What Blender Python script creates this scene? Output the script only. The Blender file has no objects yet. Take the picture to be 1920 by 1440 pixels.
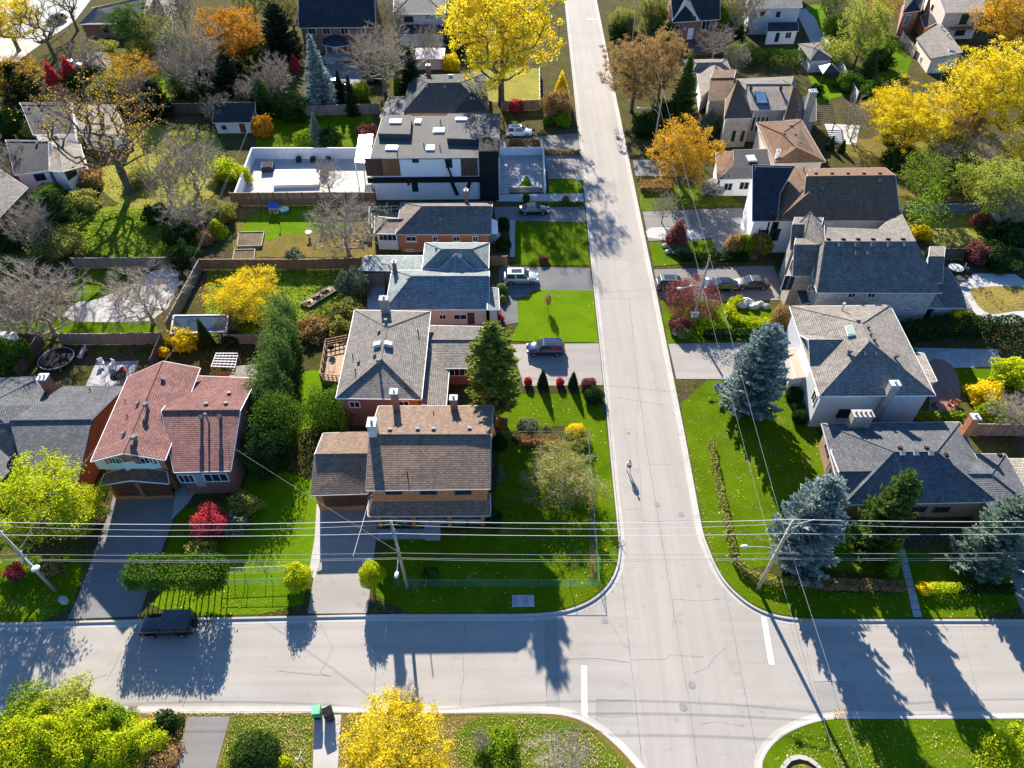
import bpy, math, random
import numpy as np
from mathutils import Vector, Matrix

SC = bpy.context.scene
COL = SC.collection
R = math.radians
# ---------------------------------------------------------------- camera, sky, sun, exposure
CAM_H = 60.0
FPX = 1331.0                      # focal length in pixels of the 1920 px wide photograph
PITCH = R(45.0)
cam_d = bpy.data.cameras.new('drone_camera')
cam_d.sensor_width = 36.0
cam_d.lens = FPX / 1920.0 * 36.0
cam_d.clip_start = 0.5
cam_d.clip_end = 6000
cam = bpy.data.objects.new('drone_camera', cam_d)
COL.objects.link(cam)
cam.location = (0, 0, CAM_H)
cam.rotation_euler = (math.pi / 2 - PITCH, 0, 0)
SC.camera = cam

SUN_EL = R(25.2)
SUN_AZ = R(11.0)                  # the sun stands beyond the scene, a little to the left
world = bpy.data.worlds.new('World')
SC.world = world
world.use_nodes = True
wn = world.node_tree
wn.nodes.clear()
w_out = wn.nodes.new('ShaderNodeOutputWorld')
w_bg = wn.nodes.new('ShaderNodeBackground')
w_sky = wn.nodes.new('ShaderNodeTexSky')
w_sky.sky_type = 'NISHITA'
w_sky.sun_disc = False
w_sky.sun_elevation = SUN_EL
w_sky.sun_rotation = -SUN_AZ
w_sky.air_density = 1.0
w_sky.dust_density = 0.3
w_sky.ozone_density = 3.0
w_bg.inputs['Strength'].default_value = 0.082
w_tint = wn.nodes.new('ShaderNodeMix')          # a deep blue, very clear autumn sky
w_tint.data_type = 'RGBA'
w_tint.blend_type = 'MULTIPLY'
w_tint.inputs[0].default_value = 1.0
w_tint.inputs[7].default_value = (0.53, 0.76, 1.0, 1)
wn.links.new(w_sky.outputs[0], w_tint.inputs[6])
wn.links.new(w_tint.outputs[2], w_bg.inputs['Color'])
wn.links.new(w_bg.outputs[0], w_out.inputs['Surface'])

sun_d = bpy.data.lights.new('sun', 'SUN')
sun_d.energy = 5.0
sun_d.angle = R(0.53)
sun_d.color = (1.0, 0.925, 0.80)
sun = bpy.data.objects.new('sun', sun_d)
COL.objects.link(sun)
sun_dir = Vector((-math.sin(SUN_AZ) * math.cos(SUN_EL), math.cos(SUN_AZ) * math.cos(SUN_EL), math.sin(SUN_EL)))
sun.rotation_euler = sun_dir.to_track_quat('Z', 'Y').to_euler()
sun.location = (0, 0, 120)

SC.view_settings.view_transform = 'Standard'
SC.view_settings.look = 'None'
SC.view_settings.gamma = 1.0
SC.view_settings.use_curve_mapping = False
SC.view_settings.exposure = 1.60
SC.render.engine = 'CYCLES'
SC.cycles.max_bounces = 5
SC.cycles.diffuse_bounces = 3
SC.cycles.glossy_bounces = 2
SC.cycles.transmission_bounces = 3
SC.cycles.transparent_max_bounces = 4
SC.cycles.use_denoising = True

# ---------------------------------------------------------------- picking points of the real place
_s, _c = math.sin(PITCH), math.cos(PITCH)
CAMP = Vector((0, 0, CAM_H))


def ray(u, v):
    a = (u - 960.0) / FPX
    b = (720.0 - v) / FPX
    return Vector((a, _c + b * _s, -_s + b * _c))


def g(u, v, h=0.12):
    """world point at height h seen at photo pixel (u, v)"""
    d = ray(u, v)
    t = (CAM_H - h) / -d.z
    return CAMP + d * t


def mpp(u, v, h=0.12):
    """metres per photo pixel at that point"""
    d = ray(u, v)
    return (CAM_H - h) / -d.z / FPX


# ---------------------------------------------------------------- tags
def tag(o, label=None, cat=None, group=None, kind=None):
    if label: o['label'] = label
    if cat: o['category'] = cat
    if group: o['group'] = group
    if kind: o['kind'] = kind
    return o


def thing(name, label, cat, loc, group=None, rz=0.0):
    o = bpy.data.objects.new(name, None)
    o.empty_display_size = 0.3
    COL.objects.link(o)
    o.location = loc
    o.rotation_euler = (0, 0, rz)
    return tag(o, label, cat, group)


def link(name, me, parent=None, loc=None):
    o = bpy.data.objects.new(name, me)
    COL.objects.link(o)
    if parent is not None: o.parent = parent
    if loc is not None: o.location = loc
    return o


def copy_tree(o, parent=None):
    c = o.copy()
    COL.objects.link(c)
    c.parent = parent
    for ch in list(o.children):
        copy_tree(ch, c)
    return c


# ---------------------------------------------------------------- mesh builder
class MB:
    def __init__(s):
        s.v, s.f = [], []

    def add(s, vs, fs):
        n = len(s.v)
        s.v += [tuple(p) for p in vs]
        s.f += [tuple(i + n for i in q) for q in fs]
        return s

    def box(s, c, sx, sy, sz, rz=0.0, taper=1.0):
        """c = centre of the base"""
        co, si = math.cos(rz), math.sin(rz)
        vs = []
        for k, z in ((1.0, 0), (taper, sz)):
            for x, y in ((-1, -1), (1, -1), (1, 1), (-1, 1)):
                X, Y = x * sx / 2 * k, y * sy / 2 * k
                vs.append((c[0] + X * co - Y * si, c[1] + X * si + Y * co, c[2] + z))
        return s.add(vs, [(0, 3, 2, 1), (4, 5, 6, 7), (0, 1, 5, 4), (1, 2, 6, 5), (2, 3, 7, 6), (3, 0, 4, 7)])

    def obox(s, c, ax, ay, az):
        """box round centre c with half-axis vectors"""
        c = Vector(c)
        vs = []
        for k in (-1, 1):
            for x, y in ((-1, -1), (1, -1), (1, 1), (-1, 1)):
                vs.append(c + ax * x + ay * y + az * k)
        fs = [(0, 3, 2, 1), (4, 5, 6, 7), (0, 1, 5, 4), (1, 2, 6, 5), (2, 3, 7, 6), (3, 0, 4, 7)]
        if ax.cross(ay).dot(az) < 0: fs = [q[::-1] for q in fs]
        return s.add(vs, fs)

    def beam(s, p, q, w, h):
        p, q = Vector(p), Vector(q)
        d = q - p
        L = d.length
        d.normalize()
        up = Vector((0, 0, 1)) if abs(d.z) < .95 else Vector((0, 1, 0))
        n = d.cross(up).normalized()
        m = n.cross(d).normalized()
        return s.obox((p + q) / 2, d * L / 2, n * w / 2, m * h / 2)

    def tube(s, pts, r, k=6, cap=True):
        pts = [Vector(p) for p in pts]
        rs = r if isinstance(r, (list, tuple)) else [r] * len(pts)
        n0 = len(s.v)
        for i, p in enumerate(pts):
            d = (pts[min(i + 1, len(pts) - 1)] - pts[max(i - 1, 0)]).normalized()
            up = Vector((0, 0, 1)) if abs(d.z) < .9 else Vector((0, 1, 0))
            n = d.cross(up).normalized()
            m = n.cross(d).normalized()
            for j in range(k):
                a = 2 * math.pi * j / k
                s.v.append(tuple(p + (n * math.cos(a) + m * math.sin(a)) * rs[i]))
        for i in range(len(pts) - 1):
            for j in range(k):
                a, b = n0 + i * k + j, n0 + i * k + (j + 1) % k
                s.f.append((a, b, b + k, a + k))
        if cap:
            s.f.append(tuple(n0 + j for j in range(k))[::-1])
            s.f.append(tuple(n0 + (len(pts) - 1) * k + j for j in range(k)))
        return s

    def cyl(s, c, r, h, k=10, r2=None):
        return s.tube([c, (c[0], c[1], c[2] + h)], [r, r if r2 is None else r2], k)

    def prism(s, poly, z0, z1):
        n = len(poly)
        a = sum(poly[i][0] * poly[(i + 1) % n][1] - poly[(i + 1) % n][0] * poly[i][1] for i in range(n))
        if a < 0: poly = poly[::-1]
        vs = [(p[0], p[1], z0) for p in poly] + [(p[0], p[1], z1) for p in poly]
        fs = [tuple(range(n))[::-1], tuple(range(n, 2 * n))]
        fs += [(i, (i + 1) % n, n + (i + 1) % n, n + i) for i in range(n)]
        return s.add(vs, fs)

    def ball(s, c, rx, ry, rz, nu=10, nv=6):
        vs, fs = [], []
        for j in range(nv + 1):
            t = math.pi * j / nv
            for i in range(nu):
                a = 2 * math.pi * i / nu
                vs.append((c[0] + rx * math.sin(t) * math.cos(a), c[1] + ry * math.sin(t) * math.sin(a), c[2] - rz * math.cos(t)))
        for j in range(nv):
            for i in range(nu):
                a, b = j * nu + i, j * nu + (i + 1) % nu
                fs.append((a, b, b + nu, a + nu))
        return s.add(vs, fs)

    def mesh(s, name, mats, origin=(0, 0, 0), smooth=False):
        me = bpy.data.meshes.new(name)
        V = np.array(s.v, dtype=np.float64) - np.array(tuple(origin))
        me.from_pydata(V.tolist(), [], s.f)
        for m in (mats if isinstance(mats, (list, tuple)) else [mats]):
            me.materials.append(m)
        uv_project(me)
        if smooth:
            me.polygons.foreach_set('use_smooth', [True] * len(me.polygons))
        return me

    def build(s, name, mat, parent=None, smooth=False):
        if parent is not None:
            o = link(name, s.mesh(name, mat, world_loc(parent), smooth), parent)
        else:
            V = np.array(s.v)
            c = (float(V[:, 0].mean()), float(V[:, 1].mean()), float(V[:, 2].min()))
            o = link(name, s.mesh(name, mat, c, smooth), None, c)
        return o


def world_loc(o):
    p = Vector((0, 0, 0))
    while o is not None:
        p = p + o.location
        o = o.parent
    return p


def uv_project(me):
    """uv in metres: u level along the face, v up its slope"""
    n = len(me.polygons)
    if n == 0: return
    uvl = me.uv_layers.new(name='UVMap')
    nor = np.empty(n * 3); me.polygons.foreach_get('normal', nor); nor = nor.reshape(-1, 3)
    tot = np.empty(n, dtype=np.int32); me.polygons.foreach_get('loop_total', tot)
    nl = len(me.loops)
    vi = np.empty(nl, dtype=np.int32); me.loops.foreach_get('vertex_index', vi)
    co = np.empty(len(me.vertices) * 3); me.vertices.foreach_get('co', co); co = co.reshape(-1, 3)
    h = np.stack([-nor[:, 1], nor[:, 0], np.zeros(n)], 1)
    hl = np.linalg.norm(h, axis=1)
    flat = hl < 0.05
    h[flat] = (1, 0, 0); hl[flat] = 1
    h /= hl[:, None]
    w = np.cross(nor, h)
    pi = np.repeat(np.arange(n), tot)
    P = co[vi]
    uv = np.stack([(P * h[pi]).sum(1), (P * w[pi]).sum(1)], 1)
    uvl.data.foreach_set('uv', uv.ravel())


def np_mesh(name, V, F, mat):
    """fast mesh from numpy arrays; F is (n,k)"""
    me = bpy.data.meshes.new(name)
    n, k = F.shape
    me.vertices.add(len(V)); me.vertices.foreach_set('co', np.asarray(V, dtype=np.float32).ravel())
    me.loops.add(n * k); me.loops.foreach_set('vertex_index', F.astype(np.int32).ravel())
    me.polygons.add(n)
    me.polygons.foreach_set('loop_start', np.arange(0, n * k, k, dtype=np.int32))
    me.polygons.foreach_set('loop_total', np.full(n, k, dtype=np.int32))
    me.update(calc_edges=True)
    me.materials.append(mat)
    return me


# ---------------------------------------------------------------- materials
def nt(name):
    m = bpy.data.materials.new(name)
    m.use_nodes = True
    t = m.node_tree
    b = t.nodes['Principled BSDF']
    return m, t, b


def node(t, typ, **kw):
    n = t.nodes.new(typ)
    for k, v in kw.items():
        if k.startswith('i_'):
            n.inputs[k[2:].replace('_', ' ')].default_value = v
        else:
            setattr(n, k, v)
    return n


def rgba(c, k=1.0):
    return (min(c[0] * k, 1), min(c[1] * k, 1), min(c[2] * k, 1), 1)


def ramp(t, fac, stops):
    r = t.nodes.new('ShaderNodeValToRGB')
    e = r.color_ramp.elements
    while len(e) > 1: e.remove(e[-1])
    e[0].position = stops[0][0]; e[0].color = rgba(stops[0][1])
    for p, c in stops[1:]:
        x = e.new(p); x.color = rgba(c)
    t.links.new(fac, r.inputs[0])
    return r.outputs[0]


def mixc(t, fac, a, b, mode='MIX'):
    n = node(t, 'ShaderNodeMix', data_type='RGBA', blend_type=mode)
    for sock, x in ((n.inputs[0], fac), (n.inputs[6], a), (n.inputs[7], b)):
        if isinstance(x, (int, float)): sock.default_value = x
        elif isinstance(x, tuple): sock.default_value = x if len(x) == 4 else rgba(x)
        else: t.links.new(x, sock)
    return n.outputs[2]


def math_n(t, op, a, b=None, clamp=False):
    n = node(t, 'ShaderNodeMath', operation=op, use_clamp=clamp)
    for sock, x in ((n.inputs[0], a), (n.inputs[1], b)):
        if x is None: continue
        if isinstance(x, (int, float)): sock.default_value = x
        else: t.links.new(x, sock)
    return n.outputs[0]


def coords(t, kind='Object', scale=None):
    c = t.nodes.new('ShaderNodeTexCoord')
    o = c.outputs[kind]
    if scale is not None:
        mp = t.nodes.new('ShaderNodeMapping')
        mp.inputs['Scale'].default_value = scale
        t.links.new(o, mp.inputs[0])
        o = mp.outputs[0]
    return o


def wpos(t, scale=None):
    c = t.nodes.new('ShaderNodeNewGeometry')
    o = c.outputs['Position']
    if scale is not None:
        mp = t.nodes.new('ShaderNodeMapping')
        mp.inputs['Scale'].default_value = scale
        t.links.new(o, mp.inputs[0])
        o = mp.outputs[0]
    return o


def noise(t, vec, scale, detail=3.0, rough=.55):
    n = node(t, 'ShaderNodeTexNoise')
    n.inputs['Scale'].default_value = scale
    n.inputs['Detail'].default_value = detail
    n.inputs['Roughness'].default_value = rough
    t.links.new(vec, n.inputs['Vector'])
    return n.outputs['Fac']


def bump(t, b, h, strength=.4, dist=.02):
    n = node(t, 'ShaderNodeBump')
    n.inputs['Strength'].default_value = strength
    n.inputs['Distance'].default_value = dist
    t.links.new(h, n.inputs['Height'])
    t.links.new(n.outputs[0], b.inputs['Normal'])


_cache = {}


def plain(name, c, rough=.7, var=.12, scale=1.5, metal=0.0, spec=.3):
    if name in _cache: return _cache[name]
    m, t, b = nt(name)
    p = wpos(t)
    f = noise(t, p, scale, 4)
    col = ramp(t, f, [(.3, tuple(x * (1 - var) for x in c)), (.7, tuple(min(x * (1 + var), 1) for x in c))])
    t.links.new(col, b.inputs['Base Color'])
    b.inputs['Roughness'].default_value = rough
    b.inputs['Metallic'].default_value = metal
    b.inputs['Specular IOR Level'].default_value = spec
    _cache[name] = m
    return m


def shingle(name, c, row=.22, var=.22, dirt=.25, bs=1.0):
    m, t, b = nt(name)
    uv = coords(t, 'UV')
    br = node(t, 'ShaderNodeTexBrick', offset=.5)
    br.inputs['Color1'].default_value = rgba(c, 1 - var)
    br.inputs['Color2'].default_value = rgba(c, 1 + var)
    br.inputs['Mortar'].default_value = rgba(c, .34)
    br.inputs['Scale'].default_value = 1.0
    br.inputs['Mortar Size'].default_value = .017
    br.inputs['Brick Width'].default_value = .30
    br.inputs['Row Height'].default_value = row
    t.links.new(uv, br.inputs['Vector'])
    p = wpos(t)
    n1 = noise(t, p, .5, 6, .7)
    n2 = noise(t, p, 9, 3, .7)
    w = ramp(t, n1, [(.32, (1 - dirt * 1.25,) * 3), (.68, (1 + dirt * .4,) * 3)])
    gr = ramp(t, n2, [(.25, (.78,) * 3), (.75, (1.0,) * 3)])
    # rain streaks that run down the slope
    sm = node(t, 'ShaderNodeMapping'); sm.inputs['Scale'].default_value = (1.6, .12, 1)
    t.links.new(uv, sm.inputs[0])
    n3 = noise(t, sm.outputs[0], 1.0, 3, .6)
    st = ramp(t, n3, [(.35, (.84,) * 3), (.6, (1.0,) * 3)])
    col = mixc(t, 1.0, br.outputs['Color'], w, 'MULTIPLY')
    col = mixc(t, 1.0, col, gr, 'MULTIPLY')
    col = mixc(t, 1.0, col, st, 'MULTIPLY')
    t.links.new(col, b.inputs['Base Color'])
    b.inputs['Roughness'].default_value = .9
    b.inputs['Specular IOR Level'].default_value = .2
    sx = t.nodes.new('ShaderNodeSeparateXYZ')
    t.links.new(uv, sx.inputs[0])
    fr = math_n(t, 'FRACT', math_n(t, 'DIVIDE', sx.outputs[1], row))
    saw = math_n(t, 'SUBTRACT', 1.0, fr)
    hh = math_n(t, 'ADD', saw, math_n(t, 'MULTIPLY', n2, .5))
    hh = math_n(t, 'SUBTRACT', hh, math_n(t, 'MULTIPLY', br.outputs['Fac'], .6))
    bump(t, b, hh, bs, .06)
    return m


def brick(name, c, mortar=(.42, .38, .34), var=.25):
    m, t, b = nt(name)
    uv = coords(t, 'UV')
    br = node(t, 'ShaderNodeTexBrick', offset=.5)
    br.inputs['Color1'].default_value = rgba(c, 1 - var)
    br.inputs['Color2'].default_value = rgba(c, 1 + var)
    br.inputs['Mortar'].default_value = rgba(mortar)
    br.inputs['Scale'].default_value = 1.0
    br.inputs['Mortar Size'].default_value = .010
    br.inputs['Brick Width'].default_value = .24
    br.inputs['Row Height'].default_value = .085
    t.links.new(uv, br.inputs['Vector'])
    n1 = noise(t, wpos(t), .8, 4)
    w = ramp(t, n1, [(.3, (.8,) * 3), (.7, (1.05,) * 3)])
    t.links.new(mixc(t, 1.0, br.outputs['Color'], w, 'MULTIPLY'), b.inputs['Base Color'])
    b.inputs['Roughness'].default_value = .85
    bump(t, b, math_n(t, 'SUBTRACT', 1.0, br.outputs['Fac']), .5, .01)
    return m


def stone(name, c, w=.6, h=.28, var=.2):
    m, t, b = nt(name)
    uv = coords(t, 'UV')
    br = node(t, 'ShaderNodeTexBrick', offset=.37, squash=.7, squash_frequency=3)
    br.inputs['Color1'].default_value = rgba(c, 1 - var)
    br.inputs['Color2'].default_value = rgba(c, 1 + var)
    br.inputs['Mortar'].default_value = rgba(c, .6)
    br.inputs['Scale'].default_value = 1.0
    br.inputs['Mortar Size'].default_value = .012
    br.inputs['Brick Width'].default_value = w
    br.inputs['Row Height'].default_value = h
    t.links.new(uv, br.inputs['Vector'])
    n1 = noise(t, wpos(t), 1.2, 4)
    ww = ramp(t, n1, [(.3, (.85,) * 3), (.7, (1.05,) * 3)])
    t.links.new(mixc(t, 1.0, br.outputs['Color'], ww, 'MULTIPLY'), b.inputs['Base Color'])
    b.inputs['Roughness'].default_value = .85
    bump(t, b, math_n(t, 'SUBTRACT', 1.0, br.outputs['Fac']), .6, .02)
    return m


def asphalt(name, c, crack=.5, patch=.08, streak=(.05, 1.1, 1)):
    m, t, b = nt(name)
    p = wpos(t)
    n1 = noise(t, p, .12, 4, .6)
    n2 = noise(t, p, 14, 3, .7)
    n3 = noise(t, wpos(t, streak), 1.0, 3, .6)
    col = ramp(t, n1, [(.3, tuple(x * (1 - patch) for x in c)), (.7, tuple(x * (1 + patch) for x in c))])
    col = mixc(t, 1.0, col, ramp(t, n2, [(.3, (.86,) * 3), (.7, (1.05,) * 3)]), 'MULTIPLY')
    col = mixc(t, .6, col, ramp(t, n3, [(.38, (.84,) * 3), (.6, (1.04,) * 3)]), 'MULTIPLY')
    ns = noise(t, p, .55, 5, .75)
    col = mixc(t, 1.0, col, ramp(t, ns, [(.30, (.80,) * 3), (.42, (1,) * 3), (.66, (1,) * 3), (.78, (.86,) * 3)]), 'MULTIPLY')
    if crack:
        # long wandering cracks, only in places
        wob = node(t, 'ShaderNodeTexNoise'); wob.inputs['Scale'].default_value = .9; wob.inputs['Detail'].default_value = 4
        t.links.new(p, wob.inputs['Vector'])
        off = node(t, 'ShaderNodeVectorMath', operation='MULTIPLY_ADD')
        t.links.new(wob.outputs['Color'], off.inputs[0]); off.inputs[1].default_value = (1.6,) * 3
        t.links.new(p, off.inputs[2])
        vo = node(t, 'ShaderNodeTexVoronoi', feature='DISTANCE_TO_EDGE'); vo.inputs['Scale'].default_value = .13
        t.links.new(off.outputs[0], vo.inputs['Vector'])
        ln = math_n(t, 'LESS_THAN', vo.outputs['Distance'], .0045)
        mk = math_n(t, 'GREATER_THAN', noise(t, p, .16, 2), .5)
        ln = math_n(t, 'MULTIPLY', math_n(t, 'MULTIPLY', ln, mk), crack)
        col = mixc(t, ln, col, tuple(x * .45 for x in c))
    t.links.new(col, b.inputs['Base Color'])
    b.inputs['Roughness'].default_value = .92
    b.inputs['Specular IOR Level'].default_value = .2
    bump(t, b, n2, .25, .01)
    return m


def grass(name, dark, light, litter=None, amount=0.0, lscale=1.0, bare=None, bare_amt=.0):
    m, t, b = nt(name)
    p = wpos(t)
    n1 = noise(t, p, .28, 5, .65)
    n2 = noise(t, p, 5.5, 4, .75)
    n3 = noise(t, p, 24, 2, .7)
    f = math_n(t, 'ADD', math_n(t, 'MULTIPLY', n1, .55), math_n(t, 'MULTIPLY', n2, .45))
    col = ramp(t, f, [(.34, dark), (.64, light)])
    col = mixc(t, 1.0, col, ramp(t, n3, [(.2, (.7,) * 3), (.75, (1.12,) * 3)]), 'MULTIPLY')
    tn = ramp(t, noise(t, p, .17, 5, .7), [(.40, (1, 1, 1)), (.62, (1.45, .98, .8))])
    col = mixc(t, 1.0, col, tn, 'MULTIPLY')
    if bare is not None:
        nb = noise(t, p, .4, 4, .7)
        fb = ramp(t, nb, [(.62 - bare_amt * .3, (0, 0, 0)), (.74 - bare_amt * .3, (1, 1, 1))])
        col = mixc(t, fb, col, bare)
    if litter is not None:
        vo = node(t, 'ShaderNodeTexVoronoi'); vo.inputs['Scale'].default_value = 3.2 * lscale
        t.links.new(p, vo.inputs['Vector'])
        sp = math_n(t, 'LESS_THAN', vo.outputs['Distance'], math_n(t, 'MULTIPLY', n3, .5))
        sx = t.nodes.new('ShaderNodeSeparateColor'); t.links.new(vo.outputs['Color'], sx.inputs[0])
        pick = math_n(t, 'GREATER_THAN', math_n(t, 'ADD', sx.outputs[0], math_n(t, 'MULTIPLY', noise(t, p, .35, 3), .8)), 1.4 - amount)
        lc = ramp(t, sx.outputs[1], [(0, litter), (.5, tuple(x * .7 for x in litter)), (1, (litter[0] * 1.2, litter[1] * 1.3, litter[2]))])
        col = mixc(t, math_n(t, 'MULTIPLY', sp, pick), col, lc)
    t.links.new(col, b.inputs['Base Color'])
    b.inputs['Roughness'].default_value = 1.0
    b.inputs['Specular IOR Level'].default_value = .02
    bump(t, b, math_n(t, 'ADD', n2, n3), .8, .06)
    return m


def leafmat(name, cols, trans=.38):
    """one colour per leaf, picked at random"""
    m = bpy.data.materials.new(name)
    m.use_nodes = True
    t = m.node_tree
    t.nodes.clear()
    out = t.nodes.new('ShaderNodeOutputMaterial')
    ge = t.nodes.new('ShaderNodeNewGeometry')
    oi = t.nodes.new('ShaderNodeObjectInfo')
    n1 = noise(t, wpos(t), .55, 3)
    f = math_n(t, 'ADD', math_n(t, 'MULTIPLY', ge.outputs['Random Per Island'], .62), math_n(t, 'MULTIPLY', n1, .38))
    k = len(cols)
    col = ramp(t, f, [(.12 + .76 * i / max(k - 1, 1), c) for i, c in enumerate(cols)])
    d = t.nodes.new('ShaderNodeBsdfDiffuse')
    tr = t.nodes.new('ShaderNodeBsdfTranslucent')
    mx = t.nodes.new('ShaderNodeMixShader')
    mx.inputs[0].default_value = trans
    t.links.new(col, d.inputs[0]); t.links.new(col, tr.inputs[0])
    t.links.new(d.outputs[0], mx.inputs[1]); t.links.new(tr.outputs[0], mx.inputs[2])
    t.links.new(mx.outputs[0], out.inputs[0])
    return m


def glass(name='window_glass', c=(.02, .03, .04)):
    if name in _cache: return _cache[name]
    m, t, b = nt(name)
    b.inputs['Base Color'].default_value = rgba(c)
    b.inputs['Roughness'].default_value = .06
    b.inputs['Specular IOR Level'].default_value = .6
    _cache[name] = m
    return m


def paint(name, c, rough=.25, coat=.6, metal=.3):
    if name in _cache: return _cache[name]
    m, t, b = nt(name)
    f = noise(t, wpos(t), 6, 3)
    t.links.new(ramp(t, f, [(.3, tuple(x * .93 for x in c)), (.7, tuple(min(1, x * 1.05) for x in c))]), b.inputs['Base Color'])
    b.inputs['Roughness'].default_value = rough
    b.inputs['Metallic'].default_value = metal
    b.inputs['Coat Weight'].default_value = coat
    b.inputs['Coat Roughness'].default_value = .08
    _cache[name] = m
    return m


def planks(name, c, w=.15, var=.2, axis=0):
    m, t, b = nt(name)
    uv = coords(t, 'UV')
    sx = t.nodes.new('ShaderNodeSeparateXYZ'); t.links.new(uv, sx.inputs[0])
    k = math_n(t, 'DIVIDE', sx.outputs[axis], w)
    wn_ = node(t, 'ShaderNodeTexWhiteNoise', noise_dimensions='1D')
    t.links.new(math_n(t, 'FLOOR', k), wn_.inputs['W'])
    col = ramp(t, wn_.outputs['Value'], [(0, tuple(x * (1 - var) for x in c)), (1, tuple(x * (1 + var) for x in c))])
    n1 = noise(t, wpos(t), 3, 4)
    col = mixc(t, 1.0, col, ramp(t, n1, [(.3, (.82,) * 3), (.7, (1.05,) * 3)]), 'MULTIPLY')
    gap = math_n(t, 'LESS_THAN', math_n(t, 'FRACT', k), .08)
    col = mixc(t, gap, col, tuple(x * .3 for x in c))
    t.links.new(col, b.inputs['Base Color'])
    b.inputs['Roughness'].default_value = .8
    return m
# ---------------------------------------------------------------- the materials of the place
ROAD = asphalt('road_asphalt', (.37, .338, .30), crack=0, patch=.08)
ROAD2 = asphalt('road_asphalt_smooth', (.375, .338, .30), crack=0, patch=.05, streak=(.9, .03, 1))
DRIVE_DARK = asphalt('driveway_black', (.20, .195, .19), crack=.15, patch=.25)
DRIVE_GREY = asphalt('driveway_grey', (.325, .295, .265), crack=.2, patch=.1)
DRIVE_MID = asphalt('driveway_mid', (.22, .205, .19), crack=.2, patch=.12)
DRIVE_OLD = asphalt('driveway_old', (.15, .15, .15), crack=.4, patch=.3)
CONC = asphalt('concrete', (.46, .435, .40), crack=.15, patch=.1)
CONC_PALE = asphalt('concrete_pale', (.47, .455, .43), crack=0, patch=.05)
CURB = asphalt('kerb_concrete', (.47, .44, .395), crack=0, patch=.15)
PATIO = stone('patio_stone', (.36, .36, .36), .6, .6, .15)
PAVE_RED = stone('paver_red', (.30, .17, .13), .3, .2, .2)
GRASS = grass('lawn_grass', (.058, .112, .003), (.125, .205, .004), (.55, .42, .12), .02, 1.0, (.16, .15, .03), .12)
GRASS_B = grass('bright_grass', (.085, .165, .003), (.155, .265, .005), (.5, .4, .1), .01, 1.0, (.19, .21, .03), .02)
GRASS_L = grass('leafy_grass', (.06, .115, .010), (.13, .19, .015), (.42, .24, .06), .62, 1.2)
GRASS_Y = grass('dry_grass', (.19, .20, .035), (.38, .34, .085), (.40, .25, .08), .35, 1.0)
GRASS_W = grass('weedy_grass', (.08, .14, .012), (.27, .33, .035), (.25, .16, .05), .3, 1.6, (.10, .07, .035), .25)
LITTER = grass('leaf_litter', (.11, .12, .02), (.24, .17, .06), (.46, .24, .07), .85, 1.5)
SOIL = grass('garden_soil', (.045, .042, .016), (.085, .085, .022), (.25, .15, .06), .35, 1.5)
WILD = grass('backyard_ground', (.035, .044, .010), (.115, .115, .030), (.30, .19, .07), .5, 1.3, (.075, .058, .035), .55)
WHITE = plain('white_paint', (.80, .80, .79), .5, .04)
OFFW = plain('off_white_trim', (.52, .51, .48), .7, .1)
ROADPAINT = plain('road_paint', (.70, .68, .64), .8, .22, 5)
BLACK = plain('black_metal', (.018, .018, .02), .85, .2, 1.5, 0, .08)
DKGREY = plain('dark_grey_metal', (.06, .062, .066), .7, .15, 1.5, 0, .15)
GREY = plain('grey_metal', (.33, .34, .35), .45, .1)
TIN = plain('galvanised_vent', (.16, .158, .155), .7, .2, 4, 0, .2)
WOOD = planks('cedar_boards', (.30, .17, .085), .15)
WOODG = planks('weathered_boards', (.27, .22, .17), .15)
WOODD = planks('dark_boards', (.10, .075, .055), .15)
DECK = planks('deck_boards', (.40, .25, .14), .14)
POLEW = plain('pole_wood', (.42, .35, .25), .85, .25, 2.5)
BARK = plain('bark', (.115, .090, .068), .95, .35, 3)
BARKP = plain('pale_bark', (.31, .26, .20), .95, .3, 3)
GLASS = glass()

# ---------------------------------------------------------------- ground, roads, kerbs
_layer = {}


def sheet(name, label, mat, px, z=None, lay=1, kind='structure', world=False, parent=None):
    """a flat surface traced on the ground and laid at its own height"""
    pts = [Vector((p[0], p[1], 0)) for p in px] if world else [g(u, v, .12) for u, v in px]
    n = _layer.get(lay, 0); _layer[lay] = n + 1
    zz = z if z is not None else .12 + .012 * lay + .0006 * (n % 18)
    a = sum(pts[i].x * pts[(i + 1) % len(pts)].y - pts[(i + 1) % len(pts)].x * pts[i].y for i in range(len(pts)))
    if a < 0: pts = pts[::-1]
    mb = MB(); mb.add([(p.x, p.y, zz) for p in pts], [tuple(range(len(pts)))])
    o = mb.build(name, mat)
    return tag(o, label, kind=kind)


def smooth_px(pts, it=2):
    """Chaikin rounding of an open or closed pixel outline"""
    for _ in range(it):
        q = []
        n = len(pts)
        for i in range(n):
            a, b = pts[i], pts[(i + 1) % n]
            q.append((a[0] * .75 + b[0] * .25, a[1] * .75 + b[1] * .25))
            q.append((a[0] * .25 + b[0] * .75, a[1] * .25 + b[1] * .75))
        pts = q
    return pts


def rough_px(pts, amp=6.0, step=14.0, seed=1):
    rg = random.Random(seed)
    q = []
    for (a, b) in zip(pts, pts[1:] + pts[:1]):
        n = max(1, int(math.hypot(b[0] - a[0], b[1] - a[1]) / step))
        q += [(a[0] + (b[0] - a[0]) * i / n + rg.uniform(-amp, amp), a[1] + (b[1] - a[1]) * i / n + rg.uniform(-amp, amp) * .7) for i in range(n)]
    return smooth_px(q, 1)


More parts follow.
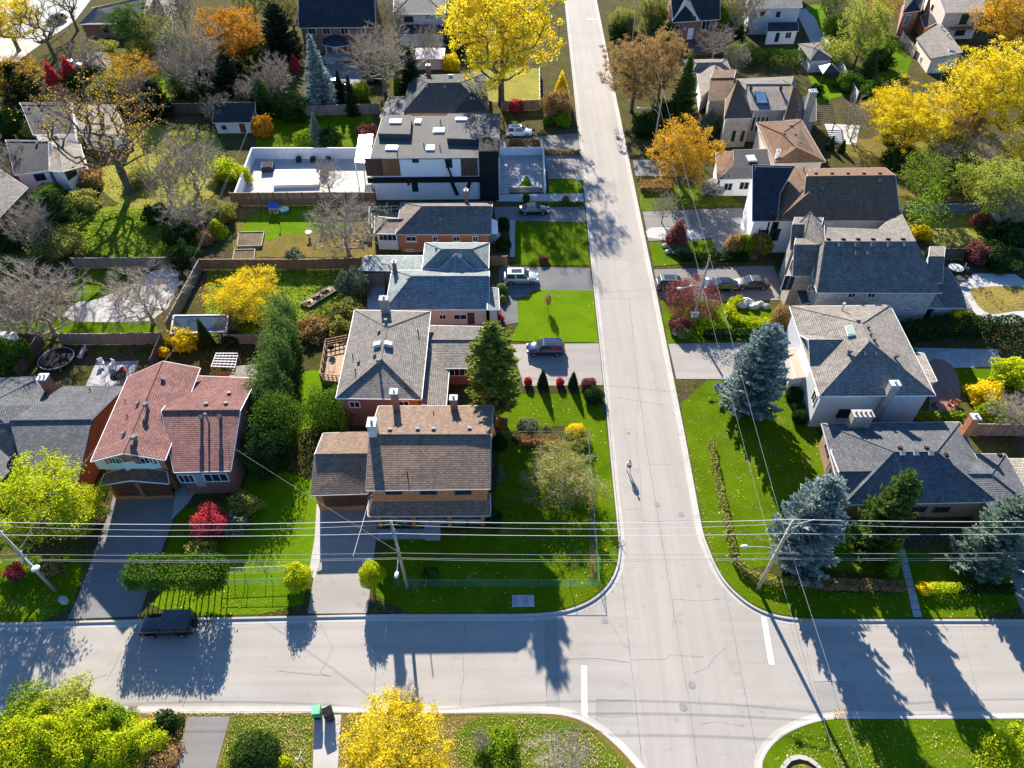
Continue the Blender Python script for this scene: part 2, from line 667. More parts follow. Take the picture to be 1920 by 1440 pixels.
gm = MB(); gm.add([(-2500, -2500, -.03), (2500, -2500, -.03), (2500, 2500, -.03), (-2500, 2500, -.03)], [(0, 1, 2, 3)])
tag(gm.build('ground', WILD), 'open ground under the whole neighbourhood', kind='structure')


def line_at(pa, pb, y):
    a, b = g(*pa), g(*pb)
    k = (y - a.y) / (b.y - a.y)
    return Vector((a.x + (b.x - a.x) * k, y, 0))


LK = ((1095, 360), (1132, 720))   # west kerb of the main road
RK = ((1192, 360), (1265, 720))   # east kerb
sheet('road', 'pale grey cross street with worn wheel tracks and cracks', ROAD, [(-600, 8), (600, 8), (600, 46), (-600, 46)], z=0.0, world=True)
ml = [line_at(*LK, 620), line_at(*LK, -150)]
mr = [line_at(*RK, 620), line_at(*RK, -150)]
sheet('road', 'straight light grey residential street running away from the junction', ROAD2,
      [(ml[0].x - 1, 620), (ml[1].x + .75, -150), (mr[1].x - .75, -150), (mr[0].x + 1, 620)], z=0.004, world=True)

# kerb lines: back edge of the kerb, walked so that `side` (+1 left, -1 right) is the road
def kerb_pts(px): return [g(u, v, .12).xy for u, v in px]


nw = [line_at(*LK, 620).xy, line_at(*LK, 240).xy] + kerb_pts([(1076, 170), (1095, 360), (1112, 530), (1132, 720), (1146, 870), (1159, 1000), (1161, 1030), (1158, 1056), (1150, 1080), (1134, 1104), (1110, 1124), (1080, 1138), (1045, 1147), (990, 1151), (690, 1152), (350, 1159), (0, 1168)])
nw.append(Vector((-600, nw[-1].y + .0)))
ne = [line_at(*RK, 620).xy, line_at(*RK, 240).xy] + kerb_pts([(1153, 170), (1192, 360), (1227, 530), (1265, 720), (1287, 830), (1318, 1000), (1328, 1026), (1341, 1058), (1359, 1089), (1385, 1116), (1415, 1138), (1452, 1153), (1500, 1160), (1600, 1161), (1920, 1161)])
ne.append(Vector((600, ne[-1].y)))
sw = kerb_pts([(0, 1342), (240, 1338), (580, 1337), (960, 1338), (1035, 1338), (1075, 1345), (1110, 1361), (1140, 1384), (1170, 1412), (1195, 1442)])
sw = [Vector((-600, sw[0].y))] + sw + [line_at((1170, 1412), (1195, 1442), 14).xy, Vector((line_at(*LK, -150).x, -150))]
se = kerb_pts([(1425, 1442), (1438, 1409), (1459, 1386), (1486, 1369), (1528, 1353), (1570, 1347), (1700, 1348), (1920, 1347)])
se = [Vector((line_at(*RK, -150).x, -150)), Vector((se[0].x - .1, 13))] + se + [Vector((600, se[-1].y))]


def offset(pts, d):
    out = []
    for i, p in enumerate(pts):
        a = pts[max(i - 1, 0)]; b = pts[min(i + 1, len(pts) - 1)]
        t = (b - a).normalized()
        out.append(Vector((p.x - t.y * d, p.y + t.x * d)))
    return out


def densify(pts):
    """Chaikin on an open line, ends kept"""
    for _ in range(2):
        q = [pts[0]]
        for a, b in zip(pts[:-1], pts[1:]):
            if (b - a).length > 8:
                q += [a + (b - a).normalized() * 1.0, b - (b - a).normalized() * 1.0]
            else:
                q += [a * .75 + b * .25, a * .25 + b * .75]
        q.append(pts[-1]); pts = q
    return pts


def kerb(px, side, label):
    base = densify(px)
    prof = [(0, .10), (0, .135), (.16, .135), (.21, .115), (.23, .012), (.62, .008)]
    rows = [(offset(base, side * d), z) for d, z in prof]
    mb = MB()
    n = len(base)
    vs = [(p.x, p.y, z) for r, z in rows for p in r]
    fs = []
    for j in range(len(rows) - 1):
        for i in range(n - 1):
            q = (j * n + i, j * n + i + 1, (j + 1) * n + i + 1, (j + 1) * n + i)
            fs.append(q if side < 0 else q[::-1])
    mb.add(vs, fs)
    tag(mb.build('kerb', CURB), label, kind='structure')
    return base


nwb = kerb(nw, 1, 'concrete kerb and gutter round the corner lot of the brown roofed house')
neb = kerb(ne, -1, 'concrete kerb and gutter round the corner lot with blue spruces')
swb = kerb(sw, 1, 'concrete kerb and gutter below the yellow tree')
seb = kerb(se, 1, 'concrete kerb and gutter round the lawn with the round planter')


def block(base, extra, mat, label):
    pts = [(p.x, p.y) for p in base] + extra
    sheet('terrain', label, mat, pts, z=.12, world=True)


block(nwb, [(-600, 620)], WILD, 'gardens and yards of the block left of the long street')
block(neb, [(600, 620)], WILD, 'gardens and yards of the block right of the long street')
block(swb, [(-600, -150)], LITTER, 'leaf strewn front yards below the cross street')
block(seb, [(600, -150)], GRASS, 'mown corner lawn below the cross street')

# ---- patches on the north-west block
sheet('lawn', 'green corner lawn inside the wire fence by the brown roofed house', GRASS, smooth_px([(940, 735), (1128, 728), (1145, 870), (1157, 1000), (1158, 1045), (1148, 1078), (1130, 1104), (1106, 1122), (1078, 1135), (1040, 1145), (985, 1149), (697, 1150), (707, 1008), (925, 1000), (935, 850)], 1), lay=1)
sheet('lawn', 'green lawn in front of the brown roofed house', GRASS, [(706, 998), (926, 994), (930, 1012), (705, 1016)], lay=2)
sheet('lawn', 'bright lawn between the red roofed house and the double garage', GRASS_B, smooth_px([(470, 860), (560, 850), (590, 905), (600, 950), (582, 1080), (563, 1150), (268, 1157), (330, 1070), (420, 1060), (445, 950)], 1), lay=1)
sheet('lawn', 'shady front lawn under the yellow green tree at the left edge', GRASS, smooth_px([(-60, 1060), (120, 1030), (165, 1040), (128, 1163), (-60, 1170)], 1), lay=1)
sheet('lawn', 'shaded lawn strip beside the black driveway with the red maple', GRASS, [(335, 955), (440, 940), (425, 1050), (300, 1075)], lay=2)
sheet('driveway', 'cracked black asphalt driveway in front of the red roofed house', DRIVE_DARK, [(214, 925), (334, 930), (322, 985), (300, 1040), (262, 1156), (127, 1161), (150, 1110), (180, 1030), (205, 960)], lay=3)
sheet('driveway', 'grey asphalt driveway of the double garage', DRIVE_GREY, [(606, 944), (694, 944), (704, 970), (708, 985), (689, 1150), (577, 1151), (600, 1010)], lay=3)
sheet('path', 'tan concrete strip along the left edge of the double garage driveway', CONC, [(594, 946), (607, 944), (601, 1010), (604, 1040), (590, 1085), (578, 1080), (590, 1010)], lay=4)
sheet('patio', 'blue grey stone walk and steps before the red roofed house', PATIO, [(331, 885), (447, 882), (440, 905), (372, 915), (352, 945), (322, 975), (326, 945)], lay=4)
sheet('path', 'flagstone walk below the porch of the brown roofed house', PATIO, [(708, 992), (826, 990), (826, 1011), (706, 1012)], lay=4)
sheet('garden_bed', 'dark garden beds below the porch', SOIL, [(711, 978), (915, 976), (915, 992), (709, 992)], lay=4)
sheet('path', 'concrete front step leading to the porch', CONC, [(795, 968), (825, 968), (825, 1014), (797, 1014)], lay=5)
sheet('garden_bed', 'leafy shrub bed along the upper wire fence', SOIL, smooth_px([(958, 800), (1100, 798), (1106, 840), (1040, 850), (960, 838)], 1), lay=2)
sheet('garden_bed', 'leaf litter strip under the side wire fence', LITTER, [(1103, 900), (1114, 900), (1116, 1085), (1106, 1085)], lay=2)
sheet('garden_bed', 'mulched bed of the row of red balls and cones', SOIL, [(985, 722), (1130, 722), (1131, 738), (980, 738)], lay=2)
sheet('driveway', 'pale concrete driveway with the dark blue car', DRIVE_GREY, [(958, 646), (1123, 644), (1131, 722), (982, 724)], lay=3)
sheet('driveway', 'dark asphalt driveway with the silver van', DRIVE_OLD, [(935, 500), (1105, 503), (1113, 545), (1004, 544), (969, 563), (972, 605), (945, 610), (935, 560)], lay=3)
sheet('lawn', 'bright green lawn with the lone sapling', GRASS_B, [(969, 566), (1006, 544), (1112, 545), (1122, 643), (955, 640), (972, 608)], lay=4)
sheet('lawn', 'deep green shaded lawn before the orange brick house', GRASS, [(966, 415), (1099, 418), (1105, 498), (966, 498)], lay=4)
sheet('path', 'narrow concrete walk beside the orange brick house', CONC, [(955, 413), (966, 413), (965, 482), (956, 482)], lay=4)
sheet('driveway', 'grey asphalt driveway with the black sedan', DRIVE_MID, [(925, 388), (1095, 388), (1099, 417), (930, 414)], lay=3)
sheet('path', 'pale concrete front walk of the white flat roofed house', CONC_PALE, [(935, 365), (1093, 363), (1095, 379), (930, 378)], lay=3)
sheet('lawn', 'small lawn square beside the pale front walk', GRASS, [(1028, 338), (1091, 337), (1093, 362), (1029, 363)], lay=3)
sheet('driveway', 'shadow dappled grey forecourt of the white flat roofed house', DRIVE_MID, [(1020, 291), (1089, 290), (1092, 336), (1028, 336)], lay=3)
sheet('driveway', 'short grey driveway of the silver four by four', DRIVE_MID, [(935, 262), (1083, 250), (1087, 288), (935, 290)], lay=3)
sheet('lawn', 'yellow green leaf covered lawn under the big yellow tree', GRASS_Y, [(880, 130), (1012, 128), (1012, 192), (915, 192)], lay=2)
sheet('lawn', 'lawn with pinkish leaf litter behind the orange brick house', LITTER, rough_px([(442, 385), (705, 385), (700, 482), (436, 482)], 3.0), lay=1)
sheet('lawn', 'sunlit green lawn behind the orange brick house', GRASS_B, rough_px(smooth_px([(446, 420), (520, 385), (640, 392), (675, 412), (640, 440), (560, 436), (480, 455), (445, 470)], 2), 6.0), lay=2)
sheet('garden_bed', 'weedy vegetable garden behind the teal roofed house', GRASS_W, rough_px([(392, 505), (690, 505), (665, 628), (380, 630)], 3.0), lay=1)
sheet('lawn', 'bright weedy meadow below the big bare trunk', GRASS_W, rough_px(smooth_px([(140, 398), (260, 378), (370, 385), (375, 480), (140, 482)], 1), 6.0), lay=1)
sheet('lawn', 'dry yellow meadow round the big bare trunk', GRASS_Y, rough_px(smooth_px([(190, 300), (260, 225), (300, 240), (420, 245), (430, 330), (370, 395), (190, 385)], 2), 6.0), lay=2)
sheet('lawn', 'narrow bright lawn between dark hedges at the top left', GRASS_B, rough_px(smooth_px([(278, 125), (300, 112), (315, 150), (310, 175), (328, 190), (300, 192), (280, 170)], 1), 2.0), lay=2)
sheet('patio', 'grey concrete backyard patio under the bare trees', CONC, smooth_px([(140, 566), (175, 565), (235, 540), (300, 500), (345, 510), (305, 600), (220, 605), (110, 602)], 1), lay=2)
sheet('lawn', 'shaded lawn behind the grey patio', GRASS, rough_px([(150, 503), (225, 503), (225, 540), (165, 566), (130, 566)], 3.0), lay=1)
sheet('lawn', 'lawn edge below the grey patio', GRASS, rough_px([(40, 600), (280, 600), (300, 624), (36, 624)], 3.0), lay=1)
sheet('patio', 'pale grey paved terrace with garden chairs', PATIO, [(180, 680), (262, 676), (236, 728), (160, 726)], lay=2)
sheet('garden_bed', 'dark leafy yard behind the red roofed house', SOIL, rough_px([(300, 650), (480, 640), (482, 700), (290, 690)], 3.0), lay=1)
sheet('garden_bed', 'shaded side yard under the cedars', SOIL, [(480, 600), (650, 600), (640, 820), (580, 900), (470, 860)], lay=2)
sheet('lawn', 'sunlit lawn gap between the round bush and the cedars', GRASS_B, rough_px([(560, 700), (620, 690), (640, 790), (565, 810)], 6.0), lay=3)
sheet('patio', 'dark stone court behind the teal roofed house', PATIO, [(690, 530), (722, 530), (722, 582), (688, 582)], lay=3)
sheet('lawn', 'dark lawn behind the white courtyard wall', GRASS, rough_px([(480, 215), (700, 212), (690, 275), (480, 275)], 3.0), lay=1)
sheet('driveway', 'grey paved yard behind the red brick house', DRIVE_MID, [(612, 118), (690, 118), (700, 165), (615, 165)], lay=2)
sheet('road', 'sunlit concrete street crossing the top left corner', CONC_PALE, [(-260, 260), (-60, 170), (20, 125), (60, 95), (140, 40), (200, -40), (60, -40), (-40, 20), (-260, 120)], lay=3)
sheet('road_marking', 'yellow centre line on the top left street', plain('yellow_line', (.65, .40, .06)), [(8, 86), (46, 77), (46, 79), (8, 89)], lay=5)
sheet('driveway', 'grey driveway between the tan bungalow and the orange maple', DRIVE_MID, [(292, -10), (335, -10), (318, 95), (296, 112)], lay=2)
# ---- north-east block
sheet('lawn', 'wide corner lawn under the blue spruces', GRASS, smooth_px([(1268, 714), (1500, 712), (1535, 800), (1560, 960), (1700, 1040), (1925, 1060), (1925, 1158), (1600, 1158), (1500, 1157), (1452, 1150), (1415, 1135), (1385, 1113), (1359, 1086), (1341, 1055), (1320, 1000), (1300, 890)], 1), lay=1)
sheet('garden_bed', 'dark planted bed behind the low dry hedge', SOIL, smooth_px([(1395, 1068), (1470, 1055), (1700, 1088), (1702, 1112), (1560, 1112), (1420, 1095)], 1), lay=3)
sheet('driveway', 'pale concrete driveway beside the tall blue spruce', DRIVE_GREY, [(1253, 645), (1478, 640), (1500, 712), (1268, 711)], lay=3)
sheet('lawn', 'lawn round the purple leaved shrub', GRASS, [(1238, 562), (1440, 565), (1480, 640), (1252, 643)], lay=2)
sheet('driveway', 'grey driveway where several cars are parked', DRIVE_MID, [(1226, 506), (1450, 498), (1478, 562), (1380, 566), (1237, 560)], lay=3)
sheet('lawn', 'small lawn below the red upright shrub', GRASS, [(1217, 455), (1335, 450), (1348, 490), (1226, 500)], lay=3)
sheet('driveway', 'wide asphalt driveway of the timber framed house', DRIVE_MID, [(1205, 397), (1392, 390), (1430, 450), (1420, 486), (1350, 488), (1334, 447), (1216, 452)], lay=2)
sheet('path', 'pale rounded apron of the timber framed house driveway', CONC_PALE, smooth_px([(1209, 428), (1245, 426), (1300, 432), (1325, 444), (1216, 452)], 1), lay=4)
sheet('lawn', 'patchy lawn strip under the orange tree', GRASS_L, rough_px([(1196, 350), (1340, 345), (1390, 385), (1204, 395)], 3.0), lay=1)
sheet('driveway', 'grey driveway beside the street lamp pole', DRIVE_MID, [(1186, 300), (1260, 300), (1270, 330), (1192, 330)], lay=2)
sheet('path', 'grey lane between far gardens at the top', CONC, [(1490, 18), (1530, 15), (1545, 60), (1580, 130), (1545, 130), (1520, 80)], lay=2)
sheet('lawn', 'bright green lawn by the far lane', GRASS_B, rough_px([(1510, 10), (1550, 8), (1552, 70), (1545, 62)], 3.0), lay=3)
sheet('lawn', 'shaded lawn beyond the white fence', GRASS, rough_px([(1600, 70), (1660, 60), (1710, 110), (1700, 150), (1640, 150)], 3.0), lay=2)
sheet('lawn', 'bright lawn beside the party tent', GRASS_B, rough_px([(1515, 140), (1565, 150), (1580, 180), (1530, 196)], 3.0), lay=2)
sheet('patio', 'pale stone terrace below the pergola', CONC_PALE, [(1545, 232), (1612, 235), (1605, 272), (1560, 268)], lay=2)
sheet('garden_bed', 'brown leaf covered yard under the yellow trees', LITTER, rough_px(smooth_px([(1545, 270), (1700, 250), (1920, 260), (1920, 380), (1690, 380), (1660, 320)], 1), 6.0), lay=1)
sheet('lawn', 'yellow green shadow striped lawn behind the dark fence', GRASS_Y, rough_px(smooth_px([(1700, 400), (1850, 402), (1870, 460), (1710, 464)], 1), 6.0), lay=2)
sheet('path', 'straight grey garden walk beside the striped lawn', CONC, [(1856, 395), (1870, 395), (1890, 440), (1876, 442)], lay=3)
sheet('patio', 'pale concrete deck round the leaf covered pool', CONC_PALE, smooth_px([(1790, 512), (1940, 515), (1940, 610), (1860, 604), (1828, 596)], 1), lay=2)
sheet('pool_cover', 'sagging pool cover heaped with yellow leaves', grass('pool_leaves', (.13, .12, .05), (.36, .27, .07), (.6, .42, .06), .7, 1.6), rough_px(smooth_px([(1815, 538), (1940, 536), (1940, 580), (1890, 586), (1850, 592), (1822, 556)], 1), 2.0), lay=3)
sheet('patio', 'grey stone terrace behind the tan roofed house', PATIO, [(1712, 652), (1868, 655), (1882, 688), (1784, 690), (1745, 680)], lay=2)
sheet('deck', 'curved red brown deck with orange furniture', planks('red_deck', (.25, .13, .10), .2), smooth_px([(1738, 672), (1778, 676), (1800, 710), (1800, 770), (1740, 790), (1745, 720)], 1), lay=4)
sheet('lawn', 'dark back lawn below the grey stone terrace', GRASS, [(1786, 692), (1886, 690), (1900, 735), (1800, 740)], lay=2)
sheet('driveway', 'shaded driveway at the right edge', DRIVE_MID, [(1880, 1030), (1990, 1030), (2010, 1158), (1922, 1159), (1900, 1110)], lay=3)
sheet('path', 'grey front walk in the shade of the spruces', CONC, [(1853, 1020), (1866, 1020), (1888, 1068), (1872, 1068)], lay=3)
# ---- south blocks
sheet('driveway', 'narrow grey driveway at the bottom left', DRIVE_MID, [(352, 1344), (432, 1343), (400, 1460), (325, 1460)], lay=2)
sheet('path', 'pale front walk behind the two bins', CONC, [(590, 1341), (640, 1340), (632, 1460), (586, 1460)], lay=2)
sheet('lawn', 'leaf strewn lawn between the driveway and the two bins', GRASS_L, [(440, 1344), (586, 1343), (582, 1460), (405, 1460)], lay=1)
sheet('lawn', 'mottled green lawn right of the yellow tree', GRASS_L, smooth_px([(850, 1343), (1035, 1342), (1105, 1366), (1165, 1420), (1185, 1460), (860, 1460)], 1), lay=1)

# markings and seams on the roads (thin sheets)
def strip_px(name, label, mat, pts, w, z):
    P = [g(u, v, 0).xy for u, v in pts]
    a, b = offset(P, w / 2), offset(P, -w / 2)
    mb = MB()
    n = len(P)
    mb.add([(p.x, p.y, z) for p in a] + [(p.x, p.y, z) for p in b], [(i, n + i, n + i + 1, i + 1) for i in range(n - 1)])
    return mb, tag(mb.build(name, mat), label, kind='structure')


strip_px('road_marking', 'white stop line at the left mouth of the cross street', ROADPAINT, [(1095, 1248), (1096, 1348)], .48, .009)
strip_px('road_marking', 'white stop line at the right mouth of the cross street', ROADPAINT, [(1432, 1156), (1447, 1246)], .48, .009)
strip_px('road_marking', 'white stop line far along the long street', ROADPAINT, [(1099, 35.5), (1138, 35.5)], .6, .012)
TAR = plain('road_crack_tar', (.20, .185, .165), .9, .4, 1.2)
seams = [([(1166, 1080), (1180, 1220), (1190, 1300), (1205, 1440)], .05), ([(1180, 560), (1196, 720), (1214, 850), (1236, 980), (1252, 1080)], .06),
         ([(1252, 1080), (1275, 1220), (1292, 1310), (1308, 1440)], .05), ([(1355, 1090), (1378, 1200), (1395, 1290), (1420, 1418)], .05),
         ([(1198, 730), (1192, 790), (1193, 812), (1196, 850), (1195, 852), (1201, 888), (1202, 955), (1203, 972), (1208, 978), (1305, 976)], .035),
         ([(1182, 1237), (1250, 1236), (1256, 1228), (1320, 1232)], .035), ([(1302, 1262), (1328, 1252), (1340, 1232), (1360, 1216)], .035),
         ([(1260, 1123), (1310, 1127), (1350, 1123)], .035), ([(1262, 1123), (1262, 1180)], .035), ([(1062, 1236), (1120, 1234), (1180, 1242)], .03),
         ([(1022, 1162), (1024, 1240), (1025, 1328)], .04), ([(1043, 1162), (1045, 1240), (1048, 1328)], .04),
         ([(872, 1160), (868, 1240), (870, 1262), (862, 1325)], .035), ([(600, 1170), (625, 1215), (600, 1262), (620, 1268), (520, 1258)], .025),
         ([(1120, 1312), (1185, 1313)], .04), ([(1120, 1312), (1118, 1350)], .04), ([(1315, 1357), (1340, 1353), (1395, 1362)], .035), ([(1310, 1302), (1318, 1357)], .035),
         ([(1526, 1278), (1600, 1279), (1618, 1340)], .05), ([(1526, 1278), (1543, 1342)], .05), ([(1480, 1170), (1510, 1260), (1542, 1345)], .03),
         ([(1500, 1170), (1526, 1278)], .03), ([(1160, 955), (1203, 955)], .03), ([(1166, 888), (1178, 886), (1192, 880)], .03), ([(1220, 870), (1256, 871)], .03),
         ([(1140, 750), (1160, 746), (1250, 760), (1275, 790)], .03), ([(1105, 560), (1180, 560), (1230, 553)], .03), ([(1100, 490), (1150, 485), (1216, 496)], .03),
         ([(1172, 825), (1170, 805), (1186, 805)], .03), ([(1160, 915), (1166, 948)], .03), ([(200, 1275), (212, 1255), (228, 1220)], .035), ([(340, 1330), (358, 1290)], .035),
         ([(0, 1300), (80, 1299), (200, 1266)], .03), ([(1800, 1170), (1812, 1220), (1840, 1330)], .03), ([(1150, 1175), (1168, 1210), (1180, 1214)], .03)]
sm = MB()
rng_s = random.Random(4)
for k, (pts, w) in enumerate(seams):
    P = []
    for a, b in zip(pts[:-1], pts[1:]):
        n = max(1, int(math.hypot(b[0] - a[0], b[1] - a[1]) / 7))
        P += [(a[0] + (b[0] - a[0]) * i / n + rng_s.uniform(-.7, .7), a[1] + (b[1] - a[1]) * i / n + rng_s.uniform(-.7, .7)) for i in range(n)]
    P.append(pts[-1])
    W = [g(u, v, 0).xy for u, v in P]
    a, b = offset(W, w / 2), offset(W, -w / 2)
    n = len(W)
    z = .0075 + .00005 * k
    sm.add([(p.x, p.y, z) for p in a] + [(p.x, p.y, z) for p in b], [(i, n + i, n + i + 1, i + 1) for i in range(n - 1)])
tag(sm.build('road_crack', TAR), 'dark cracks and tarred seams wandering over both streets', kind='structure')
# darker asphalt repair patches
PATCH = asphalt('asphalt_patch', (.315, .295, .27), crack=0, patch=.2)
sheet('road_patch', 'square darker asphalt repair near the right kerb', PATCH, [(1528, 1280), (1599, 1281), (1616, 1336), (1543, 1338)], z=.0065)
sheet('road_patch', 'rectangular darker repair far along the long street', PATCH, [(1100, 340), (1154, 340), (1158, 361), (1106, 361)], z=.0065)
sheet('road_patch', 'grey repair at the lower left corner of the junction', PATCH, [(1121, 1314), (1186, 1315), (1190, 1342), (1145, 1345), (1120, 1342)], z=.0066)
sheet('road_patch', 'grey trench repair across the cross street under the left pole shadow', PATCH, [(1023, 1163), (1043, 1163), (1047, 1326), (1026, 1326)], z=.0067)
# ---------------------------------------------------------------- houses
class House:
    def __init__(s, name, label, u, v, cat='house', group=None):
        b = g(u, v)
        s.root = thing(name, label, cat, b, group)
        s.tris, s.segs = [], []
        s.nm = name

    # -- roof section from traced corners: V name -> (u, v, height) or world Vector; F list of corner-name strings
    def section(s, V, F, roof, wall, trim=None, over=.4, thick=.15, base=.12, walls=True, gutter=True, caps=True, skip=()):
        trim = trim or OFFW
        W = {k: (p if isinstance(p, Vector) else g(p[0], p[1], p[2])) for k, p in V.items()}
        keys = list(W)
        idx = {k: i for i, k in enumerate(keys)}
        faces = []
        for f in F:
            q = f.split()
            a, b, c = W[q[0]], W[q[1]], W[q[2]]
            n = Vector((0, 0, 0))
            for i in range(len(q)):
                p0, p1 = W[q[i]], W[q[(i + 1) % len(q)]]
                n += p0.cross(p1)
            faces.append((n.z, [idx[k] for k in q]))
        # wind all faces the same way, neighbour by neighbour
        todo = sorted(range(len(faces)), key=lambda i: -abs(faces[i][0]))
        fin, pend = {}, [todo[0]]
        fin[todo[0]] = faces[todo[0]][1] if faces[todo[0]][0] > 0 else faces[todo[0]][1][::-1]
        while pend:
            i = pend.pop()
            ei = {(fin[i][j - 1], fin[i][j]) for j in range(len(fin[i]))}
            for j in range(len(faces)):
                if j in fin: continue
                q = faces[j][1]
                ej = {(q[m - 1], q[m]) for m in range(len(q))}
                if ei & ej: fin[j] = q[::-1]; pend.append(j)
                elif ei & {(b, a) for a, b in ej}: fin[j] = q; pend.append(j)
        for j in range(len(faces)):
            if j not in fin: fin[j] = faces[j][1] if faces[j][0] > 0 else faces[j][1][::-1]
        faces = [fin[j] for j in range(len(faces))]
        P = [W[k] for k in keys]
        cnt = {}
        for f in faces:
            for i in range(len(f)):
                e = (f[i], f[(i + 1) % len(f)])
                cnt.setdefault(tuple(sorted(e)), []).append(e)
        bnd = {es[0][0]: es[0][1] for es in cnt.values() if len(es) == 1}
        st = next(iter(bnd)); loop = [st]
        while bnd.get(loop[-1], st) != st and len(loop) < 60: loop.append(bnd[loop[-1]])
        # roof body
        mb = MB()
        n = len(P)
        vs = [tuple(p) for p in P] + [(p.x, p.y, p.z - thick) for p in P]
        fs = [tuple(f) for f in faces] + [tuple(i + n for i in f[::-1]) for f in faces]
        for a, b in zip(loop, loop[1:] + loop[:1]):
            fs.append((a, a + n, b + n, b))
        mb.add(vs, fs)
        ro = mb.build('roof', roof, s.root)
        for f in faces:
            for i in range(1, len(f) - 1):
                s.tris.append((P[f[0]], P[f[i]], P[f[i + 1]]))
        if caps:
            cb = MB()
            for e, es in cnt.items():
                if len(es) == 2:
                    a, b = P[e[0]], P[e[1]]
                    fa = [f for f in faces if e[0] in f and e[1] in f]
                    ca = sum((P[i] for i in fa[0]), Vector()) / len(fa[0]); cb_ = sum((P[i] for i in fa[1]), Vector()) / len(fa[1])
                    mid = (a + b) / 2
                    if (ca.z + cb_.z) / 2 < mid.z - .02 and (b - a).length > .8:
                        d = (b - a).normalized()
                        nrm = d.cross(Vector((0, 0, 1))).normalized()
                        up = nrm.cross(d).normalized()
                        cb.tube([a + d * .05 + up * .0, b - d * .05 + up * .0], .07, 5)
            if cb.v: cb.build('ridge_cap', roof, ro)
        if gutter:
            gb = MB()
            cx = sum((P[i] for i in loop), Vector()) / len(loop)
            for k, (a, b) in enumerate(zip(loop, loop[1:] + loop[:1])):
                pa, pb = P[a], P[b]
                d = (pb - pa)
                if d.length < .05: continue
                hn = Vector((d.y, -d.x, 0)).normalized()
                o = hn * .045
                gb.obox((pa + pb) / 2 + o + Vector((0, 0, -.075)), d / 2, hn * .03, Vector((0, 0, .055)))
            gb.build('gutter', trim, s.root)
        if walls:
            xy = [P[i] for i in loop]
            m = len(xy)
            area = sum(xy[i].x * xy[(i + 1) % m].y - xy[(i + 1) % m].x * xy[i].y for i in range(m))
            if area < 0: xy = xy[::-1]
            ins = []
            for i in range(m):
                a, b, c = xy[i - 1], xy[i], xy[(i + 1) % m]
                e0 = (b - a).xy.normalized(); e1 = (c - b).xy.normalized()
                n0 = Vector((-e0.y, e0.x)); n1 = Vector((-e1.y, e1.x))
                q = n0 + n1
                k = q.length_squared
                off = q * (2 * over / k) if k > .3 else n0 * over
                if off.length > over * 1.8: off = off.normalized() * over * 1.8
                ins.append(Vector((b.x + off.x, b.y + off.y, b.z - .07)))
            wb = MB()
            for i in range(m):
                a, b = ins[i], ins[(i + 1) % m]
                if (a - b).xy.length < .05: continue
                if i in skip: continue
                wb.add([(a.x, a.y, base), (b.x, b.y, base), (b.x, b.y, b.z), (a.x, a.y, a.z)], [(0, 1, 2, 3)])
                s.segs.append((a.copy(), b.copy(), base))
            wb.build('wall', wall, s.root)
        return W

    def slab(s, px, h, roof, wall, thick=.3, base=.12, over=.0, trim=None, parapet=0.0, name='roof'):
        """flat roof traced at height h with walls under it"""
        V = {str(i): (u, v, h) for i, (u, v) in enumerate(px)}
        return s.section(V, [' '.join(str(i) for i in range(len(px)))], roof, wall, trim, over=over, thick=thick, base=base, caps=False)

    def roof_hit(s, u, v):
        d = ray(u, v); best = None
        for a, b, c in s.tris:
            n = (b - a).cross(c - a)
            dn = d.dot(n)
            if abs(dn) < 1e-9: continue
            t = (a - CAMP).dot(n) / dn
            if t <= 0: continue
            p = CAMP + d * t
            if all((e1 - e0).cross(p - e0).dot(n) >= -1e-4 * n.length for e0, e1 in ((a, b), (b, c), (c, a))):
                if best is None or t < best[0]:
                    nn = n.normalized()
                    best = (t, p, nn if nn.z > 0 else -nn)
        if best is None:
            # nearest roof triangle centroid height
            a, b, c = min(s.tris, key=lambda q: ((q[0] + q[1] + q[2]) / 3 - CAMP).cross(d.normalized()).length)
            z = (a.z + b.z + c.z) / 3
            return g(u, v, z), Vector((0, 0, 1))
        return best[1], best[2]

    def wall_hit(s, u, v):
        d = ray(u, v); best = None
        for a, b, z0 in s.segs:
            e = (b - a); e.z = 0
            L = e.length; e.normalize()
            n = Vector((e.y, -e.x, 0))
            dn = d.dot(n)
            if dn > -1e-6: continue
            t = (a - CAMP).dot(n) / dn
            p = CAMP + d * t
            k = (p - a).dot(e)
            if -.6 <= k <= L + .6 and -1.0 < p.z < max(a.z, b.z) + 1.0:
                if best is None or t < best[0]: best = (t, p, e, n)
        if best is None: return None
        return best[1], best[2], best[3]

    def win(s, u, v, w, h, frame=None, bars=1, mat=None, name='window', sub='pane', sill=False, label=None):
        r = s.wall_hit(u, v)
        if r is None: return None
        p, e, n = r
        z = Vector((0, 0, 1))
        t = .08
        mb = MB()
        for sx in (-1, 1): mb.obox(p + e * sx * (w / 2 - t / 2) + n * .03, e * t / 2, n * .05, z * h / 2)
        for sz in (-1, 1): mb.obox(p + z * sz * (h / 2 - t / 2) + n * .03, e * (w / 2 - t), n * .05, z * t / 2)
        for i in range(bars): mb.obox(p + e * w * ((i + 1) / (bars + 1) - .5) + n * .03, e * .025, n * .035, z * (h / 2 - t))
        if sill: mb.obox(p - z * (h / 2 + .05) + n * .07, e * (w / 2 + .08), n * .09, z * .05)
        f = mb.build(name, frame or WHITE, s.root)
        pb = MB(); pb.obox(p + n * .012, e * (w / 2 - t), n * .012, z * (h / 2 - t))
        pb.build(sub, mat or GLASS, f)
        if label: f['label'] = label
        return f

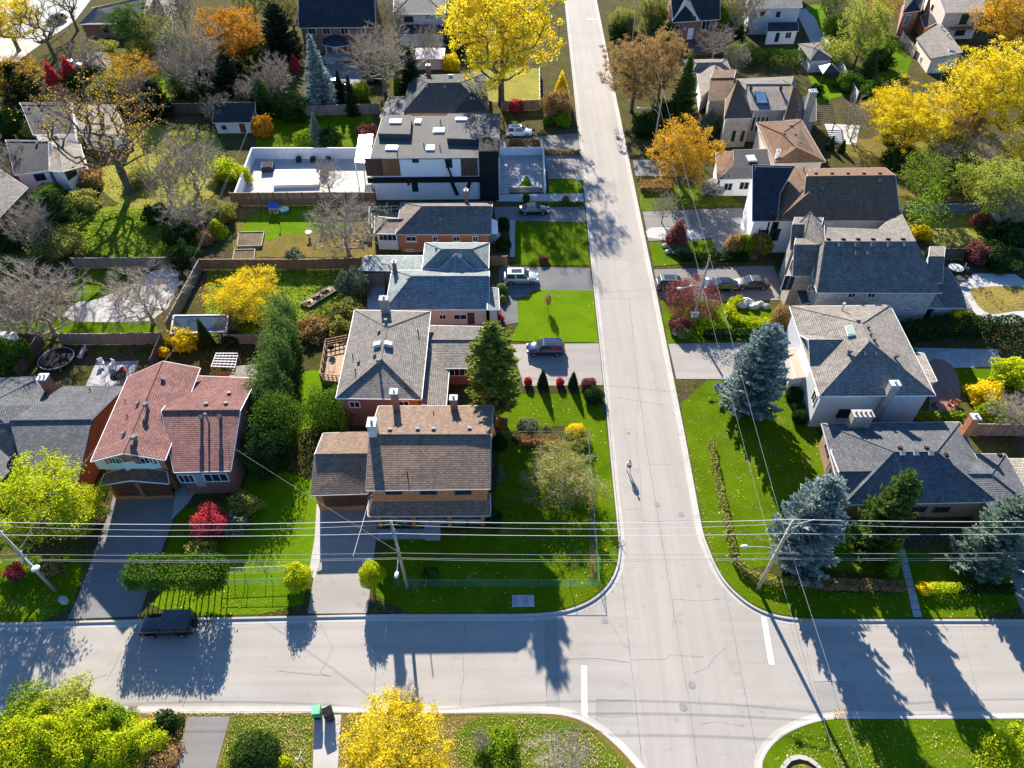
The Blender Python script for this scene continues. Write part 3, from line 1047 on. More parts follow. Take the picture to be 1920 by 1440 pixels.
    def panel(s, u, v, w, h, mat, name, depth=.06, off=0.0, label=None):
        r = s.wall_hit(u, v)
        if r is None: return None
        p, e, n = r
        mb = MB(); mb.obox(p + n * (depth / 2 + off + .004), e * w / 2, n * depth / 2, Vector((0, 0, h / 2)))
        o = mb.build(name, mat, s.root)
        if label: o['label'] = label
        return o

    def garage(s, u, v, w, h, mat, rows=4, cols=4):
        r = s.wall_hit(u, v)
        if r is None: return
        p, e, n = r
        z = Vector((0, 0, 1))
        mb = MB()
        mb.obox(p + n * .01, e * w / 2, n * .02, z * h / 2)
        for i in range(rows):
            for j in range(cols):
                mb.obox(p + n * .035 + e * w * ((j + .5) / cols - .5) + z * h * ((i + .5) / rows - .5), e * (w / cols * .44), n * .015, z * (h / rows * .42))
        mb.build('garage_door', mat, s.root)

    def vent(s, u, v, w=.38, h=.24, mat=None, name='roof_vent'):
        p, n = s.roof_hit(u, v)
        hx = Vector((-n.y, n.x, 0)); hx = hx.normalized() if hx.length > .01 else Vector((1, 0, 0))
        sy = n.cross(hx)
        mb = MB()
        mb.obox(p + n * h * .3, hx * w * .36, sy * w * .36, n * h * .3)
        mb.obox(p + n * h * .78, hx * w / 2, sy * w / 2, n * h * .2)
        mb.build(name, mat or TIN, s.root)

    def pipe(s, u, v, h=.6, r=.06, mat=None, cap=False, name='vent_pipe'):
        p, n = s.roof_hit(u, v)
        mb = MB().cyl((p.x, p.y, p.z - .1), r, h + .1, 8)
        if cap: mb.cyl((p.x, p.y, p.z + h), r * 2.0, .22, 10, r * 1.4)
        mb.build(name, mat or TIN, s.root)

    def sky(s, u, v, w, d, h=.16, mat=None, frame=None):
        p, n = s.roof_hit(u, v)
        hx = Vector((-n.y, n.x, 0)); hx = hx.normalized() if hx.length > .01 else Vector((1, 0, 0))
        sy = n.cross(hx)
        mb = MB(); mb.obox(p + n * h / 2, hx * w / 2, sy * d / 2, n * h / 2)
        f = mb.build('skylight', frame or OFFW, s.root)
        pb = MB(); pb.obox(p + n * (h + .02), hx * w * .43, sy * d * .43, n * .03)
        pb.build('pane', mat or GLASS, f)

    def chimney(s, u, v, w, d, h, mat, cap=None, pots=0, potmat=None, sink=1.5, rz=0.0):
        p, n = s.roof_hit(u, v)
        mb = MB().box((p.x, p.y, p.z - sink), w, d, h + sink, rz)
        c = mb.build('chimney', mat, s.root)
        cb = MB().box((p.x, p.y, p.z + h), w + .16, d + .16, .13, rz)
        cb.build('chimney_cap', cap or CONC, c)
        if pots:
            for i in range(pots):
                x = (i - (pots - 1) / 2) * w / pots
                q = MB().cyl((p.x + x * math.cos(rz), p.y + x * math.sin(rz), p.z + h + .13), .14, .32, 8, .11)
                q.build('chimney_pot', potmat or OFFW, c)

    def box(s, c, sx, sy, sz, mat, name, rz=0.0):
        return MB().box(c, sx, sy, sz, rz).build(name, mat, s.root)


def prism_px(px, h0, h1, mat, name, parent=None, at_h=None):
    pts = [g(u, v, h1 if at_h is None else at_h) for u, v in px]
    return MB().prism([(p.x, p.y) for p in pts], h0, h1).build(name, mat, parent)


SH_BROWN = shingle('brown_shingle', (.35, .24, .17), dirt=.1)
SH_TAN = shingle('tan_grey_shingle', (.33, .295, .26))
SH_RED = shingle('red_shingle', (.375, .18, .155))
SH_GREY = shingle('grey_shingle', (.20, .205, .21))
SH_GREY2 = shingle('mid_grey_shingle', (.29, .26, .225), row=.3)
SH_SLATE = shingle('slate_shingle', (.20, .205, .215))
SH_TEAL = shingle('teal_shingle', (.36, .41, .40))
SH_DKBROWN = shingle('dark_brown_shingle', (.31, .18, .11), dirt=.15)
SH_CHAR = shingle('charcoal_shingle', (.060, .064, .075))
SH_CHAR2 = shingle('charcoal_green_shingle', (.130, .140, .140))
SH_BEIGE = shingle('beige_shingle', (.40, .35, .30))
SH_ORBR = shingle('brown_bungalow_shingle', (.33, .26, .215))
BR_ORANGE = brick('orange_brick', (.60, .20, .065), (.42, .21, .11))
BR_RED = brick('red_brick', (.30, .115, .075), (.30, .2, .16))
BR_BROWN = brick('brown_brick', (.36, .19, .115), (.32, .24, .18))
BR_GREY = brick('grey_brick', (.30, .28, .27))
BR_WHITE = brick('white_brick', (.70, .68, .64))
STUCCO = plain('cream_stucco', (.62, .54, .45), .9, .06)
STUCCO_G = plain('grey_stucco', (.50, .51, .52), .9, .06)
STUCCO_W = plain('white_stucco', (.78, .77, .75), .9, .05)
SIDING = plain('pale_blue_siding', (.55, .66, .62), .7, .05)
STONE_T = stone('tan_stone', (.42, .36, .29))
STONE_G = stone('grey_stone', (.40, .38, .36))
MEMB = plain('flat_roof_membrane', (.085, .082, .078), .9, .18, .6)
WOODP = planks('wood_cladding', (.27, .115, .045), .2)
WOODK = planks('dark_wood_cladding', (.10, .055, .035), .2)
BROWN_DOOR = plain('brown_door', (.115, .045, .025), .6, .15)
TILES = plain('porch_tiles', (.34, .37, .38), .7, .1, 2)

# ======== brown roofed corner house with double garage
h = House('brick_house', 'two storey brick house with long brown roof and double garage on the street corner', 800, 930)
h.section(dict(a=(710, 761, 6.2), b=(925, 761, 6.2), c=(920, 815, 8.28), d=(692.5, 815, 8.28), e=(686, 919, 6.2), f=(919, 916, 6.2)),
          ['a b c d', 'd c f e'], SH_BROWN, BR_ORANGE, OFFW, over=.35)
h.section(dict(a=(606, 812, 3.4), b=(696, 809, 3.4), c=(692, 851, 5.05), d=(590, 852, 5.05), e=(583, 928, 3.4), f=(690, 925, 3.4)),
          ['a b c d', 'd c f e'], SH_BROWN, BR_ORANGE, OFFW, over=.35)
h.section(dict(a=(700, 928, 4.3), b=(919, 926, 4.3), c=(919, 966, 3.0), d=(704, 967, 3.0), e=(690, 967, 3.0), f=(691, 931, 3.0)),
          ['a b c d', 'a d e f'], SH_BROWN, BR_ORANGE, OFFW, walls=False, caps=False)
for u, w in ((738, 1.6), (803, 1.6), (868, 1.6)):
    h.win(u, 920, w, 1.1, DKGREY)
for u, v in ((710, 972), (775, 972), (842, 971), (905, 969)):
    p = g(u, v, 1.6)
    h.box((p.x, p.y + .15, .12), .42, .42, 2.75, BR_ORANGE, 'pillar')
pf = [g(701, 946, .3), g(921, 944, .3), g(921, 976, .3), g(704, 978, .3)]
MB().prism([(p.x, p.y) for p in pf], .125, .34).build('porch_floor', TILES, h.root)
for u in (722, 757, 790, 823, 860, 893):
    p = g(u, 977, .8); MB().box((p.x, p.y, .34), 1.5, .06, .75).build('porch_railing', GREY, h.root)
h.garage(631, 937, 2.6, 2.3, BROWN_DOOR)
h.garage(675, 935, 2.6, 2.3, BROWN_DOOR)
for u in (600, 655):
    p = g(u, 938, 1.5); h.box((p.x, p.y, .12), .45, .5, 2.9, BR_ORANGE, 'pillar')
h.chimney(701, 812, .75, 1.1, 1.5, BR_WHITE, OFFW, 1)
h.chimney(744, 768, .62, .62, 2.6, BR_RED, WHITE, 1)
h.chimney(852, 768, .68, .62, 1.7, BR_RED, OFFW, 1)
for u, v in ((731, 807), (783, 806), (813, 806), (880, 805)): h.vent(u, v)
h.pipe(813, 776, .35, .05, DKGREY); h.pipe(765, 897, 1.0, .05, BLACK)
# service box on the gable
# ======== grey hip roofed house
h = House('brick_house', 'brick house with big greyish tan hip roof, two skylights and a wooden deck', 740, 690)
h.section(dict(a=(665, 581, 5.0), b=(807, 584, 5.0), c=(790, 748, 5.0), d=(630, 746, 5.0), e=(726, 614, 6.7), f=(715, 674, 6.75)),
          ['a b e', 'b c f e', 'c d f', 'd a e f'], SH_TAN, BR_RED, WHITE, over=.45)
h.section(dict(a=(806, 610, 3.2), b=(905, 612, 3.2), c=(903, 638, 4.3), d=(800, 638, 4.3), e=(812, 690, 3.2), f=(897, 690, 3.2)),
          ['a b c d', 'd c f e'], SH_TAN, BR_RED, WHITE, over=.4)
h.section(dict(a=(802, 652, 4.1), b=(842, 690, 3.0), c=(836, 763, 3.0), d=(790, 757, 4.1)), ['a b c d'], SH_TAN, BR_RED, WHITE, over=.3, caps=False)
h.chimney(724, 587, 1.0, .8, 2.2, BR_GREY, CONC, 1)
h.sky(709, 648, .7, .9, .35, plain('white_dome', (.75, .75, .73), .3)); h.sky(727, 647, .7, .9, .35, plain('white_dome', (.75, .75, .73), .3))
h.pipe(724, 607, .5, .14, TIN, True); h.pipe(711, 685, .7, .14, TIN, True)
for u, v in ((711, 622), (703, 666), (673, 679)): h.vent(u, v, .38, .25)
for u, v in ((784, 624), (662, 670), (667, 698)): h.pipe(u, v, .5, .06, BLACK)
h.vent(736, 737, .6, .9, OFFW, 'roof_vent')
h.win(857, 697, 3.0, 1.3, WHITE, 4); h.win(665, 758, 1.2, 1.0); h.win(757, 757, 1.2, 1.0)
# deck with railing
dk = [g(613, 648, 1.0), g(652, 640, 1.0), g(640, 716, 1.0), g(602, 712, 1.0)]
o = MB().prism([(p.x, p.y) for p in dk], .125, 1.0).build('deck', DECK, h.root)
rl = MB()
for a, b in ((0, 1), (3, 0), (2, 3)):
    for z in (1.25, 1.6, 2.0): rl.beam(dk[a] + Vector((0, 0, z - 1)), dk[b] + Vector((0, 0, z - 1)), .09, .09)
    for k in range(6):
        p = dk[a].lerp(dk[b], k / 5); rl.box((p.x, p.y, .12), .1, .1, 1.9)
rl.build('railing', WOOD, h.root)
# ======== teal roofed house
h = House('bungalow', 'cream bungalow with blue green shingle roof and a flat carport at the back', 830, 560)
h.section(dict(a=(735, 506, 3.0), b=(917, 507, 3.0), c=(917, 518, 5.0), d=(772, 518, 5.0), e=(722, 580, 3.0), f=(917, 580, 3.0)),
          ['a b c d', 'd c f e', 'a d e'], SH_TEAL, STUCCO, WHITE, over=.4)
h.section(dict(a=(797, 455, 3.2), b=(917, 455, 3.2), c=(916, 503, 3.2), d=(792, 503, 3.2), e=(828, 467, 5.3), f=(884, 467, 5.3)),
          ['a b f e', 'b c f', 'c d e f', 'd a e'], SH_TEAL, STUCCO, WHITE, over=.4)
h.section(dict(a=(855, 475, 5.2), b=(892, 511, 3.3), c=(855, 517, 3.6), d=(817, 511, 3.3)), ['a b c', 'a c d'], SH_TEAL, STUCCO, WHITE, walls=False)
h.section(dict(a=(686, 479, 3.1), b=(794, 479, 3.1), c=(790, 508, 2.8), d=(674, 506, 2.8)), ['a b c d'], SH_TEAL, WOODG, WHITE, over=.3, caps=False)
h.section(dict(a=(914, 538, 3.4), b=(934, 540, 2.9), c=(936, 580, 2.9), d=(914, 580, 3.4)), ['a b c d'], SH_TEAL, STUCCO, WHITE, over=.25, caps=False)
h.win(863, 594, 1.7, .9, WHITE, 1); h.panel(883, 597, .9, 1.9, BROWN_DOOR, 'door'); h.win(830, 594, .9, .8)
h.chimney(741, 508, .5, .5, 1.4, BR_RED, OFFW, 1)
h.vent(861, 482, .5, .5, OFFW); h.vent(833, 477, .5, .5); h.vent(809, 547, .4, .25); h.vent(767, 523); h.vent(819, 466)
MB().tube([g(848, 572, 3.4), g(848, 556, 4.9)], .03, 5).build('antenna', TIN, h.root)
# ======== orange brick bungalow
h = House('bungalow', 'orange brick bungalow with dark brown hip roof and white sunroom', 830, 440)
h.section(dict(a=(752, 380, 3.4), b=(924, 379, 3.4), c=(922, 387, 5.5), d=(792, 387, 5.5), e=(742, 439, 3.4), f=(920, 439, 3.4)),
          ['a b c d', 'd c f e', 'a d e'], SH_ORBR, BR_ORANGE, OFFW, over=.35)
h.section(dict(a=(703, 405, 3.1), b=(764, 411, 3.1), c=(745, 438, 3.1), d=(702, 437, 3.1), e=(725, 411, 3.9), f=(766, 411, 3.9)),
          ['d a e', 'a b f e', 'e f c d'], SH_ORBR, STUCCO_W, WHITE, over=.3)
for u, w in ((771, 1.5), (816, .75), (856, 1.0), (891, .8)): h.win(u, 447.5, w, .85, WHITE, 1, sill=True)
h.win(727, 445, 2.6, 1.1, WHITE, 3); h.win(769, 469, 1.0, .45, WHITE, 1)
h.panel(780, 471, 3.3, .8, CONC, 'foundation', .05)
h.chimney(875, 381, .5, .5, 2.1, BR_RED, OFFW, 1)
for u, v in ((802, 391), (851, 391), (902, 391), (817, 418)): h.vent(u, v, .45, .28)
h.pipe(826, 416, .5, .06)
aw = [g(922, 410, 2.9), g(933, 414, 2.5), g(934, 438, 2.5), g(922, 438, 2.9)]
m_ = MB(); m_.add([tuple(p) for p in aw] + [(p.x, p.y, p.z - .08) for p in aw], [(0, 3, 2, 1), (4, 5, 6, 7), (0, 1, 5, 4), (1, 2, 6, 5), (2, 3, 7, 6), (3, 0, 4, 7)])
m_.build('awning', WHITE, h.root)
for p in aw[1:3]: MB().box((p.x - .1, p.y, .12), .08, .08, 2.3).build('awning_post', WHITE, h.root)
MB().box((g(928, 445, .5).x, g(928, 445, .5).y, .12), 1.6, 2.2, .5).build('porch_floor', CONC, h.root)
dk = [g(694, 398, 1.0), g(748, 396, 1.0), g(748, 408, 1.0), g(693, 428, 1.0)]
MB().prism([(p.x, p.y) for p in dk], .125, .9).build('deck', WOODG, h.root)
rl = MB()
for a, b in ((0, 1), (3, 0)):
    for z in (.4, .95): rl.beam(dk[a] + Vector((0, 0, z)), dk[b] + Vector((0, 0, z)), .08, .08)
    for k in range(5):
        p = dk[a].lerp(dk[b], k / 4); rl.box((p.x, p.y, .12), .1, .1, 1.85)
rl.build('railing', OFFW, h.root)
# ======== white flat roofed modern house
h = House('modern_house', 'modern white and timber house with flat black roof, skylights and slanted black stripes', 800, 330)
H5 = 7.4
h.slab([(717, 219), (936, 217), (936, 294), (694, 296)], H5, MEMB, STUCCO_W, .35, trim=OFFW)
h.slab([(727, 216), (771, 216), (768, 251), (709, 250)], H5 + .9, MEMB, DKGREY, .2, base=H5 - .3, trim=DKGREY)
h.slab([(840, 213), (937, 213), (936, 262), (838, 259)], H5 + .9, MEMB, DKGREY, .2, base=H5 - .3, trim=DKGREY)
bl = [g(899, 258, 8.6), g(935, 258, 8.6)]
yb = g(899, 294, 7.4).y
MB().prism([(bl[0].x, yb - .55), (bl[1].x, yb - .55), (bl[1].x, bl[0].y), (bl[0].x, bl[0].y)], .13, 8.6).build('stair_tower', BLACK, h.root)
# facade pieces
h.panel(701, 313, 2.6, 3.0, WOODK, 'timber_panel', .07); h.panel(731, 313, 3.1, 3.0, WOODP, 'timber_panel', .07)
h.panel(880, 313, 2.6, 3.0, WOODK, 'timber_panel', .07)
h.panel(797, 336, 18.0, .85, BLACK, 'black_band', .35)
r = h.wall_hit(840, 312)
if r:
    p, e, n = r
    m_ = MB()
    for uu, top, bot in ((836, 298, 334), (846, 338, 365), (882, 338, 362)):
        a, b_ = h.wall_hit(uu - (1 if uu == 836 else 0) , top), h.wall_hit(uu + (12 if uu < 880 else -8), bot)
        if a and b_:
            m_.beam(a[0] + n * .12, b_[0] + n * .12, .2, .5)
    m_.build('black_stripe', BLACK, h.root)
for u, v, w, hh in ((779, 301, 1.0, .7), (842, 306, 1.0, 1.5), (815, 338, 1.3, .5), (838, 338, 1.3, .5), (778, 348, 1.0, 2.1), (766, 345, .4, .4)): h.win(u, v, w, hh, DKGREY, 0)
for u, v, w, d in ((742, 229, 1.9, 1.4), (784, 229, 1.0, 1.6), (823, 246, 1.8, 1.6), (865, 225, 1.9, .9), (735, 279, 1.9, 1.3), (807, 279, 1.3, 1.5)):
    h.sky(u, v, w, d, .25, plain('white_dome', (.75, .75, .73), .3), WHITE)
for u, v in ((770, 246), (795, 275), (825, 279), (826, 231), (745, 290)): h.pipe(u, v, .7, .08, DKGREY)
# low glass canopy at the courtyard side
cn = [g(673, 253, 4.6), g(699, 251, 4.6), g(693, 306, 4.6), g(665, 304, 4.6)]
MB().prism([(p.x, p.y) for p in cn], 4.4, 4.62).build('canopy', GREY, h.root)
MB().prism([(p.x * .985 + (-.015) * 23, p.y * .985 + .015 * 105) for p in cn], 4.625, 4.64).build('canopy_glass', plain('green_glass', (.20, .30, .24), .2), h.root)
for p in cn: MB().box((p.x * .99 - .2, p.y, .12), .14, .14, 4.3).build('canopy_post', WHITE, h.root)
# ---- walled courtyard west of the modern house
ct = thing('courtyard_wall', 'white rendered wall round the pale paved courtyard', 'wall', g(560, 330))
A, B_, C_, D_ = g(472, 277, 2.2), g(690, 277, 2.2), g(697, 362, .3), g(440, 361, 2.2)
for p, q, hh, mt in ((A, B_, 2.2, STUCCO_W), (A, D_, 2.2, STUCCO_W)):
    d = (q - p); d.z = 0; d.normalize(); n = Vector((-d.y, d.x, 0)) * .12
    MB().prism([((p + n).x, (p + n).y), ((q + n).x, (q + n).y), ((q - n).x, (q - n).y), ((p - n).x, (p - n).y)], .12, hh).build('wall_panel', mt, ct)
sheet('patio', 'pale blue grey paved courtyard floor', CONC_PALE, [(474, 296), (690, 294), (700, 372), (438, 374)], lay=5)
prism_px([(516, 318), (600, 317), (598, 345), (512, 347)], .125, .75, WHITE, 'platform')
tag(bpy.data.objects['platform'], 'raised white platform in the middle of the paved courtyard', 'platform')
for k, u in enumerate((561, 588, 616)):
    b = g(u, 304, .12)
    t = thing('planter', ['black square planter against the courtyard wall, farthest from the house', 'black square planter in the middle of the three by the courtyard wall', 'black square planter against the courtyard wall, nearest the house'][k], 'planter', b, 'black planters by the courtyard wall')
    MB().box((b.x, b.y, .14), .75, .75, .8, 0, 1.1).build('pot', BLACK, t)
    MB().ball((b.x, b.y, 1.0), .42, .42, .2).build('soil', SOIL, t)
b = g(503, 318, .12)
t = thing('hot_tub', 'dark covered hot tub in the white courtyard', 'hot tub', b)
MB().box((b.x, b.y, .14), 1.9, 2.3, .85, .15).build('tub', DKGREY, t)
MB().box((b.x, b.y, .99), 1.7, 2.1, .12, .15, .95).build('cover', BLACK, t)
# ---- front court with green wedge
fc = thing('garden_wall', 'low white wall round the front court of the flat roofed house', 'wall', g(980, 330))
w0, w1, w2, w3 = g(938, 291, .2), g(1018, 290, .2), g(1022, 362, .2), g(936, 362, .2)
for p, q in ((w0, w1), (w1, w2)):
    d = (q - p).normalized(); n = Vector((-d.y, d.x, 0)) * .12
    MB().prism([((p + n).x, (p + n).y), ((q + n).x, (q + n).y), ((q - n).x, (q - n).y), ((p - n).x, (p - n).y)], .12, 1.6).build('wall_panel', STUCCO_W, fc)
sheet('patio', 'dark stone front court behind the low white wall', PATIO, [(937, 292), (1018, 292), (1021, 361), (936, 361)], lay=5)
sheet('garden_bed', 'white edged wedge of green plants in the front court', WHITE, [(985, 328), (992, 330), (1004, 346), (1018, 352), (960, 352), (976, 344)], lay=6)
sheet('lawn', 'small triangular turf in the front court', GRASS_B, [(986, 331), (990, 332), (1000, 350), (972, 350)], lay=7)
sheet('path', 'reddish strip of paving in the front court', PAVE_RED, [(950, 352), (1016, 352), (1018, 360), (950, 360)], lay=8)
for k in range(5):
    b = g(946, 340 + k * 5.5, .2); MB().box((b.x, b.y, .15), 1.5, .45, .1 + .05 * k).build('step', CONC, fc)
# ======== dark hip roofed house behind the modern house
h = House('brick_house', 'house with wide charcoal hip roof just beyond the flat roofed house', 840, 190)
h.section(dict(a=(768, 141, 3.2), b=(911, 137, 3.2), c=(917, 212, 3.2), d=(756, 211, 3.2), e=(803, 156, 6.6), f=(862, 155, 6.6)),
          ['a b f e', 'b c f', 'c d e f', 'd a e'], SH_CHAR2, BR_BROWN, DKGREY, over=.4)
h.section(dict(a=(885, 171, 5.9), b=(920, 213, 3.1), c=(850, 213, 3.1)), ['a b c'], SH_CHAR, BR_BROWN, DKGREY, walls=False, caps=False)
h.slab([(729, 181), (760, 181), (756, 217), (712, 219)], 3.3, SH_GREY, BR_BROWN, .2, trim=OFFW)
h.chimney(804, 144, .8, .8, 2.2, BR_RED, OFFW, 1); h.vent(845, 146, 1.0, .6, OFFW)
for u, v in ((800, 163), (834, 163), (883, 185), (798, 142)): h.vent(u, v, .5, .3)
# ======== red brick house at the top
h = House('brick_house', 'red brick house with dark blue roof and small gabled porch at the top', 630, 60)
h.section(dict(a=(560, -40, 5.6), b=(705, -40, 5.6), c=(702, -12, 10.3), d=(560, -12, 10.3), e=(560, 52, 5.6), f=(704, 51, 5.6)),
          ['a b c d', 'd c f e'], SH_CHAR, BR_RED, WHITE, over=.4)
h.section(dict(a=(603, 72, 2.9), b=(628, 65, 4.2), c=(657, 71, 2.9), d=(655, 84, 2.9), e=(630, 88, 3.9), f=(605, 84, 2.9)), ['a b e f', 'b c d e'], SH_CHAR, WHITE, WHITE, walls=False)
for u in (585, 612, 646, 678): h.win(u, 58, 1.7, 1.5, WHITE, 1)
for u in (612, 632, 652): p = g(u, 94, 1.5); h.box((p.x, p.y, .12), .2, .2, 2.7, WHITE, 'porch_post')
p = g(632, 104, .6); h.box((p.x, p.y, .13), 5.5, 4.0, .7, CONC, 'porch_floor'); h.box((p.x - 1, p.y - 2.9, .13), 2.0, 1.6, .35, CONC, 'steps')
h.panel(628, 96, 1.2, 2.1, WHITE, 'door')
# ======== grey gable house at the top
h = House('gable_house', 'grey gabled house with white trim at the top beside the yellow tree', 785, 30)
h.section(dict(a=(738, 26, 5.6), b=(834, 26, 5.6), c=(783, -22, 8.4), d=(740, -45, 5.6), e=(838, -45, 5.6), f=(785, -60, 8.4)),
          ['a c b', 'a d f c', 'b c f e'], SH_GREY, STUCCO_G, WHITE, over=.4)
h.section(dict(a=(752, 46, 3.6), b=(838, 46, 3.6), c=(842, 64, 2.8), d=(748, 64, 2.8)), ['a b c d'], SH_CHAR, STUCCO_G, WHITE, over=.3, caps=False)
h.win(766, 36, 2.2, 1.3, DKGREY, 1); h.win(806, 31, 1.6, .7, DKGREY, 1)
h = House('garage', 'low outbuilding with pale corrugated metal roof', 803, 110, 'garage')
h.section(dict(a=(774, 90, 3.0), b=(834, 90, 3.0), c=(832, 110, 2.5), d=(772, 110, 2.5)), ['a b c d'], planks('corrugated_metal', (.55, .50, .48), .45), STUCCO_G, WHITE, over=.3, caps=False)
h.win(800, 118, 1.0, 1.0, DKGREY)
# ======== garden shed
h = House('garden_shed', 'garden shed with dark blue roof behind the white courtyard', 435, 230, 'shed')
h.section(dict(a=(402, 186, 2.4), b=(478, 186, 2.4), c=(478, 193, 4.6), d=(402, 193, 4.6), e=(399, 230, 2.3), f=(480, 229, 2.3)), ['a b c d', 'd c f e'], SH_CHAR, STUCCO_G, OFFW, over=.25)
h.win(420, 239, .9, .8, DKGREY); h.panel(455, 240, 1.0, 1.7, BROWN_DOOR, 'door')
# ======== red roofed house
h = House('brick_house', 'house with two pinkish red roofs and white shuttered gable windows', 330, 900)
h.section(dict(a=(240, 706, 5.4), b=(305, 677, 7.1), c=(375, 690, 5.4), d=(309, 862, 5.4), e=(232, 849, 7.1), f=(170, 865, 5.4)),
          ['a b e f', 'b c d e'], SH_RED, BR_ORANGE, WHITE, over=.5)
h.section(dict(a=(352, 704, 4.3), b=(481, 709, 4.3), c=(450, 769, 6.6), d=(303, 770, 6.6), e=(326, 885, 4.3), f=(432, 882, 4.3)),
          ['a b c d', 'd c f e'], SH_RED, BR_RED, WHITE, over=.4)
h.section(dict(a=(196, 888, 3.4), b=(250, 874, 4.2), c=(312, 884, 3.4), d=(316, 906, 3.0), e=(245, 900, 3.8), f=(186, 910, 3.0)), ['a b e f', 'b c d e'], SH_DKBROWN, BR_ORANGE, WHITE, walls=True, over=.35)
h.panel(206, 872, 2.9, 1.5, SIDING, 'siding', .02); h.panel(266, 872, 3.3, 1.5, SIDING, 'siding', .02)
for u, v in ((217, 863), (272, 863)):
    h.win(u, v, 1.5, 1.0, WHITE, 3)
    for du in (-15, 15): h.panel(u + du, v, .55, 1.0, WOOD, 'shutter', .07)
h.garage(237, 917, 2.7, 2.2, BROWN_DOOR); h.garage(291, 917, 2.7, 2.2, BROWN_DOOR)
h.panel(264, 916, .35, 2.4, WOOD, 'pillar', .2)
h.win(350, 897, 1.6, 1.3, WHITE, 2); h.win(405, 895, 2.4, 1.3, WHITE, 2); h.panel(374, 900, .95, 2.0, GREY, 'door')
h.pipe(278, 768, .75, .16, TIN, True); h.pipe(255, 826, .5, .2, TIN, True); h.pipe(392, 793, 1.2, .1, TIN, True)
for u, v in ((260, 757), (234, 813), (305, 711), (387, 759), (424, 758), (430, 739)): h.vent(u, v, .4, .26)
for u, v in ((379, 784), (414, 783)): h.vent(u, v, .4, .5)
h.pipe(235, 752, .3, .05, BLACK); h.pipe(239, 781, .3, .05, BLACK)
MB().tube([g(430, 866, 4.6), g(429, 834, 6.4)], .03, 5).build('service_mast', TIN, h.root)
# ======== grey roofed house at the left edge
h = House('brick_house', 'house with weathered dark grey roofs cut by the left edge of the view', 70, 860)
h.section(dict(a=(-90, 712, 3.4), b=(82, 705, 3.4), c=(84, 760, 3.4), e=(-30, 760, 5.6), f=(49, 829, 3.4), d=(-40, 905, 3.4)), ['a b e', 'b c f e', 'e f d', 'a e d'], SH_GREY, BR_ORANGE, DKGREY, walls=False)
h.section(dict(a=(120, 724, 3.2), b=(236, 724, 3.2), c=(172, 787, 5.45), d=(18, 789, 5.45), e=(49, 904, 3.2), f=(146, 906, 3.2)), ['a b c d', 'd c f e'], SH_GREY, BR_ORANGE, DKGREY, over=.5)
h.section(dict(a=(-30, 796, 4.9), b=(22, 793, 4.9), c=(49, 829, 3.3), d=(30, 868, 3.3), e=(-10, 915, 3.3), f=(-110, 915, 3.3)), ['a b c d e f'], SH_GREY, BR_ORANGE, DKGREY, over=.4, walls=False, caps=False)
h.chimney(90, 722, .9, .9, 1.2, BR_RED, WHITE, 2); h.pipe(170, 733, .4, .06, BLACK)
MB().tube([g(137, 862, 4.4), g(137, 848, 5.0)], .03, 5).build('service_mast', TIN, h.root)
# ======== white house, upper left
h = House('white_house', 'white rendered house with navy roof behind the bare trunk at upper left', 85, 340)
h.section(dict(a=(10, 262, 4.4), b=(98, 264, 4.4), c=(90, 267, 5.4), d=(12, 266, 5.4), e=(28, 328, 3.6), f=(91, 319, 3.6)), ['d c f e', 'a b c d'], SH_CHAR, STUCCO_W, WHITE, over=.3)
h.section(dict(a=(112, 278, 4.6), b=(150, 268, 3.2), c=(160, 310, 3.2), d=(116, 322, 4.6), e=(92, 320, 3.4), f=(96, 268, 3.4)), ['a b c d', 'a d e f'], SH_BEIGE, STUCCO_W, WHITE, over=.3)
h.section(dict(a=(36, 192, 4.6), b=(136, 192, 4.6), c=(134, 199, 5.6), d=(40, 197, 5.6), e=(62, 252, 4.0), f=(140, 250, 4.0)), ['a b c d', 'd c f e'], SH_CHAR, STUCCO_W, WHITE, over=.3)
h.section(dict(a=(132, 197, 3.4), b=(212, 196, 3.4), c=(240, 250, 3.0), d=(150, 252, 3.0)), ['a b c d'], SH_GREY2, STUCCO_W, WHITE, over=.3, caps=False)
h.win(75, 332, 1.6, 1.2, DKGREY); h.win(100, 260, 1.6, 1.0, DKGREY, 2); h.vent(55, 202); h.vent(80, 202); h.vent(70, 270); h.win(133, 325, 2.2, 1.4, DKGREY, 1)
h.sky(204, 238, .9, .9)
# ======== brick house at the left edge
h = House('brick_house', 'brick house with pale grey roof at the left edge below the white house', 20, 380)
h.section(dict(a=(-60, 318, 4.5), b=(0, 318, 4.5), c=(52, 352, 3.8), d=(-8, 414, 3.8), e=(-90, 414, 4.4)), ['a b c d e'], SH_GREY2, BR_RED, OFFW, over=.3, caps=False)
h.win(12, 398, 1.0, 1.0)
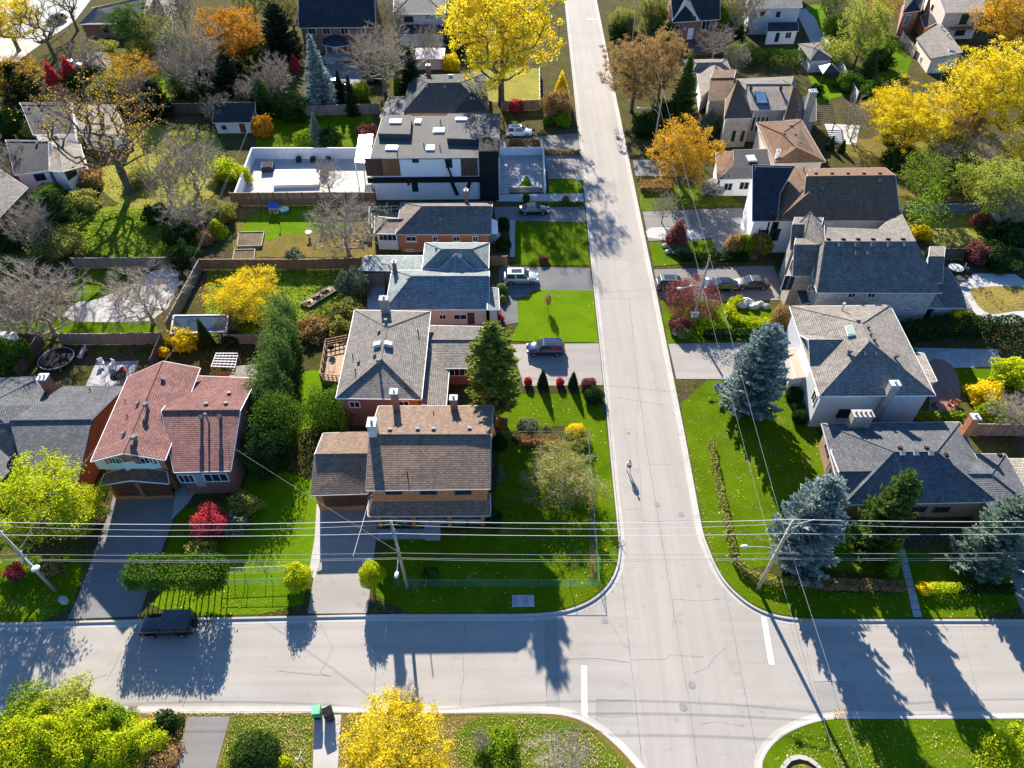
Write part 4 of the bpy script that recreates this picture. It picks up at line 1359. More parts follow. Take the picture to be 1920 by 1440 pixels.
# ======== tan roofed houses, top left
h = House('bungalow', 'tan roofed brick bungalow beside the top left street', 200, 60)
h.section(dict(a=(172, 14, 3.2), b=(300, 10, 3.2), c=(290, -10, 5.2), d=(176, 15, 5.2), e=(146, 46, 3.2), f=(266, 44, 3.2)), ['d c f e', 'a b c d'], SH_BEIGE, BR_RED, OFFW, over=.4)
h.section(dict(a=(266, -60, 3.2), b=(300, -60, 3.2), c=(292, 0, 3.2), d=(262, 32, 3.2), e=(236, -10, 5.0)), ['a b e', 'b c e', 'c d e'], SH_BEIGE, BR_RED, OFFW, over=.3)
h.win(198, 54, 1.2, 1.6, DKGREY); h.vent(195, 24); h.vent(175, 37)
h = House('garage', 'small tan roofed garage half hidden by sparse orange branches', 195, 125, 'garage')
h.section(dict(a=(165, 98, 2.6), b=(197, 98, 2.6), c=(214, 115, 2.6), d=(203, 128, 2.6), e=(162, 118, 2.6), f=(182, 104, 3.6)), ['a b f', 'b c f', 'c d f', 'd e f', 'e a f'], SH_BEIGE, STUCCO_G, OFFW, over=.3)

# ======== east side: dark hip roof on the corner
h = House('brick_house', 'corner brick house with dark slate hip roof behind the spruces', 1700, 930)
h.section(dict(a=(1541, 794, 3.3), b=(1800, 791, 3.3), c=(1868, 940, 3.3), d=(1582, 946, 3.3), e=(1676, 847, 5.5), f=(1756, 847, 5.5)),
          ['a b f e', 'b c f', 'c d e f', 'd a e'], SH_SLATE, BR_BROWN, OFFW, over=.45)
h.section(dict(a=(1558, 843, 3.45), b=(1648, 846, 3.5), c=(1664, 884, 4.5), d=(1574, 885, 4.5), e=(1584, 925, 3.45), f=(1672, 925, 3.5)),
          ['a b c d', 'd c f e'], SH_SLATE, BR_BROWN, WHITE, over=.4)
h.section(dict(a=(1828, 851, 3.0), b=(1885, 851, 3.0), c=(1859, 889, 4.2), d=(1812, 889, 4.2), e=(1946, 958, 3.0), f=(1864, 962, 3.0), k=(1885, 851.2, 3.0)),
          ['a b c d', 'd c e f', 'b e c'], SH_SLATE, BR_BROWN, OFFW, over=.4)
h.slab([(1888, 860), (1990, 860), (2010, 920), (1922, 918)], 3.0, SH_BEIGE, BR_BROWN, .2, trim=OFFW)
h.chimney(1606, 799, 2.0, .9, 1.9, STONE_T, CONC, 4, brick('pot_brick', (.5, .32, .25)), rz=.0)
h.chimney(1812, 806, .75, .75, 2.0, BR_ORANGE, CONC, 1)
for u, v in ((1687, 842), (1737, 842)): h.vent(u, v, .4, .25, BLACK)
for u, v in ((1690, 851), (1715, 851), (1743, 851)): h.vent(u, v, .45, .4, OFFW)
h.vent(1773, 855, .4, .25, BLACK); h.vent(1874, 855, .4, .25, BLACK); h.pipe(1757, 942, .8, .05, BLACK)
h.win(1553, 840, 1.5, 1.3, DKGREY); h.win(1556, 885, 1.6, 1.5, DKGREY, 1); h.win(1565, 905, 1.4, 1.4, DKGREY)
h.win(1720, 955, 1.7, .9, DKGREY, 1); h.win(1720, 972, 1.6, .6, DKGREY, 1); h.panel(1685, 965, 1.9, 2.2, DKGREY, 'door', .05)
h.win(1765, 955, 1.6, .9, DKGREY, 1)
# ======== tan roofed house on the right
h = House('stucco_house', 'pale stucco house with tan hip roof and grey rear chimney', 1620, 760)
h.section(dict(a=(1481, 574, 5.6), b=(1669, 572, 5.6), c=(1754, 741, 5.6), d=(1537, 742, 5.6), e=(1617, 606, 8.25), f=(1630, 640, 8.3)),
          ['a b e', 'b c f e', 'c d f', 'd a e f'], SH_BEIGE, STUCCO_G, WHITE, over=.45)
h.section(dict(a=(1517, 637, 7.3), b=(1590, 637, 7.3), c=(1588, 688, 5.6), d=(1520, 690, 5.5), e=(1499, 627, 5.55), f=(1570, 622, 5.6)),
          ['a b c d', 'e f b a'], SH_BEIGE, STUCCO_W, WHITE, over=.4)
h.section(dict(a=(1478, 654, 3.2), b=(1500, 650, 3.2), c=(1521, 704, 3.2), d=(1492, 708, 3.2)), ['a b c d'], plain('pink_membrane', (.55, .33, .25), .8), STUCCO, WHITE, over=.1, thick=.25, caps=False)
h.section(dict(a=(1712, 660, 3.0), b=(1732, 662, 3.0), c=(1757, 714, 3.0), d=(1742, 716, 3.0)), ['a b c d'], SH_BEIGE, STUCCO_G, WHITE, over=.1, caps=False)
h.chimney(1668, 738, .9, .7, 1.5, STONE_G, OFFW, 1)
h.panel(1652, 762, .9, 4.4, BR_GREY, 'chimney_breast', .3)
h.sky(1594, 622, 1.7, .8, .22, plain('green_glass', (.20, .30, .24), .2), OFFW)
h.pipe(1591, 664, .45, .17, TIN, True); h.pipe(1578, 582, .9, .1, OFFW, True)
for u, v in ((1609, 603), (1626, 614), (1631, 627), (1637, 637)): h.vent(u, v, .42, .28)
for u, v in ((1623, 665), (1644, 665)): h.vent(u, v, .42, .45)
h.vent(1676, 670, .5, .5, TIN)
h.win(1510, 600, 1.0, 1.4, WHITE); h.win(1527, 745, 1.2, 1.6, WHITE); h.win(1585, 775, 1.8, 1.4, DKGREY, 1)
h.garage(1500, 720, 3.2, 2.2, OFFW)
# ======== grand grey stone house
h = House('stone_house', 'large stone house with steep grey roof, front gables and row of roof vents', 1600, 580)
h.section(dict(a=(1500, 425, 6.0), m=(1647, 430, 6.0), b=(1687, 394, 6.0), c=(1766, 549, 6.0), d=(1532, 548, 6.0), e=(1547, 453, 9.3), f=(1717, 453, 9.3)),
          ['a m f e', 'm b f', 'b c f', 'c d e f', 'd a e'], SH_GREY2, STONE_G, OFFW, over=.4)
h.section(dict(a=(1486, 421, 8.2), b=(1540, 421, 8.2), c=(1535, 468, 5.8), d=(1482, 468, 5.8), e=(1492, 404, 5.8), f=(1545, 404, 5.8)), ['a b c d', 'e f b a'], SH_GREY2, STONE_T, OFFW, over=.3)
h.section(dict(a=(1520, 397, 9.8), b=(1488, 428, 6.5), c=(1502, 470, 6.2), d=(1547, 453, 9.2), e=(1545, 420, 7.0)), ['a b c', 'a c d', 'a d e', 'a e b'], SH_GREY2, STONE_T, OFFW, walls=False)
h.section(dict(a=(1490, 459, 8.4), b=(1550, 459, 8.4), c=(1553, 517, 5.6), d=(1487, 517, 5.6), e=(1496, 428, 5.6), f=(1555, 428, 5.6)), ['a b c d', 'e f b a'], SH_GREY2, STONE_T, OFFW, over=.3)
h.section(dict(a=(1526, 502, 6.9), b=(1556, 502, 6.9), c=(1560, 543, 5.0), d=(1522, 543, 5.0), e=(1530, 488, 5.6), f=(1560, 488, 5.6)), ['a b c d', 'e f b a'], SH_GREY2, STONE_T, OFFW, over=.25)
h.section(dict(a=(1742, 481, 6.8), b=(1770, 481, 6.8), c=(1767, 530, 4.8), d=(1738, 530, 4.8), e=(1744, 462, 4.8), f=(1772, 462, 4.8)), ['a b c d', 'e f b a'], SH_GREY2, STONE_G, OFFW, over=.25)
h.section(dict(a=(1768, 502, 3.6), b=(1778, 502, 3.4), c=(1823, 577, 3.1), d=(1750, 577, 3.3)), ['a b c d'], SH_GREY2, STONE_G, OFFW, over=.3, caps=False)
h.section(dict(a=(1753, 552, 4.6), b=(1768, 577, 3.4), c=(1740, 577, 3.4)), ['a b c'], SH_GREY2, STONE_G, OFFW, walls=False, caps=False)
h.section(dict(a=(1494, 545, 3.0), b=(1510, 538, 3.0), c=(1520, 566, 3.0), d=(1504, 570, 3.0)), ['a b c d'], SH_SLATE, STONE_T, OFFW, over=.15, caps=False)
for i in range(5): h.vent(1574 + 30.5 * i, 461, .55, .55)
for u in (1605, 1627): h.vent(u, 477, .5, .5)
for i in range(6): h.vent(1553 + 28 * i, 450.5, .5, .25, BLACK)
for u, v, w, hh in ((1597, 553, 1.0, .8), (1634, 553, 1.0, .8), (1700, 581, .6, .5), (1485, 500, 1.2, 1.8), (1478, 450, 1.2, 1.8), (1520, 540, .7, 1.0), (1478, 530, 1.5, 2.4)): h.win(u, v, w, hh, OFFW, 1)
# ======== brown roofed timber framed house
h = House('timber_house', 'large house with wide dark brown roof and timber framed white gable', 1540, 400)
h.section(dict(a=(1520, 316, 6.0), b=(1660, 314, 6.0), c=(1679, 329, 9.2), d=(1512, 331, 9.2), e=(1504, 412, 5.7), f=(1688, 414, 5.7)), ['a b c d', 'd c f e'], SH_DKBROWN, STUCCO, OFFW, over=.35)
h.section(dict(a=(1490, 312, 8.4), b=(1517, 362, 8.0), c=(1572, 413, 5.7), d=(1456, 414, 5.7), e=(1462, 360, 6.3), k=(1560, 330, 7.0)), ['b c d', 'a b d e', 'a k c b'], SH_DKBROWN, STUCCO_W, OFFW, over=.4)
h.section(dict(a=(1412, 309, 9.8), b=(1490, 311, 9.6), c=(1462, 362, 7.6), d=(1457, 414, 5.5), e=(1411, 414, 5.4)), ['a b c d e'], SH_CHAR, STUCCO_W, OFFW, over=.3, caps=False)
for i in range(5): h.vent(1530 + 30 * i, 327, .45, .25, BLACK)
h.vent(1649, 340, .45, .3); h.vent(1541, 355, .45, .3); h.pipe(1506, 320, .6, .1)
h.win(1452, 440, 1.4, 2.0, BLACK, 2); h.win(1430, 440, 1.4, 1.6, BLACK, 1)
for u in (1440, 1448, 1457): h.panel(u, 425, .22, 4.5, BLACK, 'timber', .09)
# ======== small brown hip roof
h = House('stucco_house', 'smaller house with smooth brown hip roof between two larger houses', 1480, 310)
h.section(dict(a=(1418, 229, 5.6), b=(1503, 225, 5.6), c=(1548, 303, 5.6), d=(1452, 306, 5.6), e=(1466, 250, 7.8), f=(1494, 277, 8.0)), ['a b e', 'b c f e', 'c d f', 'd a e f'], SH_DKBROWN, STUCCO, OFFW, over=.4)
h.section(dict(a=(1342, 285, 4.0), b=(1374, 283, 4.6), c=(1376, 310, 4.0), d=(1345, 335, 3.2)), ['a b c d'], SH_DKBROWN, STUCCO_W, OFFW, over=.3, caps=False)
h.section(dict(a=(1374, 281, 4.6), b=(1445, 279, 4.6), c=(1448, 334, 3.4), d=(1346, 336, 3.2), e=(1376, 310, 4.0)), ['a b c d e'], SH_CHAR, STUCCO_W, OFFW, over=.3, caps=False)
h.sky(1408, 298, 1.5, 1.6, .2, plain('white_dome', (.75, .75, .73), .3), OFFW)
for u, v in ((1470, 252), (1483, 237), (1490, 253), (1498, 268)): h.vent(u, v, .45, .3)
h.chimney(1456, 296, .5, .5, 1.2, STUCCO_W, OFFW, 1)
h.win(1365, 350, 1.4, 1.4, WHITE, 1); h.win(1395, 348, 1.6, 1.4, WHITE, 1); h.panel(1380, 352, 1.0, 2.1, WHITE, 'door')
for u in (1347, 1362, 1385): p = g(u, 364, .2); h.box((p.x, p.y, .12), .25, .25, 2.8, WHITE, 'porch_post')
# ======== many roofed house with turret
h = House('brick_house', 'rambling house with brown pyramid turret, roof skylight and tall stone chimney', 1430, 230)
h.section(dict(a=(1378, 148, 6.6), b=(1488, 143, 6.6), c=(1500, 205, 6.2), d=(1394, 206, 6.2), e=(1400, 158, 8.2), f=(1484, 158, 8.2)), ['a b f e', 'b c f', 'c d e f', 'd a e'], SH_BEIGE, BR_GREY, OFFW, over=.4)
h.section(dict(a=(1383, 149, 9.2), b=(1361, 184, 6.4), c=(1358, 222, 5.6), d=(1412, 221, 5.6), e=(1409, 186, 6.4)), ['a b c', 'a c d', 'a d e', 'a e b'], SH_DKBROWN, STONE_T, OFFW, over=.3)
h.section(dict(a=(1332, 147, 7.4), b=(1376, 146, 7.4), c=(1372, 186, 5.6), d=(1328, 188, 5.6), e=(1338, 132, 5.6), f=(1380, 131, 5.6)), ['a b c d', 'e f b a'], SH_DKBROWN, STONE_T, OFFW, over=.3)
h.section(dict(a=(1468, 150, 7.6), b=(1505, 180, 6.2), c=(1500, 226, 5.4), d=(1470, 224, 5.4), e=(1488, 162, 8.4)), ['a e d', 'e b c d', 'a b e'], SH_DKBROWN, BR_GREY, OFFW, over=.3)
h.section(dict(a=(1500, 180, 4.5), b=(1530, 184, 4.0), c=(1530, 226, 3.6), d=(1498, 228, 3.8)), ['a b c d'], SH_CHAR, BR_GREY, OFFW, over=.3, caps=False)
h.sky(1427, 185, 2.0, 3.0, .2, plain('blue_glass', (.16, .26, .36), .15), DKGREY)
h.chimney(1508, 226, 1.2, 1.1, 5.2, STONE_T, OFFW, 3); h.vent(1407, 168, .5, .5, BLACK); h.vent(1463, 168, .5, .5, BLACK)
for u, v in ((1412, 232), (1420, 232), (1428, 232), (1436, 232)): h.win(u, v, .6, 2.8, OFFW, 0)
for u, v in ((1375, 255), (1392, 255)): h.win(u, v, .8, 2.2, STONE_T, 0)
# ======== tan roof behind it
h = House('bungalow', 'low house with pale tan roofs behind the turret house', 1330, 150)
h.section(dict(a=(1281, 112, 3.2), b=(1362, 110, 3.2), c=(1370, 132, 3.2), d=(1300, 134, 3.2), e=(1308, 118, 4.6), f=(1352, 117, 4.6)), ['a b f e', 'b c f', 'c d e f', 'd a e'], SH_BEIGE, STUCCO_W, OFFW, over=.3)
h.section(dict(a=(1306, 134, 3.2), b=(1340, 122, 4.6), c=(1366, 132, 3.4), d=(1358, 160, 3.2), e=(1340, 158, 4.2), f=(1314, 182, 3.2)), ['a b e f', 'b c d e'], SH_BEIGE, STUCCO_W, OFFW, over=.3)
h.vent(1343, 127)
# ======== far right houses
h = House('brick_house', 'red brick house with steep white gable beyond the russet street trees', 1300, 60)
h.section(dict(a=(1261, 38, 5.4), b=(1288, -4, 9.0), c=(1312, 38, 5.4), d=(1275, -60, 5.4), e=(1300, -75, 9.0), f=(1322, -60, 5.4)), ['a b e d', 'b c f e'], SH_CHAR, STUCCO_W, WHITE, over=.25, base=5.0)
h.section(dict(a=(1256, -40, 5.4), b=(1350, -40, 5.4), c=(1350, -10, 8.8), d=(1258, -10, 8.8), e=(1262, 42, 5.0), f=(1350, 36, 5.0)), ['a b c d', 'd c f e'], SH_CHAR, BR_RED, WHITE, over=.3)
h.win(1281, 28, 1.3, 1.1, DKGREY, 1); h.win(1299, 36, 1.3, 1.1, DKGREY, 1); h.win(1269, 55, 1.0, 1.8, WHITE); h.win(1323, 48, 2.0, 2.2, WHITE, 1); h.panel(1294, 64, 1.3, 2.6, WHITE, 'door'); h.win(1284, 54, .5, .6, WHITE)
b = g(1318, 92); dkk = MB().prism([tuple(g(u, v).xy) for u, v in ((1272, 77), (1330, 77), (1340, 104), (1282, 104))], .125, 1.0).build('terrace', WOODD, h.root)
h = House('stucco_house', 'pale two storey stucco house with dark grey roof at the top right', 1455, 60)
h.section(dict(a=(1408, -60, 6.2), b=(1500, -60, 6.2), c=(1500, -30, 8.4), d=(1406, -30, 8.4), e=(1406, 15, 6.0), f=(1504, 14, 6.0)), ['a b c d', 'd c f e'], SH_GREY, STUCCO_G, WHITE, over=.3)
h.section(dict(a=(1440, 42, 3.6), b=(1496, 41, 3.6), c=(1497, 58, 3.0), d=(1438, 59, 3.0)), ['a b c d'], SH_CHAR, STUCCO_W, WHITE, over=.25, caps=False)
h.win(1459, 27, 1.0, 1.2, DKGREY); h.win(1430, 25, 1.2, 1.2, DKGREY); h.win(1457, 70, .9, 2.0, DKGREY, 0); h.win(1478, 66, 1.4, 1.4, WHITE, 1)
h = House('garage', 'small grey hip roofed garage at the end of the lane', 1535, 110, 'garage')
h.section(dict(a=(1496, 82, 2.8), b=(1542, 79, 2.8), c=(1562, 111, 2.8), d=(1520, 113, 2.8), e=(1526, 90, 4.2), f=(1534, 93, 4.2)), ['a b e', 'b c f e', 'c d f', 'd a e f'], SH_GREY2, STUCCO_G, DKGREY, over=.3)
h.vent(1526, 82)
h = House('stucco_house', 'cream two storey house with pale roof and brown timber balcony', 1790, 60)
h.section(dict(a=(1748, -40, 6.0), b=(1840, -45, 6.0), c=(1844, -20, 8.0), d=(1756, -18, 8.0), e=(1772, 24, 6.0), f=(1847, 22, 6.0)), ['a b c d', 'd c f e'], SH_BEIGE, STUCCO, WHITE, over=.3)
h.section(dict(a=(1703, -30, 5.4), b=(1740, -30, 5.4), c=(1726, 20, 5.0), d=(1693, 24, 5.0), e=(1712, 0, 6.6)), ['a b e', 'b c e', 'c d e', 'd a e'], SH_CHAR, BR_RED, WHITE, over=.3)
h.section(dict(a=(1726, 30, 3.4), b=(1762, 20, 3.6), c=(1766, 38, 3.0), d=(1734, 52, 3.0)), ['a b c d'], SH_CHAR, BR_ORANGE, WHITE, over=.25, caps=False)
h.win(1808, 36, 1.8, 2.2, DKGREY, 1); h.win(1748, 14, 1.2, 1.2, DKGREY); h.win(1800, 61, 2.4, 1.4, DKGREY, 3); h.win(1700, 38, 1.4, 2.4, WHITE, 2); h.panel(1722, 50, 2.4, 4.0, BR_ORANGE, 'brick_panel', .04)
r = h.wall_hit(1806, 50)
if r:
    p, e, n = r
    MB().obox(p + n * .9, e * 3.4, n * .9, Vector((0, 0, .12))).build('balcony', WOOD, h.root)
    rb = MB()
    rb.obox(p + n * 1.75 + Vector((0, 0, 1.1)), e * 3.4, n * .05, Vector((0, 0, .05)))
    for k in range(12): rb.obox(p + n * 1.75 + e * (k - 5.5) * .6 + Vector((0, 0, .6)), e * .04, n * .04, Vector((0, 0, .5)))
    rb.build('railing', WOODD, h.root)
h = House('garage', 'grey roofed garage with cream walls beside the big yellow tree', 1770, 110, 'garage')
h.section(dict(a=(1718, 72, 3.2), b=(1765, 42, 3.2), c=(1806, 98, 3.2), d=(1746, 110, 3.2), e=(1742, 56, 3.9), f=(1776, 104, 3.9)), ['a e f d', 'e b c f'], SH_BEIGE, STUCCO, DKGREY, over=.3)
h.win(1727, 112, 1.0, 1.2, WHITE); h.pipe(1764, 54, .5, .15, OFFW, True); h.pipe(1776, 68, .5, .15, OFFW, True); h.sky(1784, 96, .8, 1.4, .15)

# ---------------------------------------------------------------- fences: posts and panels as parts
_panel_cache = {}


def fence_panel_mesh(w, hgt, mat):
    key = (round(w, 2), hgt, mat.name)
    if key not in _panel_cache:
        rg = random.Random(int(w * 100))
        mb = MB()
        n = max(3, int(w / .16))
        bw = w / n
        for i in range(n):
            mb.box(((i + .5) * bw - w / 2, rg.uniform(-.008, .008), .04), bw * .93, .022, hgt - .06 + rg.uniform(-.012, .012))
        for z in (.35, hgt - .3): mb.box((0, .035, z), w, .045, .09)
        _panel_cache[key] = mb.mesh('fence_panel', mat)
    return _panel_cache[key]


def fence(label, px, hgt, mat, step=2.0, top=True, postmat=None, cap=False):
    """px: the foot of the fence from post to post"""
    P = [g(u, v) for u, v in px]
    root = thing('fence', label, 'fence', P[0])
    pm = _panel_cache.get(('post', hgt, mat.name))
    if pm is None:
        pm = MB().box((0, 0, 0), .11, .11, hgt + .1).box((0, 0, hgt + .1), .14, .14, .04).mesh('post', postmat or mat)
        _panel_cache[('post', hgt, mat.name)] = pm
    for a, b in zip(P[:-1], P[1:]):
        L = (b - a).length
        n = max(1, round(L / step))
        w = L / n
        ang = math.atan2(b.y - a.y, b.x - a.x)
        me = fence_panel_mesh(round(w - .1, 1), hgt, mat)
        for i in range(n + 1):
            p = a.lerp(b, i / n)
            if i < n or b is P[-1]:
                o = link('post', pm, root, (p.x - P[0].x, p.y - P[0].y, 0)); o.rotation_euler.z = ang
            if i < n:
                q = a.lerp(b, (i + .5) / n)
                o = link('fence_panel', me, root, (q.x - P[0].x, q.y - P[0].y, 0)); o.rotation_euler.z = ang
                if top:
                    key = ('rail', round(w, 1), mat.name)
                    if key not in _panel_cache: _panel_cache[key] = MB().box((0, 0, 0), round(w, 1), .13, .035).mesh('top_rail', mat)
                    o = link('top_rail', _panel_cache[key], root, (q.x - P[0].x, q.y - P[0].y, hgt)); o.rotation_euler.z = ang
    return root


fence('weathered board fence above the grey patio, meeting the diagonal fence', [(143, 504), (372, 502)], 1.8, WOODG, 2.2)
fence('tan board fence along the foot of the orange brick house garden', [(380, 506), (590, 506), (680, 503)], 1.8, WOOD, 2.2)
fence('diagonal weathered fence between the grey patio and the yellow bush garden', [(380, 506), (318, 625)], 1.8, WOODG, 2.2)
fence('long weathered fence of square panels below the grey patio', [(118, 646), (212, 646), (308, 644)], 1.8, WOODG, 1.9)
fence('short brown fence beside the white arched shed', [(28, 645), (78, 646)], 1.8, WOOD, 2.0)
fence('diagonal dark fence left of the trampoline yard', [(84, 646), (40, 712)], 1.8, WOODD, 2.0)
fence('diagonal dark fence between the trampoline yard and the red roofed house', [(310, 646), (290, 695)], 1.8, WOODD, 2.0)
fence('red brown fence at the foot of the vegetable garden', [(425, 645), (560, 645)], 1.5, WOODG, 2.0)
fence('long brown board fence under the white paved courtyard', [(437, 386), (705, 385)], 2.3, WOOD, 2.2)
fence('dark boundary fence behind the yellow meadow', [(236, 215), (400, 213)], 2.0, WOODD, 2.6)
fence('brown boundary fence behind the shaded lawn', [(520, 217), (600, 217), (712, 214)], 2.0, WOODG, 2.6)
fence('brown fence below the yellow leaf lawn', [(940, 209), (1012, 206)], 2.0, WOOD, 2.4)
fence('thin pale fence beside the yellow leaf lawn', [(1012, 206), (1011, 140)], 1.5, OFFW, 2.4)
fence('cedar gate fence beside the orange brick house', [(916, 499), (951, 499)], 1.7, WOOD, 1.6)
fence('grey green board fence behind the flat carport', [(684, 538), (722, 536)], 2.2, WOODG, 2.0)
fence('tan fence behind the dark slate house', [(1816, 816), (1915, 818)], 1.9, WOODG, 2.0)
fence('dark fence below the shadow striped lawn', [(1730, 486), (1950, 486)], 1.8, WOODD, 2.2)
fence('pale curved fence beside the party tent', [(1562, 118), (1577, 140), (1590, 165), (1604, 192)], 1.9, OFFW, 2.2)
fence('blue grey wall like fence beyond the striped lawn', [(1690, 403), (1870, 401)], 1.8, plain('blue_grey_paint', (.16, .19, .22), .7), 2.4)
fence('board fence between the garage and the dark lawn', [(1686, 75), (1712, 108)], 2.0, WOODG, 2.2)
fence('grey fence along the brick house terrace', [(1273, 112), (1268, 82)], 1.6, WOODG, 2.2)
fence('low weathered fence below the purple shrub garden', [(1355, 113), (1370, 118)], 1.5, WOODG, 2.2)


def wire_fence(label, px, hgt, mat, step=2.6, mesh_wires=8, r=.022):
    P = [g(u, v) for u, v in px]
    root = thing('wire_fence', label, 'fence', P[0])
    for a, b in zip(P[:-1], P[1:]):
        n = max(1, round((b - a).length / step))
        for i in range(n + (1 if b is P[-1] else 0)):
            p = a.lerp(b, i / n)
            MB().tube([(p.x, p.y, .1), (p.x, p.y, hgt + .12)], .03, 5).build('post', mat, root)
        MB().tube([(a.x, a.y, hgt + .1), (b.x, b.y, hgt + .1)], r, 5).build('top_rail', mat, root)
        w = MB()
        L = (b - a).length; d = (b - a).normalized()
        k = int(L / .28)
        for i in range(k):
            for s_ in (-1, 1):
                t0 = L * i / k; t1 = t0 + s_ * hgt
                z0, z1 = .15, hgt + .08
                if t1 > L: z1 = z0 + (z1 - z0) * (L - t0) / (t1 - t0); t1 = L
                if t1 < 0: z1 = z0 + (z1 - z0) * t0 / (t0 - t1); t1 = 0
                if z1 - z0 < .1: continue
                p, q = a + d * t0, a + d * t1
                w.beam((p.x, p.y, z0), (q.x, q.y, z1), .008, .008)
        if w.v:
            o = w.build('wire_mesh', mat, root); o['kind'] = 'stuff'
    return root


GREENM = plain('green_wire', (.10, .24, .19), .8, .1)
wire_fence('green wire mesh fence around the corner lawn', [(926, 823), (1101, 822), (1122, 1100), (748, 1100)], 1.25, GREENM)
wire_fence('grey wire fence with dark posts between lawn and hedge row', [(420, 1078), (500, 1075), (578, 1072)], 1.2, GREY)
wire_fence('grey wire fence with thin dark posts along the front lawn', [(418, 1098), (560, 1096)], 1.1, GREENM)
# ---------------------------------------------------------------- vegetation
NPR = np.random.default_rng


def unit_rows(a):
    return a / np.maximum(np.linalg.norm(a, axis=1, keepdims=True), 1e-9)


def leaf_quads(P, size, rng, up=.35, aspect=.62, nrm=None):
    """one folded diamond per point"""
    n = len(P)
    N = rng.normal(size=(n, 3))
    if nrm is not None: N = N * .8 + nrm
    N[:, 2] += up
    N = unit_rows(N)
    T = unit_rows(np.cross(N, rng.normal(size=(n, 3))))
    B = np.cross(N, T)
    s = size * rng.uniform(.65, 1.3, (n, 1))
    V = np.stack([P - T * s * .5, P - B * s * .5 * aspect, P + T * s * .5, P + B * s * .5 * aspect + N * s * .1], 1).reshape(-1, 3)
    F = np.arange(n * 4).reshape(n, 4)
    return V, F


def tubes_np(A, B, ra, rb, k):
    n = len(A)
    D = unit_rows(B - A)
    up = np.where(np.abs(D[:, 2:3]) > .9, np.array([[1., 0, 0]]), np.array([[0, 0, 1.]]))
    X = unit_rows(np.cross(D, up)); Y = np.cross(X, D)
    th = np.arange(k) * 2 * math.pi / k
    ring = X[:, None, :] * np.cos(th)[None, :, None] + Y[:, None, :] * np.sin(th)[None, :, None]
    V = np.concatenate([A[:, None] + ring * ra[:, None, None], B[:, None] + ring * rb[:, None, None]], 1).reshape(-1, 3)
    base = np.arange(n)[:, None] * 2 * k
    j = np.arange(k); j2 = (j + 1) % k
    F = np.stack([base + j, base + j2, base + k + j2, base + k + j], 2).reshape(-1, 4)
    return V, F


def join(parts):
    Vs, Fs, n = [], [], 0
    for V, F in parts:
        Vs.append(V); Fs.append(F + n); n += len(V)
    return np.concatenate(Vs), np.concatenate(Fs)


def skeleton(rng, Rr, H, fork, natt, lean=(0, 0), vshape=0.0, trunk=.9, outer=2.4, lk=1.0, climb=.25, wob=.07):
    """grow limbs from a trunk to points spread through an uneven crown"""
    c = np.array([lean[0], lean[1], (H + fork) / 2])
    U = unit_rows(rng.normal(size=(natt, 3)))
    ph = rng.uniform(0, 6.28, 6)
    lump = 1 + lk * (.16 * np.sin(3 * np.arctan2(U[:, 1], U[:, 0]) + ph[0]) + .12 * np.sin(5 * np.arctan2(U[:, 1], U[:, 0]) + 3 * U[:, 2] + ph[1]) + .10 * np.sin(7 * U[:, 2] + 2 * U[:, 0] + ph[2]))
    rad = rng.uniform(.06, 1, natt) ** (1 / outer) * lump
    A = U * rad[:, None] * np.array([Rr, Rr, (H - fork) / 2]) + c
    if vshape:
        k = np.clip((A[:, 2] - fork) / (H - fork), 0, 1)
        A[:, :2] = (A[:, :2] - c[:2]) * ((1 - vshape) + vshape * np.sqrt(k))[:, None] + c[:2]
    A = A[A[:, 2] > fork * .7]
    nodes = [np.array([0, 0, 0.]), np.array([0, 0, fork * .5])]
    par = [-1, 0]
    nt_ = 6
    top = np.array([lean[0], lean[1], fork + (H - fork) * trunk * .55])
    for i in range(nt_):
        t = (i + 1) / nt_
        p = np.array([0, 0, fork * .5]) * (1 - t) + top * t + rng.normal(size=3) * np.array([.06, .06, .02]) * Rr * t
        nodes.append(p); par.append(len(nodes) - 2)
    order = np.argsort(np.linalg.norm(A - np.array([0, 0, fork]), axis=1))
    N = np.zeros((len(A) * 4 + 20, 3)); N[:len(nodes)] = nodes
    m = len(nodes)
    par = par + [0] * (len(N) - m)
    tips = []
    for i in order:
        a = A[i]
        d = np.linalg.norm(N[1:m] - a, axis=1)
        cost = d + 1.1 * np.maximum(0, N[1:m, 2] - a[2] + climb * d)
        j = int(np.argmin(cost)) + 1
        L = d[j - 1]
        steps = 1 if L < .8 else (2 if L < 1.8 else 3)
        prev = j; q0 = N[j]
        for s in range(1, steps + 1):
            t = s / steps
            p = q0 * (1 - t) + a * t
            if s < steps:
                p = p + rng.normal(size=3) * L * wob - np.array([0, 0, L * .08 * math.sin(math.pi * t)])
            N[m] = p; par[m] = prev; prev = m; m += 1
        tips.append(prev)
    N = N[:m]; par = np.array(par[:m])
    w = np.zeros(m)
    kids = np.bincount(par[1:], minlength=m)
    for i in range(m - 1, 0, -1):
        if kids[i] == 0: w[i] = 1
        w[par[i]] += w[i]
    return N, par, w, np.array(tips)


